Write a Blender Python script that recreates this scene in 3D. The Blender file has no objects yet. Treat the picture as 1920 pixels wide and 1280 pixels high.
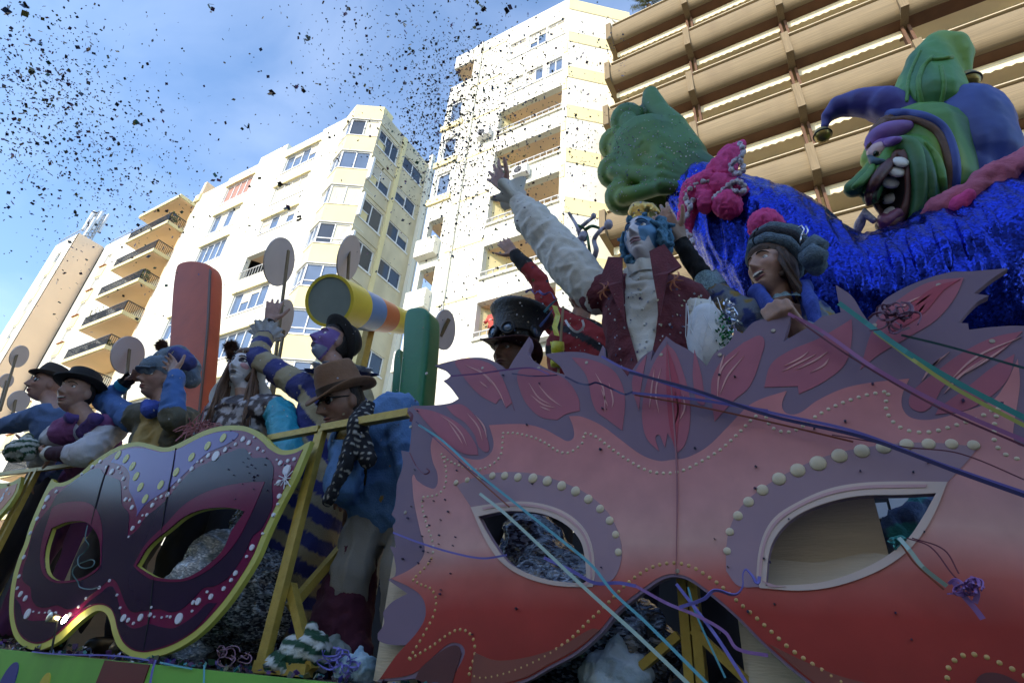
import bpy, bmesh, math, random
import numpy as np
from mathutils import Vector, Matrix, noise
from mathutils.geometry import tessellate_polygon
random.seed(7); RS = np.random.RandomState(11)
scene = bpy.context.scene
COL = scene.collection
# ------------------------------------------------------------------ camera
FPX = 1051.66                                   # focal length in photo pixels (photo 1920 x 1280)
RM = Matrix(((0.87119902, 0.19924091, 0.44868176),
             (0.48657945, -0.47184118, -0.73525937),
             (0.06521279, 0.85887657, -0.50801411)))
CAM = Vector((0, 0, 1.6))
cd = bpy.data.cameras.new('camera'); cam = bpy.data.objects.new('camera', cd); COL.objects.link(cam)
cd.sensor_width = 36; cd.lens = FPX * 36 / 1920; cd.clip_start = 0.05; cd.clip_end = 3000
cam.matrix_world = Matrix.Translation(CAM) @ RM.to_4x4()
scene.camera = cam
# ------------------------------------------------------------------ sky, sun, exposure
SUN_EL = math.radians(26); SUN_AZ = math.radians(190)      # direction towards the sun, clockwise from +Y
w = bpy.data.worlds.new('World'); scene.world = w; w.use_nodes = True
nt = w.node_tree; nt.nodes.clear()
N = nt.nodes.new; L = nt.links.new
out = N('ShaderNodeOutputWorld'); bg = N('ShaderNodeBackground'); sky = N('ShaderNodeTexSky')
sky.sky_type = 'NISHITA'; sky.sun_disc = False; sky.sun_elevation = SUN_EL; sky.sun_rotation = SUN_AZ
sky.air_density = 1.0; sky.dust_density = 0.3; sky.ozone_density = 3.0
tc = N('ShaderNodeTexCoord'); mp = N('ShaderNodeMapping'); mp.inputs['Scale'].default_value = (1.0, 1.6, 2.4)
mp.inputs['Rotation'].default_value = (0.3, 0.2, 0.9)
no = N('ShaderNodeTexNoise'); no.inputs['Scale'].default_value = 2.6; no.inputs['Detail'].default_value = 9; no.inputs['Roughness'].default_value = 0.52
no.inputs['Distortion'].default_value = 0.4
cr = N('ShaderNodeValToRGB'); cr.color_ramp.elements[0].position = 0.42; cr.color_ramp.elements[0].color = (0, 0, 0, 1)
cr.color_ramp.elements[1].position = 0.82; cr.color_ramp.elements[1].color = (.12, .12, .12, 1)
mx = N('ShaderNodeMixRGB'); mx.inputs[2].default_value = (6.2, 6.6, 7.4, 1)
L(tc.outputs['Generated'], mp.inputs[0]); L(mp.outputs[0], no.inputs['Vector']); L(no.outputs['Fac'], cr.inputs[0])
L(cr.outputs[0], mx.inputs[0]); L(sky.outputs[0], mx.inputs[1]); L(mx.outputs[0], bg.inputs[0]); L(bg.outputs[0], out.inputs[0])
bg.inputs[1].default_value = 0.15
sd = bpy.data.lights.new('sun', 'SUN'); sd.energy = 2.0; sd.angle = math.radians(0.5); sd.color = (1.0, 0.90, 0.74)
so = bpy.data.objects.new('sun', sd); COL.objects.link(so)
sv = Vector((math.sin(SUN_AZ) * math.cos(SUN_EL), math.cos(SUN_AZ) * math.cos(SUN_EL), math.sin(SUN_EL)))
so.rotation_euler = sv.to_track_quat('Z', 'Y').to_euler(); so.location = sv * 60
vs = scene.view_settings; vs.view_transform = 'Standard'; vs.look = 'None'; vs.exposure = 1.45; vs.gamma = 1; vs.use_curve_mapping = False

# ------------------------------------------------------------------ helpers
def ray(px, py):
    return (RM @ Vector((px - 960, 640 - py, -FPX))).normalized()
def P(px, py, Y):
    d = ray(px, py); return CAM + d * (Y / d.y)
def PZ(px, py, Z):
    d = ray(px, py); return CAM + d * ((Z - CAM.z) / d.z)
def mpp(px, py, Y):                              # metres per photo pixel at that spot
    a = P(px, py, Y); c = RM.transposed() @ (a - CAM); return -c.z / FPX
_m = {}
def mat(name, col, rough=0.6, metal=0.0, spec=0.5, var=0.0, vscale=6.0, bump=0.0, bscale=40.0, attr=False, coat=0.0, emit=0.0, stretch=None, trans=0.0, dirt=None):
    if name in _m: return _m[name]
    m = bpy.data.materials.new(name); m.use_nodes = True; t = m.node_tree; b = t.nodes['Principled BSDF']
    b.inputs['Roughness'].default_value = rough; b.inputs['Metallic'].default_value = metal
    b.inputs['Specular IOR Level'].default_value = spec; b.inputs['Coat Weight'].default_value = coat
    if trans: b.inputs['Transmission Weight'].default_value = trans
    n = t.nodes.new; l = t.links.new
    co = n('ShaderNodeTexCoord'); vec = co.outputs['Object']
    if stretch:
        mpn = n('ShaderNodeMapping'); mpn.inputs['Scale'].default_value = stretch; l(vec, mpn.inputs[0]); vec = mpn.outputs[0]
    if attr:
        a = n('ShaderNodeAttribute'); a.attribute_name = 'Col'; src = a.outputs['Color']
    else:
        r = n('ShaderNodeRGB'); r.outputs[0].default_value = (*col, 1); src = r.outputs[0]
    if var:
        t1 = n('ShaderNodeTexNoise'); t1.inputs['Scale'].default_value = vscale; t1.inputs['Detail'].default_value = 6; l(vec, t1.inputs['Vector'])
        mr = n('ShaderNodeMapRange'); mr.inputs[1].default_value = 0.25; mr.inputs[2].default_value = 0.75
        mr.inputs[3].default_value = 1 - var; mr.inputs[4].default_value = 1 + var; l(t1.outputs['Fac'], mr.inputs[0])
        mm = n('ShaderNodeVectorMath'); mm.operation = 'SCALE'; l(src, mm.inputs[0]); l(mr.outputs[0], mm.inputs['Scale']); src = mm.outputs[0]
    if dirt:                                     # streaks / grime with a shape of their own: (colour, amount, scale)
        t3 = n('ShaderNodeTexNoise'); t3.inputs['Scale'].default_value = dirt[2]; t3.inputs['Detail'].default_value = 8
        mp3 = n('ShaderNodeMapping'); mp3.inputs['Scale'].default_value = (1, 1, 0.18); l(co.outputs['Object'], mp3.inputs[0]); l(mp3.outputs[0], t3.inputs['Vector'])
        r3 = n('ShaderNodeMapRange'); r3.inputs[1].default_value = 0.5; r3.inputs[2].default_value = 0.75; r3.inputs[3].default_value = 0; r3.inputs[4].default_value = dirt[1]
        l(t3.outputs['Fac'], r3.inputs[0]); mx3 = n('ShaderNodeMixRGB'); l(r3.outputs[0], mx3.inputs[0]); l(src, mx3.inputs[1]); mx3.inputs[2].default_value = (*dirt[0], 1); src = mx3.outputs[0]
    l(src, b.inputs['Base Color'])
    if emit:
        l(src, b.inputs['Emission Color']); b.inputs['Emission Strength'].default_value = emit
    if bump:
        t2 = n('ShaderNodeTexNoise'); t2.inputs['Scale'].default_value = bscale; t2.inputs['Detail'].default_value = 5; l(vec, t2.inputs['Vector'])
        bp = n('ShaderNodeBump'); bp.inputs['Strength'].default_value = bump; bp.inputs['Distance'].default_value = 0.02
        l(t2.outputs['Fac'], bp.inputs['Height']); l(bp.outputs[0], b.inputs['Normal'])
    _m[name] = m; return m
def tag(o, label=None, cat=None, group=None, kind=None):
    if label: o['label'] = label
    if cat: o['category'] = cat
    if group: o['group'] = group
    if kind: o['kind'] = kind
    return o
def base(o):
    v = Vector((0, 0, 0))
    while o is not None:
        v += Vector(o.location); o = o.parent
    return v
def thing(name, label, cat, loc, group=None):
    o = bpy.data.objects.new(name, None); COL.objects.link(o); o.location = loc; o.empty_display_size = .1
    return tag(o, label, cat, group)
def link(name, me, parent=None, loc=None):
    o = bpy.data.objects.new(name, me); COL.objects.link(o)
    if parent: o.parent = parent
    if loc is not None: o.location = loc
    return o
def dup(o, parent=None, loc=None):
    c = o.copy(); COL.objects.link(c); c.parent = parent
    if loc is not None: c.location = loc
    for ch in o.children: dup(ch, c)
    return c
class MB:
    def __init__(s): s.v = []; s.f = []
    def add(s, vs, fs):
        k = len(s.v); s.v += [tuple(p) for p in vs]; s.f += [tuple(i + k for i in f) for f in fs]; return s
    def box(s, a, b):
        (x0, y0, z0), (x1, y1, z1) = a, b
        x0, x1 = min(x0, x1), max(x0, x1); y0, y1 = min(y0, y1), max(y0, y1); z0, z1 = min(z0, z1), max(z0, z1)
        return s.add([(x0,y0,z0),(x1,y0,z0),(x1,y1,z0),(x0,y1,z0),(x0,y0,z1),(x1,y0,z1),(x1,y1,z1),(x0,y1,z1)],
                     [(0,3,2,1),(4,5,6,7),(0,1,5,4),(1,2,6,5),(2,3,7,6),(3,0,4,7)])
    def bar(s, p, q, w, h=None, up=(0, 0, 1)):
        h = h or w; p = Vector(p); q = Vector(q); d = (q - p).normalized(); u = Vector(up)
        if abs(d.dot(u)) > .97: u = Vector((0, 1, 0))
        sx = d.cross(u).normalized() * w / 2; sy = sx.normalized().cross(d).normalized() * h / 2
        vs = [e + a * sx + b * sy for e in (p, q) for a, b in ((-1,-1),(1,-1),(1,1),(-1,1))]
        return s.add(vs, [(0,1,2,3),(7,6,5,4),(0,4,5,1),(1,5,6,2),(2,6,7,3),(3,7,4,0)])
    def prism(s, poly, z0, z1):                 # horizontal footprint (x, y), counter-clockwise
        n = len(poly); vs = [(x, y, z0) for x, y in poly] + [(x, y, z1) for x, y in poly]
        return s.add(vs, [tuple(range(n - 1, -1, -1)), tuple(range(n, 2 * n))] + [(i, (i + 1) % n, (i + 1) % n + n, i + n) for i in range(n)])
    def tube(s, pts, r, n=8, cap=True, sx=None):
        pts = [Vector(p) for p in pts]; m = len(pts); rs = r if isinstance(r, (list, tuple)) else [r] * m
        t0 = (pts[1] - pts[0]).normalized(); u = t0.orthogonal().normalized(); vs = []
        for i in range(m):
            t = (pts[min(i + 1, m - 1)] - pts[max(i - 1, 0)]).normalized(); u = (u - t * u.dot(t)).normalized(); b = t.cross(u)
            for k in range(n):
                a = 2 * math.pi * k / n; vs.append(pts[i] + (u * math.cos(a) + b * math.sin(a)) * rs[i])
        fs = [(i * n + k, i * n + (k + 1) % n, (i + 1) * n + (k + 1) % n, (i + 1) * n + k) for i in range(m - 1) for k in range(n)]
        if cap: fs += [tuple(range(n - 1, -1, -1)), tuple(range((m - 1) * n, m * n))]
        return s.add(vs, fs)
    def lathe(s, o, axis, prof, n=28, sx=1.0, ref=None, cap=True):      # prof: (radius, height along axis)
        o = Vector(o); ax = Vector(axis).normalized(); u = (Vector(ref) - ax * Vector(ref).dot(ax)).normalized() if ref else ax.orthogonal().normalized(); b = ax.cross(u); vs = []
        for r, h in prof:
            for k in range(n):
                a = 2 * math.pi * k / n; vs.append(o + ax * h + (u * math.cos(a) * sx + b * math.sin(a)) * r)
        m = len(prof)
        fs = [(i * n + k, i * n + (k + 1) % n, (i + 1) * n + (k + 1) % n, (i + 1) * n + k) for i in range(m - 1) for k in range(n)]
        if cap and prof[0][0] > 1e-6: fs.append(tuple(range(n - 1, -1, -1)))
        if cap and prof[-1][0] > 1e-6: fs.append(tuple(range((m - 1) * n, m * n)))
        return s.add(vs, fs)
    def ball(s, c, r, n=12, m=8, sc=(1, 1, 1), R=None):
        c = Vector(c); vs = []; 
        for i in range(m + 1):
            th = math.pi * i / m
            for k in range(n):
                a = 2 * math.pi * k / n; p = Vector((math.sin(th) * math.cos(a) * sc[0], math.sin(th) * math.sin(a) * sc[1], math.cos(th) * sc[2])) * r
                if R is not None: p = R @ p
                vs.append(c + p)
        return s.add(vs, [(i * n + k, (i + 1) * n + k, (i + 1) * n + (k + 1) % n, i * n + (k + 1) % n) for i in range(m) for k in range(n)])
    def plate(s, outline, holes, y0, y1):       # outlines of (x, z), front at y0, back at y1
        loops = [outline] + list(holes); flat = [p for lp in loops for p in lp]; n = len(flat)
        tris = tessellate_polygon([[Vector((x, z, 0)) for x, z in lp] for lp in loops])
        vs = [(x, y0, z) for x, z in flat] + [(x, y1, z) for x, z in flat]; fs = []
        for a, b, c in tris:
            (ax, az), (bx, bz), (cx, cz) = flat[a], flat[b], flat[c]
            ar = (bx - ax) * (cz - az) - (cx - ax) * (bz - az)
            if abs(ar) < 1e-12: continue
            if ar < 0: b, c = c, b
            fs += [(a, b, c), (a + n, c + n, b + n)]
        k = 0
        for li, lp in enumerate(loops):
            m = len(lp); A = sum(lp[i][0] * lp[(i + 1) % m][1] - lp[(i + 1) % m][0] * lp[i][1] for i in range(m))
            for i in range(m):
                a, b = k + i, k + (i + 1) % m
                ccw = (A > 0) == (li == 0)
                fs.append((b, a, a + n, b + n) if ccw else (a, b, b + n, a + n))
            k += m
        return s.add(vs, fs)
    def build(s, name, m, parent=None, smooth=False, label=None, auto=None):
        me = bpy.data.meshes.new(name); o = base(parent) if parent else Vector((0, 0, 0))
        me.from_pydata([(x - o.x, y - o.y, z - o.z) for x, y, z in s.v], [], s.f)
        if isinstance(m, (list, tuple)):
            for q in m: me.materials.append(q)
        else: me.materials.append(m)
        if smooth: me.polygons.foreach_set('use_smooth', [True] * len(me.polygons))
        me.update(); ob = link(name, me, parent)
        if auto:
            me.polygons.foreach_set('use_smooth', [True] * len(me.polygons)); me.set_sharp_from_angle(angle=math.radians(auto))
        if label: ob['label'] = label
        return ob
def wind(o):                                    # make normals consistent
    bm = bmesh.new(); bm.from_mesh(o.data); bmesh.ops.recalc_face_normals(bm, faces=bm.faces); bm.to_mesh(o.data); bm.free(); return o
def path(txt, Y=None, closed=True, n=5, xf=None):
    """'x,y x,yc ...' photo pixels, c = corner; smooth in between. With Y: returns (x, z) on that plane."""
    pts = []; cor = []
    for t in txt.split():
        c = t.endswith('c'); x, y = t.rstrip('c').split(','); pts.append(Vector((float(x), float(y)))); cor.append(c)
    m = len(pts); outp = []
    for i in range(m if closed else m - 1):
        p1, p2 = pts[i], pts[(i + 1) % m]
        p0 = pts[i - 1] if (closed or i > 0) else p1
        p3 = pts[(i + 2) % m] if (closed or i + 2 < m) else p2
        if cor[i]: p0 = p1 * 1.0
        if cor[(i + 1) % m]: p3 = p2 * 1.0
        L12 = (p2 - p1).length
        t1 = (p2 - p0); t2 = (p3 - p1)
        if t1.length > 0: t1 = t1.normalized() * L12
        if t2.length > 0: t2 = t2.normalized() * L12
        for k in range(n):
            u = k / n; h1 = 2*u**3 - 3*u**2 + 1; h2 = u**3 - 2*u**2 + u; h3 = -2*u**3 + 3*u**2; h4 = u**3 - u**2
            outp.append(p1 * h1 + t1 * h2 + p2 * h3 + t2 * h4)
    if not closed: outp.append(pts[-1])
    if Y is None: return [(p.x, p.y) for p in outp]
    r = [P(p.x, p.y, Y) for p in outp]; return [(p.x, p.z) for p in r]

from mathutils.bvhtree import BVHTree
class Surf:
    """camera-side surface of some built objects, to lay trim on it"""
    def __init__(s, obs):
        v = []; f = []
        for o in obs:
            k = len(v); b = base(o); v += [Vector(q.co) + b for q in o.data.vertices]; f += [tuple(i + k for i in q.vertices) for q in o.data.polygons]
        s.t = BVHTree.FromPolygons(v, f)
    def __call__(s, px, py, off=0.0, Y=2.8):
        d = ray(px, py); l, n, i, ds = s.t.ray_cast(CAM, d)
        if l is None: l, n, i, ds = s.t.find_nearest(P(px, py, Y))
        return l - d * off
    def line(s, txt, off, n=5, closed=False):
        return [s(x, y, off) for x, y in path(txt, None, closed=closed, n=n)]
# ------------------------------------------------------------------ ground
M_asph = mat('asphalt', (.05, .05, .052), .9, var=.25, vscale=3, bump=.3, bscale=60)
M_pave = mat('paving', (.28, .26, .23), .85, var=.2, vscale=2, bump=.2)
g = MB().box((-700, -700, -.5), (700, 700, 0)).build('road', M_asph); tag(g, kind='structure')
g = MB().box((-200, 9.5, -.2), (200, 40, .14)).build('pavement', M_pave); tag(g, kind='structure')
g = MB().box((-200, -40, -.2), (200, -10.5, .14)).build('pavement', M_pave); tag(g, kind='structure')
M_line = mat('road_paint', (.78, .78, .74), .7)
mk = MB()
for i in range(-20, 20): mk.box((i * 4, 5.6, 0), (i * 4 + 2, 5.72, .004))
tag(mk.build('road_marking', M_line), kind='structure')

# ------------------------------------------------------------------ building materials
M_white = mat('white_render', (.74, .71, .60), .85, var=.05, vscale=.6, bump=.05, bscale=25, dirt=((.6, .55, .42), .35, .8))
M_yel = mat('yellow_render', (.76, .65, .35), .85, var=.06, vscale=.8, bump=.05, bscale=25)
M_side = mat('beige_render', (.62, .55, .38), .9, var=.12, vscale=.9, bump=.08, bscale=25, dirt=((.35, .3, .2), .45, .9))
M_peach = mat('peach_render', (.78, .56, .36), .9, var=.05, vscale=.6)
M_pier = mat('peach_pier_render', (.80, .60, .42), .9, var=.04, vscale=.5)
M_frame = mat('white_frame', (.80, .80, .80), .45)
M_glass = mat('window_glass', (.10, .14, .22), .04, spec=1.0, var=.25, vscale=.7)
M_glassd = mat('dark_window_glass', (.035, .04, .05), .04, spec=.8, var=.3, vscale=.7)
M_shut = mat('beige_shutter', (.58, .53, .42), .7, var=.06, bump=.3, bscale=6, stretch=(1, 1, 18))
M_shutr = mat('rust_shutter', (.36, .18, .14), .7, var=.06)
M_curt = mat('curtain', (.62, .58, .45), .9, var=.2, vscale=5, stretch=(6, 6, .4))
M_iron = mat('black_iron', (.03, .03, .035), .5)
M_rail = mat('pale_rail', (.45, .44, .42), .5)
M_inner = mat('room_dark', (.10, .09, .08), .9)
M_pipe = mat('grey_pipe', (.60, .57, .48), .6, var=.1)
M_brick = mat('terracotta', (.35, .14, .07), .8, var=.2)

RW = np.random.RandomState(5)
def tf(origin, u):
    """local (along wall, inwards, up) -> world"""
    ux, uy = u; ox, oy = origin
    return lambda p: (ox + ux * p[0] - uy * p[1], oy + uy * p[0] + ux * p[1], p[2])
def xform(mb, f): mb.v = [f(p) for p in mb.v]; return mb
def rect(x0, x1, z0, z1): return [(x0, z0), (x1, z0), (x1, z1), (x0, z1)]
def facade(name, parent, m, f, outline, holes, t=.3):
    return xform(MB().plate(outline, [rect(*h) for h in holes], 0, t), f).build(name, m, parent)
def window(parent, f, x0, x1, z0, z1, n=2, depth=.14, panes=None, transom=0, sill=True, fw=.06, head=None):
    fr = MB(); d0, d1 = depth - .05, depth + .03
    fr.box((x0, d0, z0), (x0 + fw, d1, z1)); fr.box((x1 - fw, d0, z0), (x1, d1, z1))
    fr.box((x0 + fw, d0, z0), (x1 - fw, d1, z0 + fw)); fr.box((x0 + fw, d0, z1 - fw), (x1 - fw, d1, z1))
    w_ = (x1 - x0 - 2 * fw) / n
    for i in range(1, n): fr.box((x0 + fw + i * w_ - fw * .45, d0, z0 + fw), (x0 + fw + i * w_ + fw * .45, d1, z1 - fw))
    if transom:
        for i in range(n): fr.box((x0 + fw + i * w_ + fw * .45, d0 + .01, transom - .03), (x0 + fw + (i + 1) * w_ - fw * .45, d1, transom + .03))
    wo = xform(fr, f).build('window', M_frame, parent)
    for i in range(n):
        pm = (panes[i % len(panes)] if panes else M_glass)
        a, b = x0 + fw + i * w_, x0 + fw + (i + 1) * w_
        xform(MB().box((a, depth, z0 + fw), (b, depth + .012, z1 - fw)), f).build('pane', pm, wo)
    if (not panes or M_glassd in panes or M_glass in panes) and z1 - z0 > 1.0 and RW.rand() < .5:      # roller shutters part way down
        for i in range(n):
            if RW.rand() < .6: a, b = x0 + fw + i * w_, x0 + fw + (i + 1) * w_; q = (z1 - z0) * RW.choice([.18, .3, .45, .62]); xform(MB().box((a + .01, depth - .03, z1 - fw - q), (b - .01, depth - .008, z1 - fw)), f).build('roller_shutter', M_shut, wo)
    if sill: xform(MB().box((x0 - .08, -.06, z0 - .09), (x1 + .08, depth, z0 - .005)), f).build('sill', M_frame, wo)
    return wo
FL = [31.2, 28.3, 25.4, 22.5, 19.6, 16.7, 13.8, 10.9, 8.0]         # window heads, storeys 2.9 m
# ================================================================= corner apartment house with bay windows
B = thing('apartment_building', 'cream apartment house with stacked corner bay windows and a shaded olive side wall', 'building', (-29.5, 17.8, 0))
f0 = tf((0, 15.0), (1, 0))
holes = []; wins = []
for i, z in enumerate(FL):
    for k, (a, b) in enumerate(((-34.85, -31.9), (-28.45, -25.3))):
        h = 1.75 if k == 0 else (1.55 if i != 2 else 1.2)
        if k == 1 and i == 3: holes.append((a - .2, b, z - 1.75, z)); wins.append((a, b, z - 1.75, z, 'log', i))
        else: holes.append((a, b, z - h, z)); wins.append((a, b, z - h, z, k, i))
facade('front_wall', B, M_white, f0, [(-38.6, 0), (-23.2, 0), (-23.2, 32.45), (-25.35, 32.45), (-25.35, 32.2), (-29.0, 32.2), (-29.0, 32.95), (-31.9, 32.95), (-31.9, 32.3), (-35.2, 32.3), (-35.2, 32.05), (-38.6, 32.05)], holes)
for a, b, z0, z1, k, i in wins:
    if k == 'log':                                    # recessed loggia with a pale rail
        lo = MB().add([(a-.2,15.301,z1),(b,15.301,z1),(b-.1,16.3,z1+.001),(a+.5,16.3,z1+.001)], [(0,1,2,3)]); lo.build('loggia_ceiling', M_peach, B)
        MB().box((a - .2, 16.3, z0), (b, 16.36, z1)).build('loggia_wall', M_white, B)
        r = MB().bar((a - .2, 14.94, z0 + .5), (b, 14.94, z0 + .5), .05)
        for q in range(14): r.bar((a - .2 + (b - a + .2) * q / 13, 14.94, z0 - .1), (a - .2 + (b - a + .2) * q / 13, 14.94, z0 + .5), .03)
        r.build('balcony_rail', M_rail, B)
        window(B, tf((0, 16.28), (1, 0)), a + .8, a + 2.2, z0 + .05, z1 - .25, 2, depth=-.06, sill=False, panes=[M_glassd])
        continue
    pn = {(0, 0): [M_shutr], (0, 1): [M_glass, M_curt], (1, 1): [M_shut], (1, 2): [M_curt, M_glass]}.get((k, i))
    window(B, f0, a, b, z0, z1, 4, panes=pn, transom=(z1 - .45 if (i >= 3 and k == 0) else 0))
    MB().box((a - .15, 14.88, z1 + .01), (b + .15, 15.0, z1 + .1)).build('window_hood', M_yel, B)
MB().box((-38.55, 15.3, 0), (-23.2, 15.7, 32.0)).build('inner_wall', M_inner, B) if False else None
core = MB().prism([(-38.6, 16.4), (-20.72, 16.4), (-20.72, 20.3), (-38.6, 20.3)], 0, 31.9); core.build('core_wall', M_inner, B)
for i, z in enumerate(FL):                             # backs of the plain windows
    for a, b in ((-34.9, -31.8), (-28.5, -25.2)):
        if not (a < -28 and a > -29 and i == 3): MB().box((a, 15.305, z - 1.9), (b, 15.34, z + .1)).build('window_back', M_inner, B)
MB().box((-38.9, 14.85, 31.35), (-38.3, 16.2, 32.02)).build('eave', M_yel, B)
MB().prism([(-38.6, 15.3), (-20.45, 15.3 + .9), (-20.45, 20.6), (-38.6, 20.6)], 31.9, 32.0).build('roof_slab', M_white, B)
for x0, x1, zz in ((-38.6, -35.2, 32.05), (-31.9, -29.0, 32.95)):
    MB().box((x0, 15.3, 31.99), (x1, 16.5, zz)).build('parapet', M_yel, B)
# corner bays
Bp = [(-23.2, 15.0), (-22.0, 14.6), (-20.45, 15.55)]
def bayp(k=0.0): return [(Bp[0][0], Bp[0][1] - k), (Bp[1][0] + k * .2, Bp[1][1] - k), (Bp[2][0] + k, Bp[2][1] - k * .3), (Bp[2][0] + k, 16.4), (-23.2, 16.4)]
def facet(p, q):
    p = Vector(p); q = Vector(q); u = (q - p).normalized(); return tf(p, u), (q - p).length
zt = 32.55
for i, z in enumerate(FL + [5.1]):
    MB().prism(bayp(), z + .03, zt).build('bay_parapet', M_yel, B)
    MB().prism(bayp(.06), z - .02, z + .03).build('bay_cornice', M_white, B)
    zb = z - 1.5; zt = zb - .03
    MB().prism(bayp(.05), zb - .03, zb + .02).build('bay_sill', M_frame, B)
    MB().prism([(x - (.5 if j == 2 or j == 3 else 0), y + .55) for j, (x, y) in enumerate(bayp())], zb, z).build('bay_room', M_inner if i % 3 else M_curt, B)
    fa, ln = facet(Bp[0], Bp[1]); window(B, fa, .02, ln - .02, zb + .03, z - .03, 2, depth=.08, panes=[M_glass] if i != 2 else [M_curt, M_glass], sill=False, transom=zb + .4 if i > 2 else 0)
    fb, ln = facet(Bp[1], Bp[2]); window(B, fb, .02, ln - .02, zb + .03, z - .03, 2, depth=.08, panes=[M_glassd, M_curt] if i in (0, 3) else ([M_curt] if i == 2 else [M_glass]), sill=False, transom=zb + .4 if i > 2 else 0)
# shaded side wall
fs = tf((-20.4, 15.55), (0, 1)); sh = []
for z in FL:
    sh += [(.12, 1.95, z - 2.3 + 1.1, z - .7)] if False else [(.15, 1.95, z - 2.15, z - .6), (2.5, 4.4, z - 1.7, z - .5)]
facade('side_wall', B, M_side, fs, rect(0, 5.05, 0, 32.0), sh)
for j, h in enumerate(sh):
    window(B, fs, *h, 2 if j % 2 or j > 1 else 3, panes=[M_glassd], depth=.1)
    if j % 2 == 0 and j > 0: xform(MB().box((h[0] - .12, -.22, h[2] - .05), (h[0] + .02, .02, h[3] + .1)), fs).build('window_surround', M_frame, B)
xform(MB().box((2.08, -.12, 0), (2.38, 0, 31.9)), fs).build('pilaster', M_yel, B)
for z in FL: xform(MB().box((0, -.05, z - .32), (2.06, 0, z - .18)), fs).build('string_course', M_side, B)
xform(MB().box((4.75, -.3, 0), (5.05, 0, 32.9)), fs).build('pilaster', M_white, B)
for k, dy in enumerate((.1, .26)): MB().tube([(-20.25 + .1 * k, 20.68 + dy, 0), (-20.25 + .1 * k, 20.68 + dy, 32.3)], .07, 8).build('drain_pipe', M_pipe, B)
# ================================================================= tall white tower
T = thing('tower_block', 'tall white tower block with peach-ceilinged loggias and a pale yellow banded corner', 'building', (-9, 19, 0))
LOG = [25.75 - 2.9 * i for i in range(8)]
hl = [(-10.9, -7.45, z - 1.6, z) for z in LOG]
hw = [(-10.7, -9.72, 29.95, 31.35), (-9.52, -8.48, 29.95, 31.35), (-8.38, -7.42, 29.95, 31.35), (-10.65, -9.7, 26.95, 28.1), (-9.5, -8.55, 26.95, 28.1), (-8.3, -7.48, 26.95, 28.1)]
hc = [(-14.3, -13.45, 26.7, 28.5), (-14.3, -13.45, 23.9, 25.5), (-14.3, -13.45, 21.3, 22.9)]
hb = [(-14.25, -13.4, 19.75 - 2.9 * i - 1.5, 19.75 - 2.9 * i) for i in range(5)]
facade('front_wall', T, M_white, f0, [(-14.5, 0), (-7.2, 0), (-7.2, 33.0), (-13.1, 33.0), (-13.1, 30.0), (-14.5, 30.0)], hl + hw + hc + hb)
MB().prism([(-14.5, 15.0), (-13.102, 15.0), (-13.102, 16.6), (-14.5, 16.6)], 31.75, 32.9).build('roof_canopy', M_white, T)
MB().box((-14.4, 15.1, 31.70), (-13.2, 16.5, 31.745)).build('canopy_soffit', M_peach, T)
MB().box((-14.5, 16.6, 29.9), (-13.1, 17, 32.9)).build('terrace_wall', M_white, T)
ff, ln = facet((-7.2, 15.0), (-4.6, 17.17))
fc = MB().plate(rect(0, ln, 0, 33.0), [], 0, .3); xform(fc, ff).build('corner_wall', M_white, T)
for i in range(11):
    z = 32.1 - 2.9 * i
    if z < 1: break
    xform(MB().box((.02, -.03, z - .1), (ln, -.002, z + (.85 if i == 0 else .75))), ff).build('yellow_band', M_yel, T)
for i in range(10): MB().box((-7.42, 14.97, 28.2 - 2.9 * i), (-7.2, 14.998, 29.0 - 2.9 * i)).build('yellow_band', M_yel, T)
MB().prism([(-14.45, 16.62), (-4.62, 17.5), (-4.6, 24), (-14.45, 24)], 0, 32.7).build('core_wall', M_white, T)
for h in hl:
    z = h[3]; a, b = h[0], h[1]
    MB().add([(a, 15.3, z + .001), (b, 15.3, z + .001), (b, 16.55, z + .002), (a + .85, 16.55, z + .002), (a, 15.0, z + .001), (b, 15.0, z + .001)], [(0, 1, 2, 3), (4, 5, 1, 0)]).build('loggia_ceiling', M_peach, T)
    MB().prism([(a - .02, 15.3), (a, 15.3), (a + .87, 16.55), (a + .84, 16.58)], z - 1.6, z).build('loggia_side', M_yel, T)
    MB().prism([(b, 15.3), (b + .05, 15.3), (b + .05, 16.58), (b, 16.58)], z - 1.6, z).build('loggia_side', M_white, T)
    MB().box((a + .8, 16.55, z - 1.6), (b, 16.6, z)).build('loggia_wall', M_white, T)
    window(T, tf((0, 16.54), (1, 0)), a + 1.2, a + 2.7, z - 1.6, z - .5, 2, depth=-.03, sill=False, panes=[M_glassd])
    r = MB().bar((a, 14.95, z - 1.45), (b, 14.95, z - 1.45), .05); 
    for q in range(12): r.bar((a + (b - a) * q / 11, 14.95, z - 1.75), (a + (b - a) * q / 11, 14.95, z - 1.45), .03)
    r.build('balcony_rail', M_rail, T)
    MB().box((a - .05, 14.9, z - 1.82), (b + .05, 14.998, z - 1.72)).build('balcony_ledge', M_white, T)
for j, h in enumerate(hw):
    window(T, f0, *h, 2, panes=[M_shut] if j in (0, 2) else ([M_shut, M_glass] if j in (3, 4) else None)); MB().box((h[0], 15.305, h[2]), (h[1], 15.34, h[3])).build('window_back', M_inner, T)
for h in hc:
    window(T, f0, *h, 1, panes=[M_glass], fw=.1); MB().box((h[0], 15.305, h[2]), (h[1], 15.34, h[3])).build('window_back', M_inner, T)
    MB().box((-14.6, 14.9, h[2] - .5), (-13.2, 14.998, h[2] - .12)).build('window_apron', M_yel, T)
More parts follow.
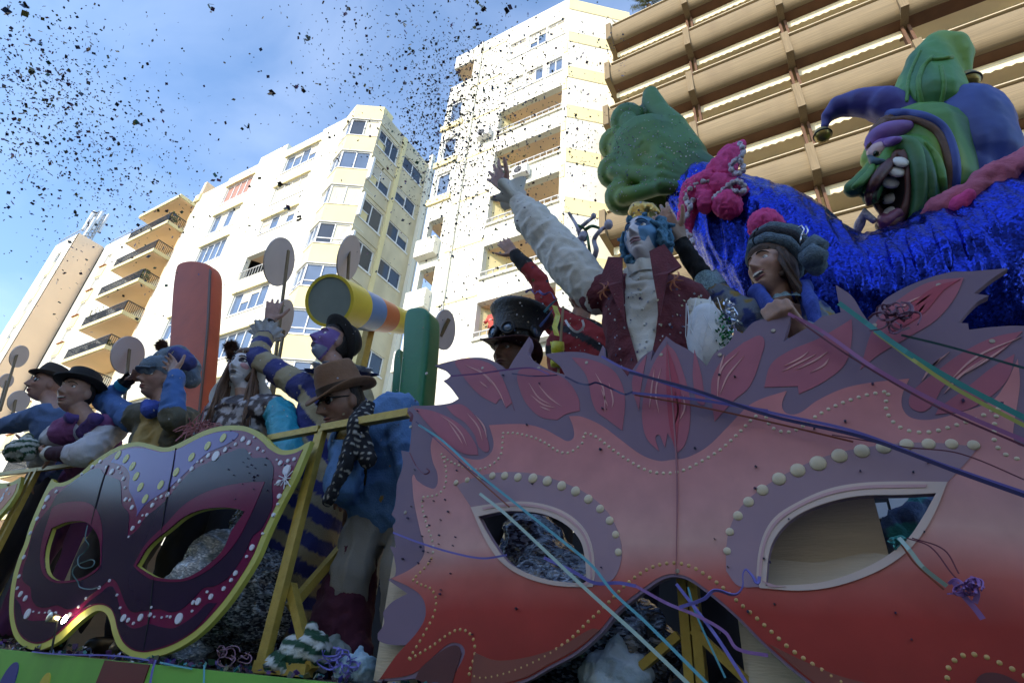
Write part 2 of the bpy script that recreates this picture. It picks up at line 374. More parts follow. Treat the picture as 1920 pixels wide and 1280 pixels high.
for h in hb:
    MB().box((h[0] - .2, 15.301, h[3] + .002), (h[1], 16.6, h[3] + .05)).build('balcony_ceiling', M_peach, T)
    MB().box((h[0] - .2, 16.55, h[2] - .1), (h[1] + .1, 16.6, h[3])).build('balcony_wall', M_yel, T)
    window(T, tf((0, 16.5), (1, 0)), h[0] + .15, h[1] - .02, h[2], h[3] - .3, 2, depth=0, sill=False, panes=[M_glassd])
    MB().box((h[0] - .2, 14.6, h[2] - .9), (h[1] + .05, 14.998, h[2] + .05)).build('balcony_parapet', M_white, T)
dishp = P(1160, 42, 16.9)
D = thing('satellite_dish', 'round grey satellite dish on the edge of the tall white tower', 'satellite dish', dishp)
dm = MB().lathe(dishp, (.75, -.6, .2), [(0, -.09), (.25, -.07), (.45, -.01), (.55, .05), (.55, .075), (.44, .02), (.2, -.04), (0, -.06)], 28); dm.build('dish', M_rail, D, smooth=True)
MB().tube([dishp + Vector((-.05, .06, -.02)), dishp + Vector((-.3, .3, -.4)), dishp + Vector((-.3, .3, -1.2))], .04).build('bracket', M_iron, D)
for i in range(10):
    MB().box((-13.0, 14.975, 31.9 - 2.9 * i), (-10.95, 14.999, 32.0 - 2.9 * i)).build('string_course', M_yel, T)
    MB().box((-38.6, 14.975, 30.2 - 2.9 * i - .9), (-23.25, 14.999, 30.27 - 2.9 * i - .9)).build('string_course', M_white, B)
M_ac = mat('ac_casing', (.70, .70, .68), .5)
for x, z in ((-9.6, LOG[1] - 2.55), (-8.2, LOG[4] - 2.55), (-11.9, 24.0)):
    ac = MB().box((x, 14.62, z), (x + .75, 14.92, z + .5)).build('air_conditioner', M_ac, T); MB().lathe((x + .3, 14.615, z + .25), (0, -1, 0), [(.2, 0), (.19, .012), (0, .012)], 16).build('fan_grille', M_iron, ac)
for x0, zz in ((-12.6, 0),): MB().tube([(x0, 14.93, 0), (x0, 14.93, 32.9)], .05, 8).build('drain_pipe', M_white, T)
# ================================================================= balcony block with peach pier
Q = thing('apartment_building', 'peach and white apartment block with deep planted balconies at far left', 'building', (-52, 19, 0))
slots = [(-62.9, -62.1, z - 1.3, z) for z in [34.6 - 2.9 * i for i in range(11)]]
facade('pier_front', Q, M_white, f0, rect(-65, -60.4, 0, 36.4), slots)
for i, h in enumerate(slots):
    window(Q, f0, *h, 1, panes=[M_shut if i % 3 else M_glassd], sill=False); MB().box((h[0] - .1, 14.95, h[2] - 1.5), (h[1] + .1, 14.998, h[2] - .05)).build('spandrel', M_yel, Q)
MB().box((-65, 15.31, 0), (-60.42, 24, 36.3)).build('core_wall', M_inner, Q)
xform(MB().plate(rect(0, 2.4, 0, 36.4), [], 0, .3), tf((-60.38, 15.0), (0, 1))).build('pier_side', M_pier, Q)
f17 = tf((0, 17.4), (1, 0))
rs_ = [(-58.3, -57.3, z - 1.5, z) for z in [34.6 - 2.9 * i for i in range(11)]]
ds = [(-46.2, -43.4, z - 2.3, z - .3) for z in [35.8 - 2.9 * i for i in range(11)]] + [(-41.9, -40.3, z - 2.1, z - .5) for z in [35.8 - 2.9 * i for i in range(11)]]
facade('recessed_wall', Q, M_white, f17, rect(-60.08, -38.65, 0, 36.5), rs_ + ds)
MB().box((-60.05, 17.72, 0), (-38.7, 24, 36.3)).build('core_wall', M_inner, Q)
for i, h in enumerate(rs_):
    window(Q, f17, *h, 1, panes=[M_curt], sill=False); MB().box((h[0] - .15, 17.34, h[2] - 1.3), (h[1] + .15, 17.398, h[2] - .06)).build('spandrel', M_yel, Q)
    MB().box((h[0] - .1, 17.2, h[2] - .06), (h[1] + .1, 17.398, h[2])).build('sill', M_brick, Q)
for h in ds: window(Q, f17, *h, 4 if h[0] < -45 else 2, panes=[M_glassd, M_curt], sill=False)
BZ = [33.5 - 2.88 * i for i in range(10)]
for i, z in enumerate(BZ):
    x0 = -48.1; x1 = -42.1
    MB().prism([(x0, 15.0), (x1, 15.0), (x1, 17.4), (x0 - .1, 17.4)], z + .001, z + .30).build('balcony_slab', M_yel, Q)
    MB().prism([(x0 + .12, 15.12), (x1 - .12, 15.12), (x1 - .12, 17.39), (x0 + .1, 17.39)], z - .06, z).build('balcony_soffit', M_peach, Q)
    MB().prism([(x1 - .1, 16.3), (x1 + .25, 16.3), (x1 + .25, 17.39), (x1 - .1, 17.39)], z + .31, z + 2.8).build('balcony_fin', M_peach, Q)
    if i:
        zr = z + 1.15; r = MB().bar((x0 + .05, 15.06, zr), (x1 - .05, 15.06, zr), .06); r.bar((x1 - .05, 15.06, zr), (x1 - .05, 16.3, zr), .06); r.bar((x0 + .05, 15.06, zr), (x0 + .05, 17.4, zr), .06)
        r.build('railing', M_iron, Q); r = MB()
        for q in range(46): xx = x0 + .05 + (x1 - x0 - .1) * q / 45; r.bar((xx, 15.06, z + .3), (xx, 15.06, zr), .03)
        for q in range(10): r.bar((x1 - .05, 15.06 + q * .13, z + .3), (x1 - .05, 15.06 + q * .13, zr), .03)
        r.bar((x0 + .05, 15.06, z + .4), (x1 - .05, 15.06, z + .4), .04); tag(r.build('railing_bars', M_iron, Q), kind='stuff')
r = MB()
for q in range(10): r.bar((-65 + q * .5, 15.1, 36.4), (-65 + q * .5, 15.1, 37.1), .04)
for q in range(14): r.bar((-60 + q * .9, 17.6, 36.5), (-60 + q * .9, 17.6, 37.2), .04)
r.bar((-65, 15.1, 37.1), (-60.4, 15.1, 37.1), .05); r.bar((-60, 17.6, 37.2), (-48.5, 17.6, 37.2), .05); tag(r.build('roof_railing', M_rail, Q), kind='stuff')
# antenna mast on its roof
ab = P(168, 438, 17.0); ab.z = 36.5
A = thing('antenna_mast', 'white telephone antenna mast on the roof of the peach block', 'antenna', ab)
m_ = MB(); h = 6.2; cs = [(ab.x + a, ab.y + b) for a, b in ((-.35, -.35), (.35, -.35), (.35, .35), (-.35, .35))]
for x, y in cs: m_.bar((x, y, 36.3), (x, y, 36.5 + h), .09)
for q in range(10):
    for j in range(4):
        (xa, ya), (xb, yb) = cs[j], cs[(j + 1) % 4]; za, zb = 36.6 + q * .58, 36.6 + (q + 1) * .58
        m_.bar((xa, ya, za), (xb, yb, zb), .05); m_.bar((xa, ya, zb), (xb, yb, zb), .05)
m_.build('lattice', M_rail, A)
for dx, dy, dz in ((-.75, 0, 1.3), (.8, -.2, 2.2), (.1, -.7, 2.0), (.2, .6, 2.6), (-.55, -.5, 2.5), (.9, -.5, 1.2)):
    MB().box((ab.x + dx - .2, ab.y + dy - .1, 37.2 + dz * 1.2), (ab.x + dx + .2, ab.y + dy + .1, 39.8 + dz * 1.2)).bar((ab.x + dx, ab.y + dy, 38.2 + dz * 1.2), (ab.x, ab.y, 38.0 + dz * 1.2), .06).build('panel_antenna', M_frame, A)
for dz in (.8, 1.6): MB().lathe((ab.x - .5, ab.y - .4, 36.5 + dz), (-.5, -.8, 0), [(0, 0), (.3, .05), (.33, .15), (0, .16)], 16).build('drum_antenna', M_frame, A)
# balcony plants
M_leaf = [mat('leaf_a', (.07, .11, .03), .7, var=.4, vscale=4), mat('leaf_b', (.13, .14, .04), .7, var=.4, vscale=4)]
M_flow = mat('red_petal', (.5, .04, .06), .7)
def leaves(c, r, n, s, mb=None):
    mb = mb or MB(); c = Vector(c)
    for _ in range(n):
        d = Vector(RS.normal(size=3)); d.normalize(); p = c + Vector((d.x * r[0], d.y * r[1], d.z * r[2])) * (RS.rand() ** .4)
        a = Vector(RS.normal(size=3)).normalized() * s; b = a.cross(Vector(RS.normal(size=3))).normalized() * s * .45
        mb.add([p - a, p + b, p + a, p - b], [(0, 1, 2, 3)])
    return mb
def potplant(x, y, z, w_, hh, label, mt, flower=None, n=150):
    o = thing('potted_plant', label, 'plant', (x, y, z), 'plants standing on the left balconies')
    MB().lathe((x, y, z), (0, 0, 1), [(.16, 0), (.22, .3), (.24, .3), (.24, .36), (.2, .36), (.19, .3), (0, .3)], 12).build('pot', M_brick, o)
    leaves((x, y, z + .35 + hh * .5), (w_, w_ * .8, hh * .55), n, .11).build('foliage', mt, o)
    if flower: leaves((x, y, z + .4 + hh * .6), (w_, w_ * .8, hh * .5), 30, .09).build('blossom', flower, o)
def bz(i): return BZ[i] + .31
for x, i, w_, hh, lb, mt, fl in ((-47.2, 4, .85, 1.5, 'tall pale green shrub at the left end of the fourth balcony from the top', M_leaf[1], None), (-46.2, 4, .5, .8, 'low leafy plant beside the tall shrub on the balcony', M_leaf[1], None),
        (-42.9, 3, .6, .9, 'olive bush at the right end of the third planted balcony', M_leaf[0], None), (-43.8, 3, .4, .7, 'small bush beside the olive bush on the balcony', M_leaf[0], None),
        (-42.8, 1, .6, 1.0, 'dense hedge plant at the right end of the topmost railed balcony', M_leaf[0], None), (-44.2, 1, .5, .8, 'trailing plant in the middle of the topmost railed balcony', M_leaf[0], None),
        (-44.0, 4, .3, .5, 'small plant with red blooms in the middle of the fourth balcony', M_leaf[0], M_flow), (-45.4, 5, .4, .7, 'red flowering plant on the lowest visible balcony', M_leaf[0], M_flow), (-43.6, 5, .6, .6, 'yellow green plant on the lowest visible balcony', M_leaf[1], None), (-46.6, 5, .4, .5, 'dark low plant at the left of the lowest visible balcony', M_leaf[0], None)):
    potplant(x, 15.5, bz(i), w_, hh, lb, mt, fl)
# ================================================================= brown building with rounded parapets
R = thing('brown_building', 'brown building with rounded board-marked balcony parapets and striped fins at right', 'building', (8, 18, 0))
M_board = mat('board_concrete', (.21, .155, .085), .8, var=.28, vscale=7, bump=.35, bscale=14, stretch=(.12, 6, 6), dirt=((.16, .11, .06), .5, 1.2))
M_fin = mat('fin_concrete', (.20, .145, .078), .8, var=.2, vscale=5, bump=.25, bscale=20, stretch=(6, 6, .3))
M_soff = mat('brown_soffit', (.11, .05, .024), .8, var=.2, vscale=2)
M_ceil = mat('cream_ceiling', (.78, .66, .44), .85, var=.06, vscale=.8)
M_val = mat('awning_cloth', (.82, .70, .46), .9, var=.05)
M_cap = mat('pale_cap', (.50, .42, .28), .7)
prof = [(15.33, 1.12), (15.30, 1.14), (15.08, 1.08), (14.98, .92), (14.95, .7), (14.97, .46), (15.03, .22), (15.12, .08), (15.24, .01), (15.33, -.01)]
for i in range(9):
    zb = 27.55 - 2.97 * i
    if zb < 3: break
    xs = [-5.04 - .13 * i + 3.52 * k for k in range(9)]
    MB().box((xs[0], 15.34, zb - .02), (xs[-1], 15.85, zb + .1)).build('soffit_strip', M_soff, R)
    MB().box((xs[0], 15.85, zb + .03), (xs[-1], 19.0, zb + .25)).build('ceiling_slab', M_ceil, R)
    MB().box((xs[0] + .1, 17.3, zb - 2.72), (xs[-1], 17.4, zb + .03)).build('back_wall', M_ceil, R)
    for k in range(8):
        a, b = xs[k] + .12, xs[k + 1] - .12
        vs = [(x, y, zb + z) for x in (a, b) for y, z in prof]; n = len(prof)
        mb = MB().add(vs, [(j, j + n, (j + 1) % n + n, (j + 1) % n) for j in range(n)] + [tuple(range(n)), tuple(range(2 * n - 1, n - 1, -1))])
        p = wind(mb.build('parapet', M_board, R, auto=40))
        MB().box((a + .02, 15.0, zb + 1.145), (b - .02, 15.5, zb + 1.185)).build('parapet_cap', M_cap, R)
        if (i, k) not in ((2, 3), (1, 3), (2, 4), (1, 4), (3, 0)):
            nn = 26; top = [(a + (b - a) * q / nn, zb - .05) for q in range(nn + 1)]
            low = [(a + (b - a) * q / nn, zb - .38 - .06 * abs(math.sin(q * math.pi / 2)) - .02 * RS.rand()) for q in range(nn, -1, -1)]
            MB().plate(top + low, [], 15.74, 15.748).build('awning_valance', M_val, R)
        if k < 7:
            window(R, tf((0, 17.28), (1, 0)), a + .5, b - .5, zb - 2.6, zb - .5, 3, depth=-.03, sill=False, panes=[M_glassd])
    for k, x in enumerate(xs):
        MB().box((x - .12, 14.86, zb - .04), (x + .12, 16.2, zb + 1.16)).build('fin', M_fin, R)
        MB().box((x - .09, 14.855, zb + .06), (x - .02, 14.859, zb + 1.12)).build('fin_rib', M_fin, R)
        if k >= 1:
            for dx in (-.13, .06): MB().box((x + dx, 15.6, zb - 1.85), (x + dx + .09, 15.85, zb - .04)).build('post', M_soff, R)
MB().box((-5.0, 15.6, 28.7), (24, 28, 28.9)).build('roof', M_fin, R)
MB().box((-5.6, 16.2, 0), (-5.3, 28, 28.6)).build('end_wall', M_ceil, R)
MB().box((-5.3, 19, 0), (24, 28, 28.6)).build('core_wall', M_ceil, R)
# palm in a roof planter
pp = P(1215, 30, 19.5); pt = P(1216, 4, 19.5)
K = thing('palm_tree', 'small palm with ragged olive fronds on the roof of the brown building', 'tree', (pp.x, 19.5, 28.9))
MB().lathe((pp.x, 19.5, 28.9), (0, 0, 1), [(.5, 0), (.6, .8), (.5, .8), (0, .75)], 16).build('planter', M_brick, K)
MB().tube([(pp.x, 19.5, 29.6), (pp.x + .1, 19.5, 32), (pt.x, 19.5, pt.z - .4)], [.22, .2, .16], 9).build('trunk', mat('palm_bark', (.16, .10, .05), .9, var=.3, bump=.5), K, smooth=True)
fr = MB()
for _ in range(34):
    a = RS.rand() * 6.28; el = RS.uniform(-.6, 1.2); ln_ = RS.uniform(.7, 1.15); d = Vector((math.cos(a) * math.cos(el), math.sin(a) * math.cos(el), math.sin(el)))
    sd_ = d.cross(Vector((0, 0, 1))).normalized(); p0 = Vector((pt.x, 19.5, pt.z - .35))
    for q in range(9):
        s = .25 + .75 * q / 8; c = p0 + d * ln_ * s + Vector((0, 0, -.35 * s * s * ln_))
        for sg in (-1, 1):
            e = c + sd_ * sg * .2 + d * .12 + Vector((0, 0, -.12)); t_ = d * .03; fr.add([c - t_, e, c + t_], [(0, 1, 2)])
fr.build('frond', mat('palm_leaf', (.13, .13, .04), .6, var=.4, vscale=3), K)
# ================================================================= houses on the near side of the street (they shade the float)
M_near = mat('near_render', (.74, .68, .56), .9, var=.08, vscale=.5)
M_shop = mat('dark_brick_render', (.10, .07, .055), .9, var=.2, vscale=2)
def nearhouse(x0, x1, hgt, label, M_near=M_near):
    H = thing('town_house', label, 'building', ((x0 + x1) / 2, -19, 0))
    f = tf((x1, -14.0), (-1, 0)); W = x1 - x0; n = int(W / 3.2); hs = []
    for i in range(int((hgt - 1.5) / 3.1)):
        for k in range(n): a = (k + .5) * W / n; hs.append((a - .6, a + .6, 1 + i * 3.1, 2.9 + i * 3.1))
    facade('wall', H, M_near, f, rect(0, W, 0, hgt), hs)
    MB().box((x0, -29, 0), (x1, -14.35, hgt - .2)).build('core_wall', M_near, H)
    fr = MB(); pa = MB()
    for a, b, c, d in hs:
        fr.box((a, .1, c), (a + .07, .16, d)); fr.box((b - .07, .1, c), (b, .16, d)); fr.box((a, .1, c), (b, .16, c + .07)); fr.box((a, .1, d - .07), (b, .16, d)); pa.box((a + .02, .13, c + .02), (b - .02, .15, d - .02))
    xform(fr, f).build('window_frame', M_frame, H); xform(pa, f).build('window_pane', M_glassd, H)
    xform(MB().box((-.2, -.35, hgt - .3), (W + .2, .1, hgt)), f).build('cornice', M_white, H)
nearhouse(-17, 8, 15.4, 'cream town house behind the camera, left of its neighbour')
nearhouse(8.6, 34, 16.5, 'taller cream town house behind the camera, right of its neighbour')
nearhouse(-100, -61, 14, 'low cream town house far down the near side of the street')
nearhouse(-60, -17.5, 8.6, 'low dark brick shop building on the near side between the town houses', M_shop)
# ================================================================= parade float: deck, skirt, rails
YF = 1.40                                        # plane of the painted boards
ZD = PZ(580, 1273, 1.6 - .0386 * YF).z           # deck edge height
M_deck = mat('deck_boards', (.10, .08, .06), .85, var=.3, vscale=5, bump=.2)
M_green = mat('green_paint', (.19, .50, .07), .45, var=.08, vscale=2, dirt=((.10, .2, .05), .5, 3))
M_dkred = mat('dark_red_paint', (.16, .03, .025), .5, var=.1)
M_indigo = mat('indigo_paint', (.06, .055, .25), .5)
M_yellow = mat('yellow_paint', (.62, .50, .06), .5, var=.08)
M_gold = mat('gold_metal_paint', (.42, .30, .06), .38, metal=.35, var=.15, vscale=30, bump=.15, bscale=120)
M_blackm = mat('black_mesh', (.012, .012, .014), .9)
F = thing('parade_float', 'long green skirted carnival float with gold rails and painted dots', 'float', (-3, 2.6, 0))
MB().box((-12, YF - .02, ZD - .12), (4.5, 4.6, ZD - .003)).build('deck', M_deck, F)
MB().box((-12, YF - .06, .35), (4.5, YF - .022, ZD)).build('skirt', M_green, F)
MB().box((-12, YF - .02, .5), (4.5, 4.6, ZD - .125)).build('underframe', M_blackm, F)
for (cx, cy, r) in ((22, 1262, .075), (87, 1274, .045), (-150, 1262, .08), (-60, 1300, .05)):
    c = P(cx, cy, YF - .06); n = 28
    MB().plate([(c.x + r * .8 * math.cos(6.283 * k / n), c.z - r * .6 + r * 1.15 * math.sin(6.283 * k / n)) for k in range(n)], [], YF - .064, YF - .059).build('painted_dot', M_indigo if r > .06 else M_yellow, F)
a = P(197, 1240, YF - .06); b = P(284, 1240, YF - .06)
MB().plate([(a.x, ZD - .001), (a.x - .03, .36), (b.x - .02, .36), (b.x, ZD - .001)], [], YF - .064, YF - .059).build('painted_band', M_dkred, F)
for k in range(8):
    x = .2 + k * .5; c = (x, ZD - .45 - .1 * (k % 3)); r = .1 + .05 * (k % 2)
    MB().plate([(c[0] + r * math.cos(6.283 * q / 24), c[1] + r * math.sin(6.283 * q / 24)) for q in range(24)], [], YF - .064, YF - .059).build('painted_dot', [M_indigo, M_yellow, M_dkred][k % 3], F)
for x in (-10.5, -5, 1.5):
    for s_ in (0, 2.6): 
        wl = MB().lathe((x, 1.75 + s_, .42), (0, 1, 0), [(.1, -.1), (.36, -.12), (.42, -.08), (.42, .1), (.36, .14), (.1, .12)], 24).build('wheel', mat('tyre', (.03, .03, .03), .8), F, auto=40)
def rail(pts, wd=.032, Y=YF + .03, name='rail', m=None):
    mb = MB()
    for p, q in zip(pts, pts[1:]): mb.bar(P(*p, Y), P(*q, Y), wd, wd)
    return mb.build(name, m or M_gold, F)
YR = YF + .05
rail([(505, 822), (600, 804)], .026, YR); rail([(606, 803), (768, 774)], .03, YR)
def vpost(px, py_top, Y, wd=.034, zb=None, x_off=0):
    t = P(px, py_top, Y); return MB().box((t.x - wd / 2 + x_off, Y - wd / 2, zb or ZD), (t.x + wd / 2 + x_off, Y + wd / 2, t.z)).build('post', M_gold, F)
vpost(606, 805, YR, .026); vpost(606, 812, YR, .020, None, -.028)
def diag(p, q, wd=.034, Y=YR): MB().bar(P(*p, Y), P(*q, Y), wd, wd * .8).build('brace', M_gold, F)
# little triangular foot of the post
pb = P(482, 1250, YR); MB().bar((pb.x, YR, ZD + .02), (pb.x + .22, YR + .02, ZD + .02), .04, .035).build('foot_bar', M_gold, F)
MB().bar((pb.x + .03, YR + .03, ZD + .27), (pb.x + .22, YR + .03, ZD + .02), .03, .03).build('brace', M_gold, F)
MB().bar((pb.x + .03, YR + .25, ZD + .46), (pb.x + .03, YR + .05, ZD + .2), .03, .03).build('brace', M_gold, F)
rail([(-140, 908), (0, 889), (90, 878), (175, 866)], .022, YR)
vpost(72, 880, YR, .026); vpost(66, 881, YR, .02, None, -.03)
# centre posts seen under the nose of the red board
for px, wd in ((1277, .022), (1297, .022)):
    t = P(px, 1070, YR + .06); MB().box((t.x - wd / 2, YR + .05, ZD), (t.x + wd / 2, YR + .08, t.z + .35)).build('post', M_gold, F)
c0 = P(1273, 1190, YR + .06); MB().bar((c0.x, YR + .06, c0.z), (c0.x - .20, YR + .06, ZD + .01), .026, .02).build('brace', M_gold, F)
c1 = P(1300, 1180, YR + .06); MB().bar((c1.x, YR + .06, c1.z), (c1.x + .18, YR + .06, ZD + .01), .026, .02).build('brace', M_gold, F)
MB().box((-12, 4.45, ZD), (4.5, 4.52, ZD + 1.1)).build('rear_panel', M_blackm, F)
for k in range(12):
    MB().box((-11.8 + k * 1.45, 4.40, ZD), (-11.75 + k * 1.45, 4.45, ZD + 1.15)).build('post', M_gold, F)

# ================================================================= painted mask boards
def ramp(name, stops, axis_z0, axis_z1, rough=.4, nz=.12, nscale=2.5, coat=.0, spec=.4):
    """airbrushed paint running from one colour to the next over the height of a board"""
    m = bpy.data.materials.new(name); m.use_nodes = True; t = m.node_tree; b = t.nodes['Principled BSDF']; n = t.nodes.new; l = t.links.new
    g_ = n('ShaderNodeNewGeometry'); sx = n('ShaderNodeSeparateXYZ'); l(g_.outputs['Position'], sx.inputs[0])
    no = n('ShaderNodeTexNoise'); no.inputs['Scale'].default_value = nscale; no.inputs['Detail'].default_value = 5; l(g_.outputs['Position'], no.inputs['Vector'])
    ad = n('ShaderNodeMath'); ad.operation = 'MULTIPLY_ADD'; l(no.outputs['Fac'], ad.inputs[0]); ad.inputs[1].default_value = nz * 2; l(sx.outputs['Z'], ad.inputs[2])
    mr = n('ShaderNodeMapRange'); mr.inputs[1].default_value = axis_z0 + nz; mr.inputs[2].default_value = axis_z1 + nz; l(ad.outputs[0], mr.inputs[0])
    cr = n('ShaderNodeValToRGB'); l(mr.outputs[0], cr.inputs[0]); e = cr.color_ramp.elements
    e[0].position, e[0].color = stops[0][0], (*stops[0][1], 1); e[1].position, e[1].color = stops[-1][0], (*stops[-1][1], 1)
    for p, c in stops[1:-1]: q = e.new(p); q.color = (*c, 1)
    n2 = n('ShaderNodeTexNoise'); n2.inputs['Scale'].default_value = 14; n2.inputs['Detail'].default_value = 6; l(g_.outputs['Position'], n2.inputs['Vector'])
    m2 = n('ShaderNodeMapRange'); m2.inputs[3].default_value = .80; m2.inputs[4].default_value = 1.18; l(n2.outputs['Fac'], m2.inputs[0])
    sc = n('ShaderNodeVectorMath'); sc.operation = 'SCALE'; l(cr.outputs[0], sc.inputs[0]); l(m2.outputs[0], sc.inputs['Scale'])
    l(sc.outputs[0], b.inputs['Base Color']); b.inputs['Roughness'].default_value = rough; b.inputs['Coat Weight'].default_value = coat; b.inputs['Specular IOR Level'].default_value = spec
    return m
def layer(parent, name, m, txt, k, holes=(), n=5, Y=YF, pts=None, label=None):
    o = pts if pts is not None else path(txt, Y, n=n)
    ob = MB().plate(o, holes, Y - .0016 * k, Y + .003).build(name, m, parent)
    if label: ob['label'] = label
    return ob
def streak(parent, name, m, txt, k, wd=.004, Y=YF):
    p = path(txt, Y, closed=False, n=6); n = len(p); L_, R_ = [], []
    for i, (x, z) in enumerate(p):
        a = p[max(i - 1, 0)]; b = p[min(i + 1, n - 1)]; dx, dz = b[0] - a[0], b[1] - a[1]; ln_ = math.hypot(dx, dz) or 1
        h = wd / 2 * math.sin(math.pi * (i + .3) / (n - .4)); L_.append((x - dz / ln_ * h, z + dx / ln_ * h)); R_.append((x + dz / ln_ * h, z - dx / ln_ * h))
    return MB().plate(L_ + R_[::-1], [], Y - .0016 * k, Y + .003).build(name, m, parent)
# ---- red feathered mask
RB = P(1270, 1085, YF)
RMk = thing('mask_board', 'huge red and pink feather edged carnival mask board with beaded trim', 'mask board', (RB.x, YF, ZD), 'mask boards along the float edge')
M_mauve = mat('mauve_paint', (.205, .135, .205), .5, var=.07, vscale=5)
M_petal = mat('petal_paint', (.40, .105, .155), .5, var=.12, vscale=6)
M_streak = mat('salmon_paint', (.66, .33, .32), .5)
M_rim = mat('cream_rim_paint', (.68, .53, .47), .5, var=.07, vscale=6)
M_rimin = mat('rose_rim_paint', (.60, .36, .38), .5, var=.08)
M_pearl = mat('pearl_paint', (.66, .55, .38), .35, var=.1, vscale=40)
M_gpearl = mat('ochre_bead_paint', (.58, .36, .13), .4, var=.1, vscale=40)
M_maroon = mat('maroon_paint', (.10, .025, .03), .5, var=.15)
M_brownp = mat('brown_paint', (.22, .06, .045), .5, var=.15)
z0, z1 = P(1000, 1275, YF).z, P(1000, 800, YF).z
M_body = ramp('pink_red_airbrush', [(0, (.30, .028, .024)), (.22, (.42, .04, .034)), (.34, (.54, .13, .11)), (.48, (.66, .37, .34)), (.62, (.63, .31, .31)), (.80, (.60, .25, .26)), (1, (.58, .20, .21))], z0, z1, nz=.05)
M_brow = mat('lilac_brow_paint', (.36, .235, .29), .5, var=.1, vscale=4)
eyeL = path('898,968c 943,959 988,959 1027,966 1064,985 1089,1013 1098,1047 1101,1093c 1070,1092 1027,1086 985,1072 952,1052 926,1018 909,990', YF)
eyeR = path('1755,925c 1690,928 1612,930 1553,942 1499,964 1464,993 1444,1030 1436,1098c 1499,1096 1553,1089 1612,1069 1663,1042 1702,1010 1729,971', YF)
sil = '''707,1277c 740,1240 769,1208c 735,1208 710,1200 708,1187c 720,1168 718,1147c 735,1128 764,1112c 727,1086c 741,1077 739,1044 731,1023c 742,1026c 739,1001 736,985c 742,975 734,964c 741,945 744,906c 755,872 752,844c 767,847c 770,825 772,787c 764,768 776,760c 807,760 845,755 860,747c 845,727 831,714c 840,709 845,704c 832,692 815,685c 840,678 875,671 910,671 935,682 952,694c 962,676 976,655 992,631c 995,645 990,662 1002,677 1035,695 1059,702c 1048,684 1022,664c 1052,660 1090,660 1115,666 1122,667c 1130,647c 1132,668c 1160,685 1176,706c 1185,694 1203,670 1224,655c 1220,677c 1232,655 1249,630c 1265,642 1290,655 1310,670 1325,686c 1340,662 1362,647 1375,627 1376,607c 1380,618 1392,625c 1415,603 1455,595 1483,590c 1478,612 1469,640c 1500,622 1518,611 1541,593c 1560,590 1577,585c 1567,534c 1597,555 1616,585 1628,602c 1645,580 1662,559 1712,532 1777,511 1826,508 1890,503c 1859,523 1826,550c 1854,554c 1830,568 1797,605c 1815,606c 1817,618c 1859,613 1920,611 1965,622 1990,640c 1975,660 1968,680c 1995,690 2020,720c 2000,740 2000,770c 2050,800 2060,850c 2035,870 2040,920c 2090,960 2095,1010c 2070,1030 2075,1080c 2130,1120 2120,1180c 2090,1220 2150,1300 2230,1420c 2100,1430 1990,1380 1960,1330c 1930,1300 1880,1305 1850,1340c 1790,1400c 1700,1380 1580,1325 1502,1270 1435,1212 1390,1167 1355,1135 1320,1107 1290,1087 1265,1081 1240,1087 1207,1110 1160,1147 1130,1184 1084,1224 1027,1255 985,1278 930,1292 842,1300c 838,1285 815,1265c 770,1272'''
sil_pts = path(sil, YF)
MB().plate(sil_pts, [eyeL, eyeR], YF, YF + .022).build('board', M_mauve, RMk)
body = '''776,935c 774,910 775,890 781,899 800,912 817,914 821,890 812,865 808,838 812,818c 830,825 852,847 880,860 905,860 922,847 926,830 922,812 917,797c 952,795 990,796 1022,805 1050,820 1065,827 1076,820 1075,800 1067,780c 1090,781 1127,797 1165,825 1202,852 1235,864 1260,862 1290,857 1327,837 1365,800 1402,762 1430,747 1475,733c 1466,759 1475,775 1498,775 1531,752 1580,729 1630,718 1705,710c 1692,739 1692,765 1708,783 1744,787 1794,775 1859,752 1885,720 1908,673c 1912,720 1902,790 1900,822 1912,836 1935,832 1960,800 2000,790c 2035,870 2040,980 2075,1080 2090,1180 2140,1300 2215,1412c 2100,1420 1990,1370 1960,1320c 1930,1290 1880,1295 1850,1330c 1790,1392c 1700,1370 1580,1318 1505,1265 1437,1207 1392,1162 1357,1130 1322,1102 1292,1082 1265,1075 1238,1081 1204,1104 1157,1141 1127,1178 1081,1219 1025,1250 985,1272 930,1286 846,1294c 850,1270 872,1225 866,1208 845,1205 815,1228 775,1262 712,1273c 742,1230 760,1210 783,1184 797,1159 798,1134 788,1114 765,1098 734,1084c 766,1069 788,1052 797,1030 788,993 780,957'''
layer(RMk, 'painted_field', M_body, body, 1, [eyeL, eyeR])
layer(RMk, 'painted_notch', M_maroon, '866,1225c 859,1210 842,1212 817,1229 790,1252 780,1272c 820,1290c 845,1285 856,1255', 2)
layer(RMk, 'painted_band', M_brownp, '890,1222c 930,1237 985,1232 1050,1212 1110,1178 1126,1180c 1081,1216 1025,1247 985,1269 930,1282 884,1284c', 2)
layer(RMk, 'painted_band', M_brownp, '1440,1205c 1500,1235 1580,1268 1680,1290 1790,1310c 1785,1385c 1700,1366 1580,1314 1505,1261', 2)
layer(RMk, 'painted_notch', M_maroon, '1838,1300c 1830,1275 1850,1260 1890,1268 1935,1300 1960,1340c 1900,1350', 3)
layer(RMk, 'painted_brow', M_brow, '857,910c 900,892 950,885 1000,888 1050,902 1100,925 1140,960 1162,1005 1166,1045 1150,1085 1112,1098c 1110,1040 1095,1000 1062,968 1019,950 971,946 929,950 888,956c', 2)
layer(RMk, 'painted_brow', M_brow, '1362,1070c 1362,1030 1369,990 1390,950 1430,915 1490,880 1560,852 1650,835 1740,830 1835,838c 1800,880 1772,908c 1690,907 1612,910 1553,921 1499,944 1455,975 1431,1016 1422,1077 1425,1100c 1385,1098', 2)
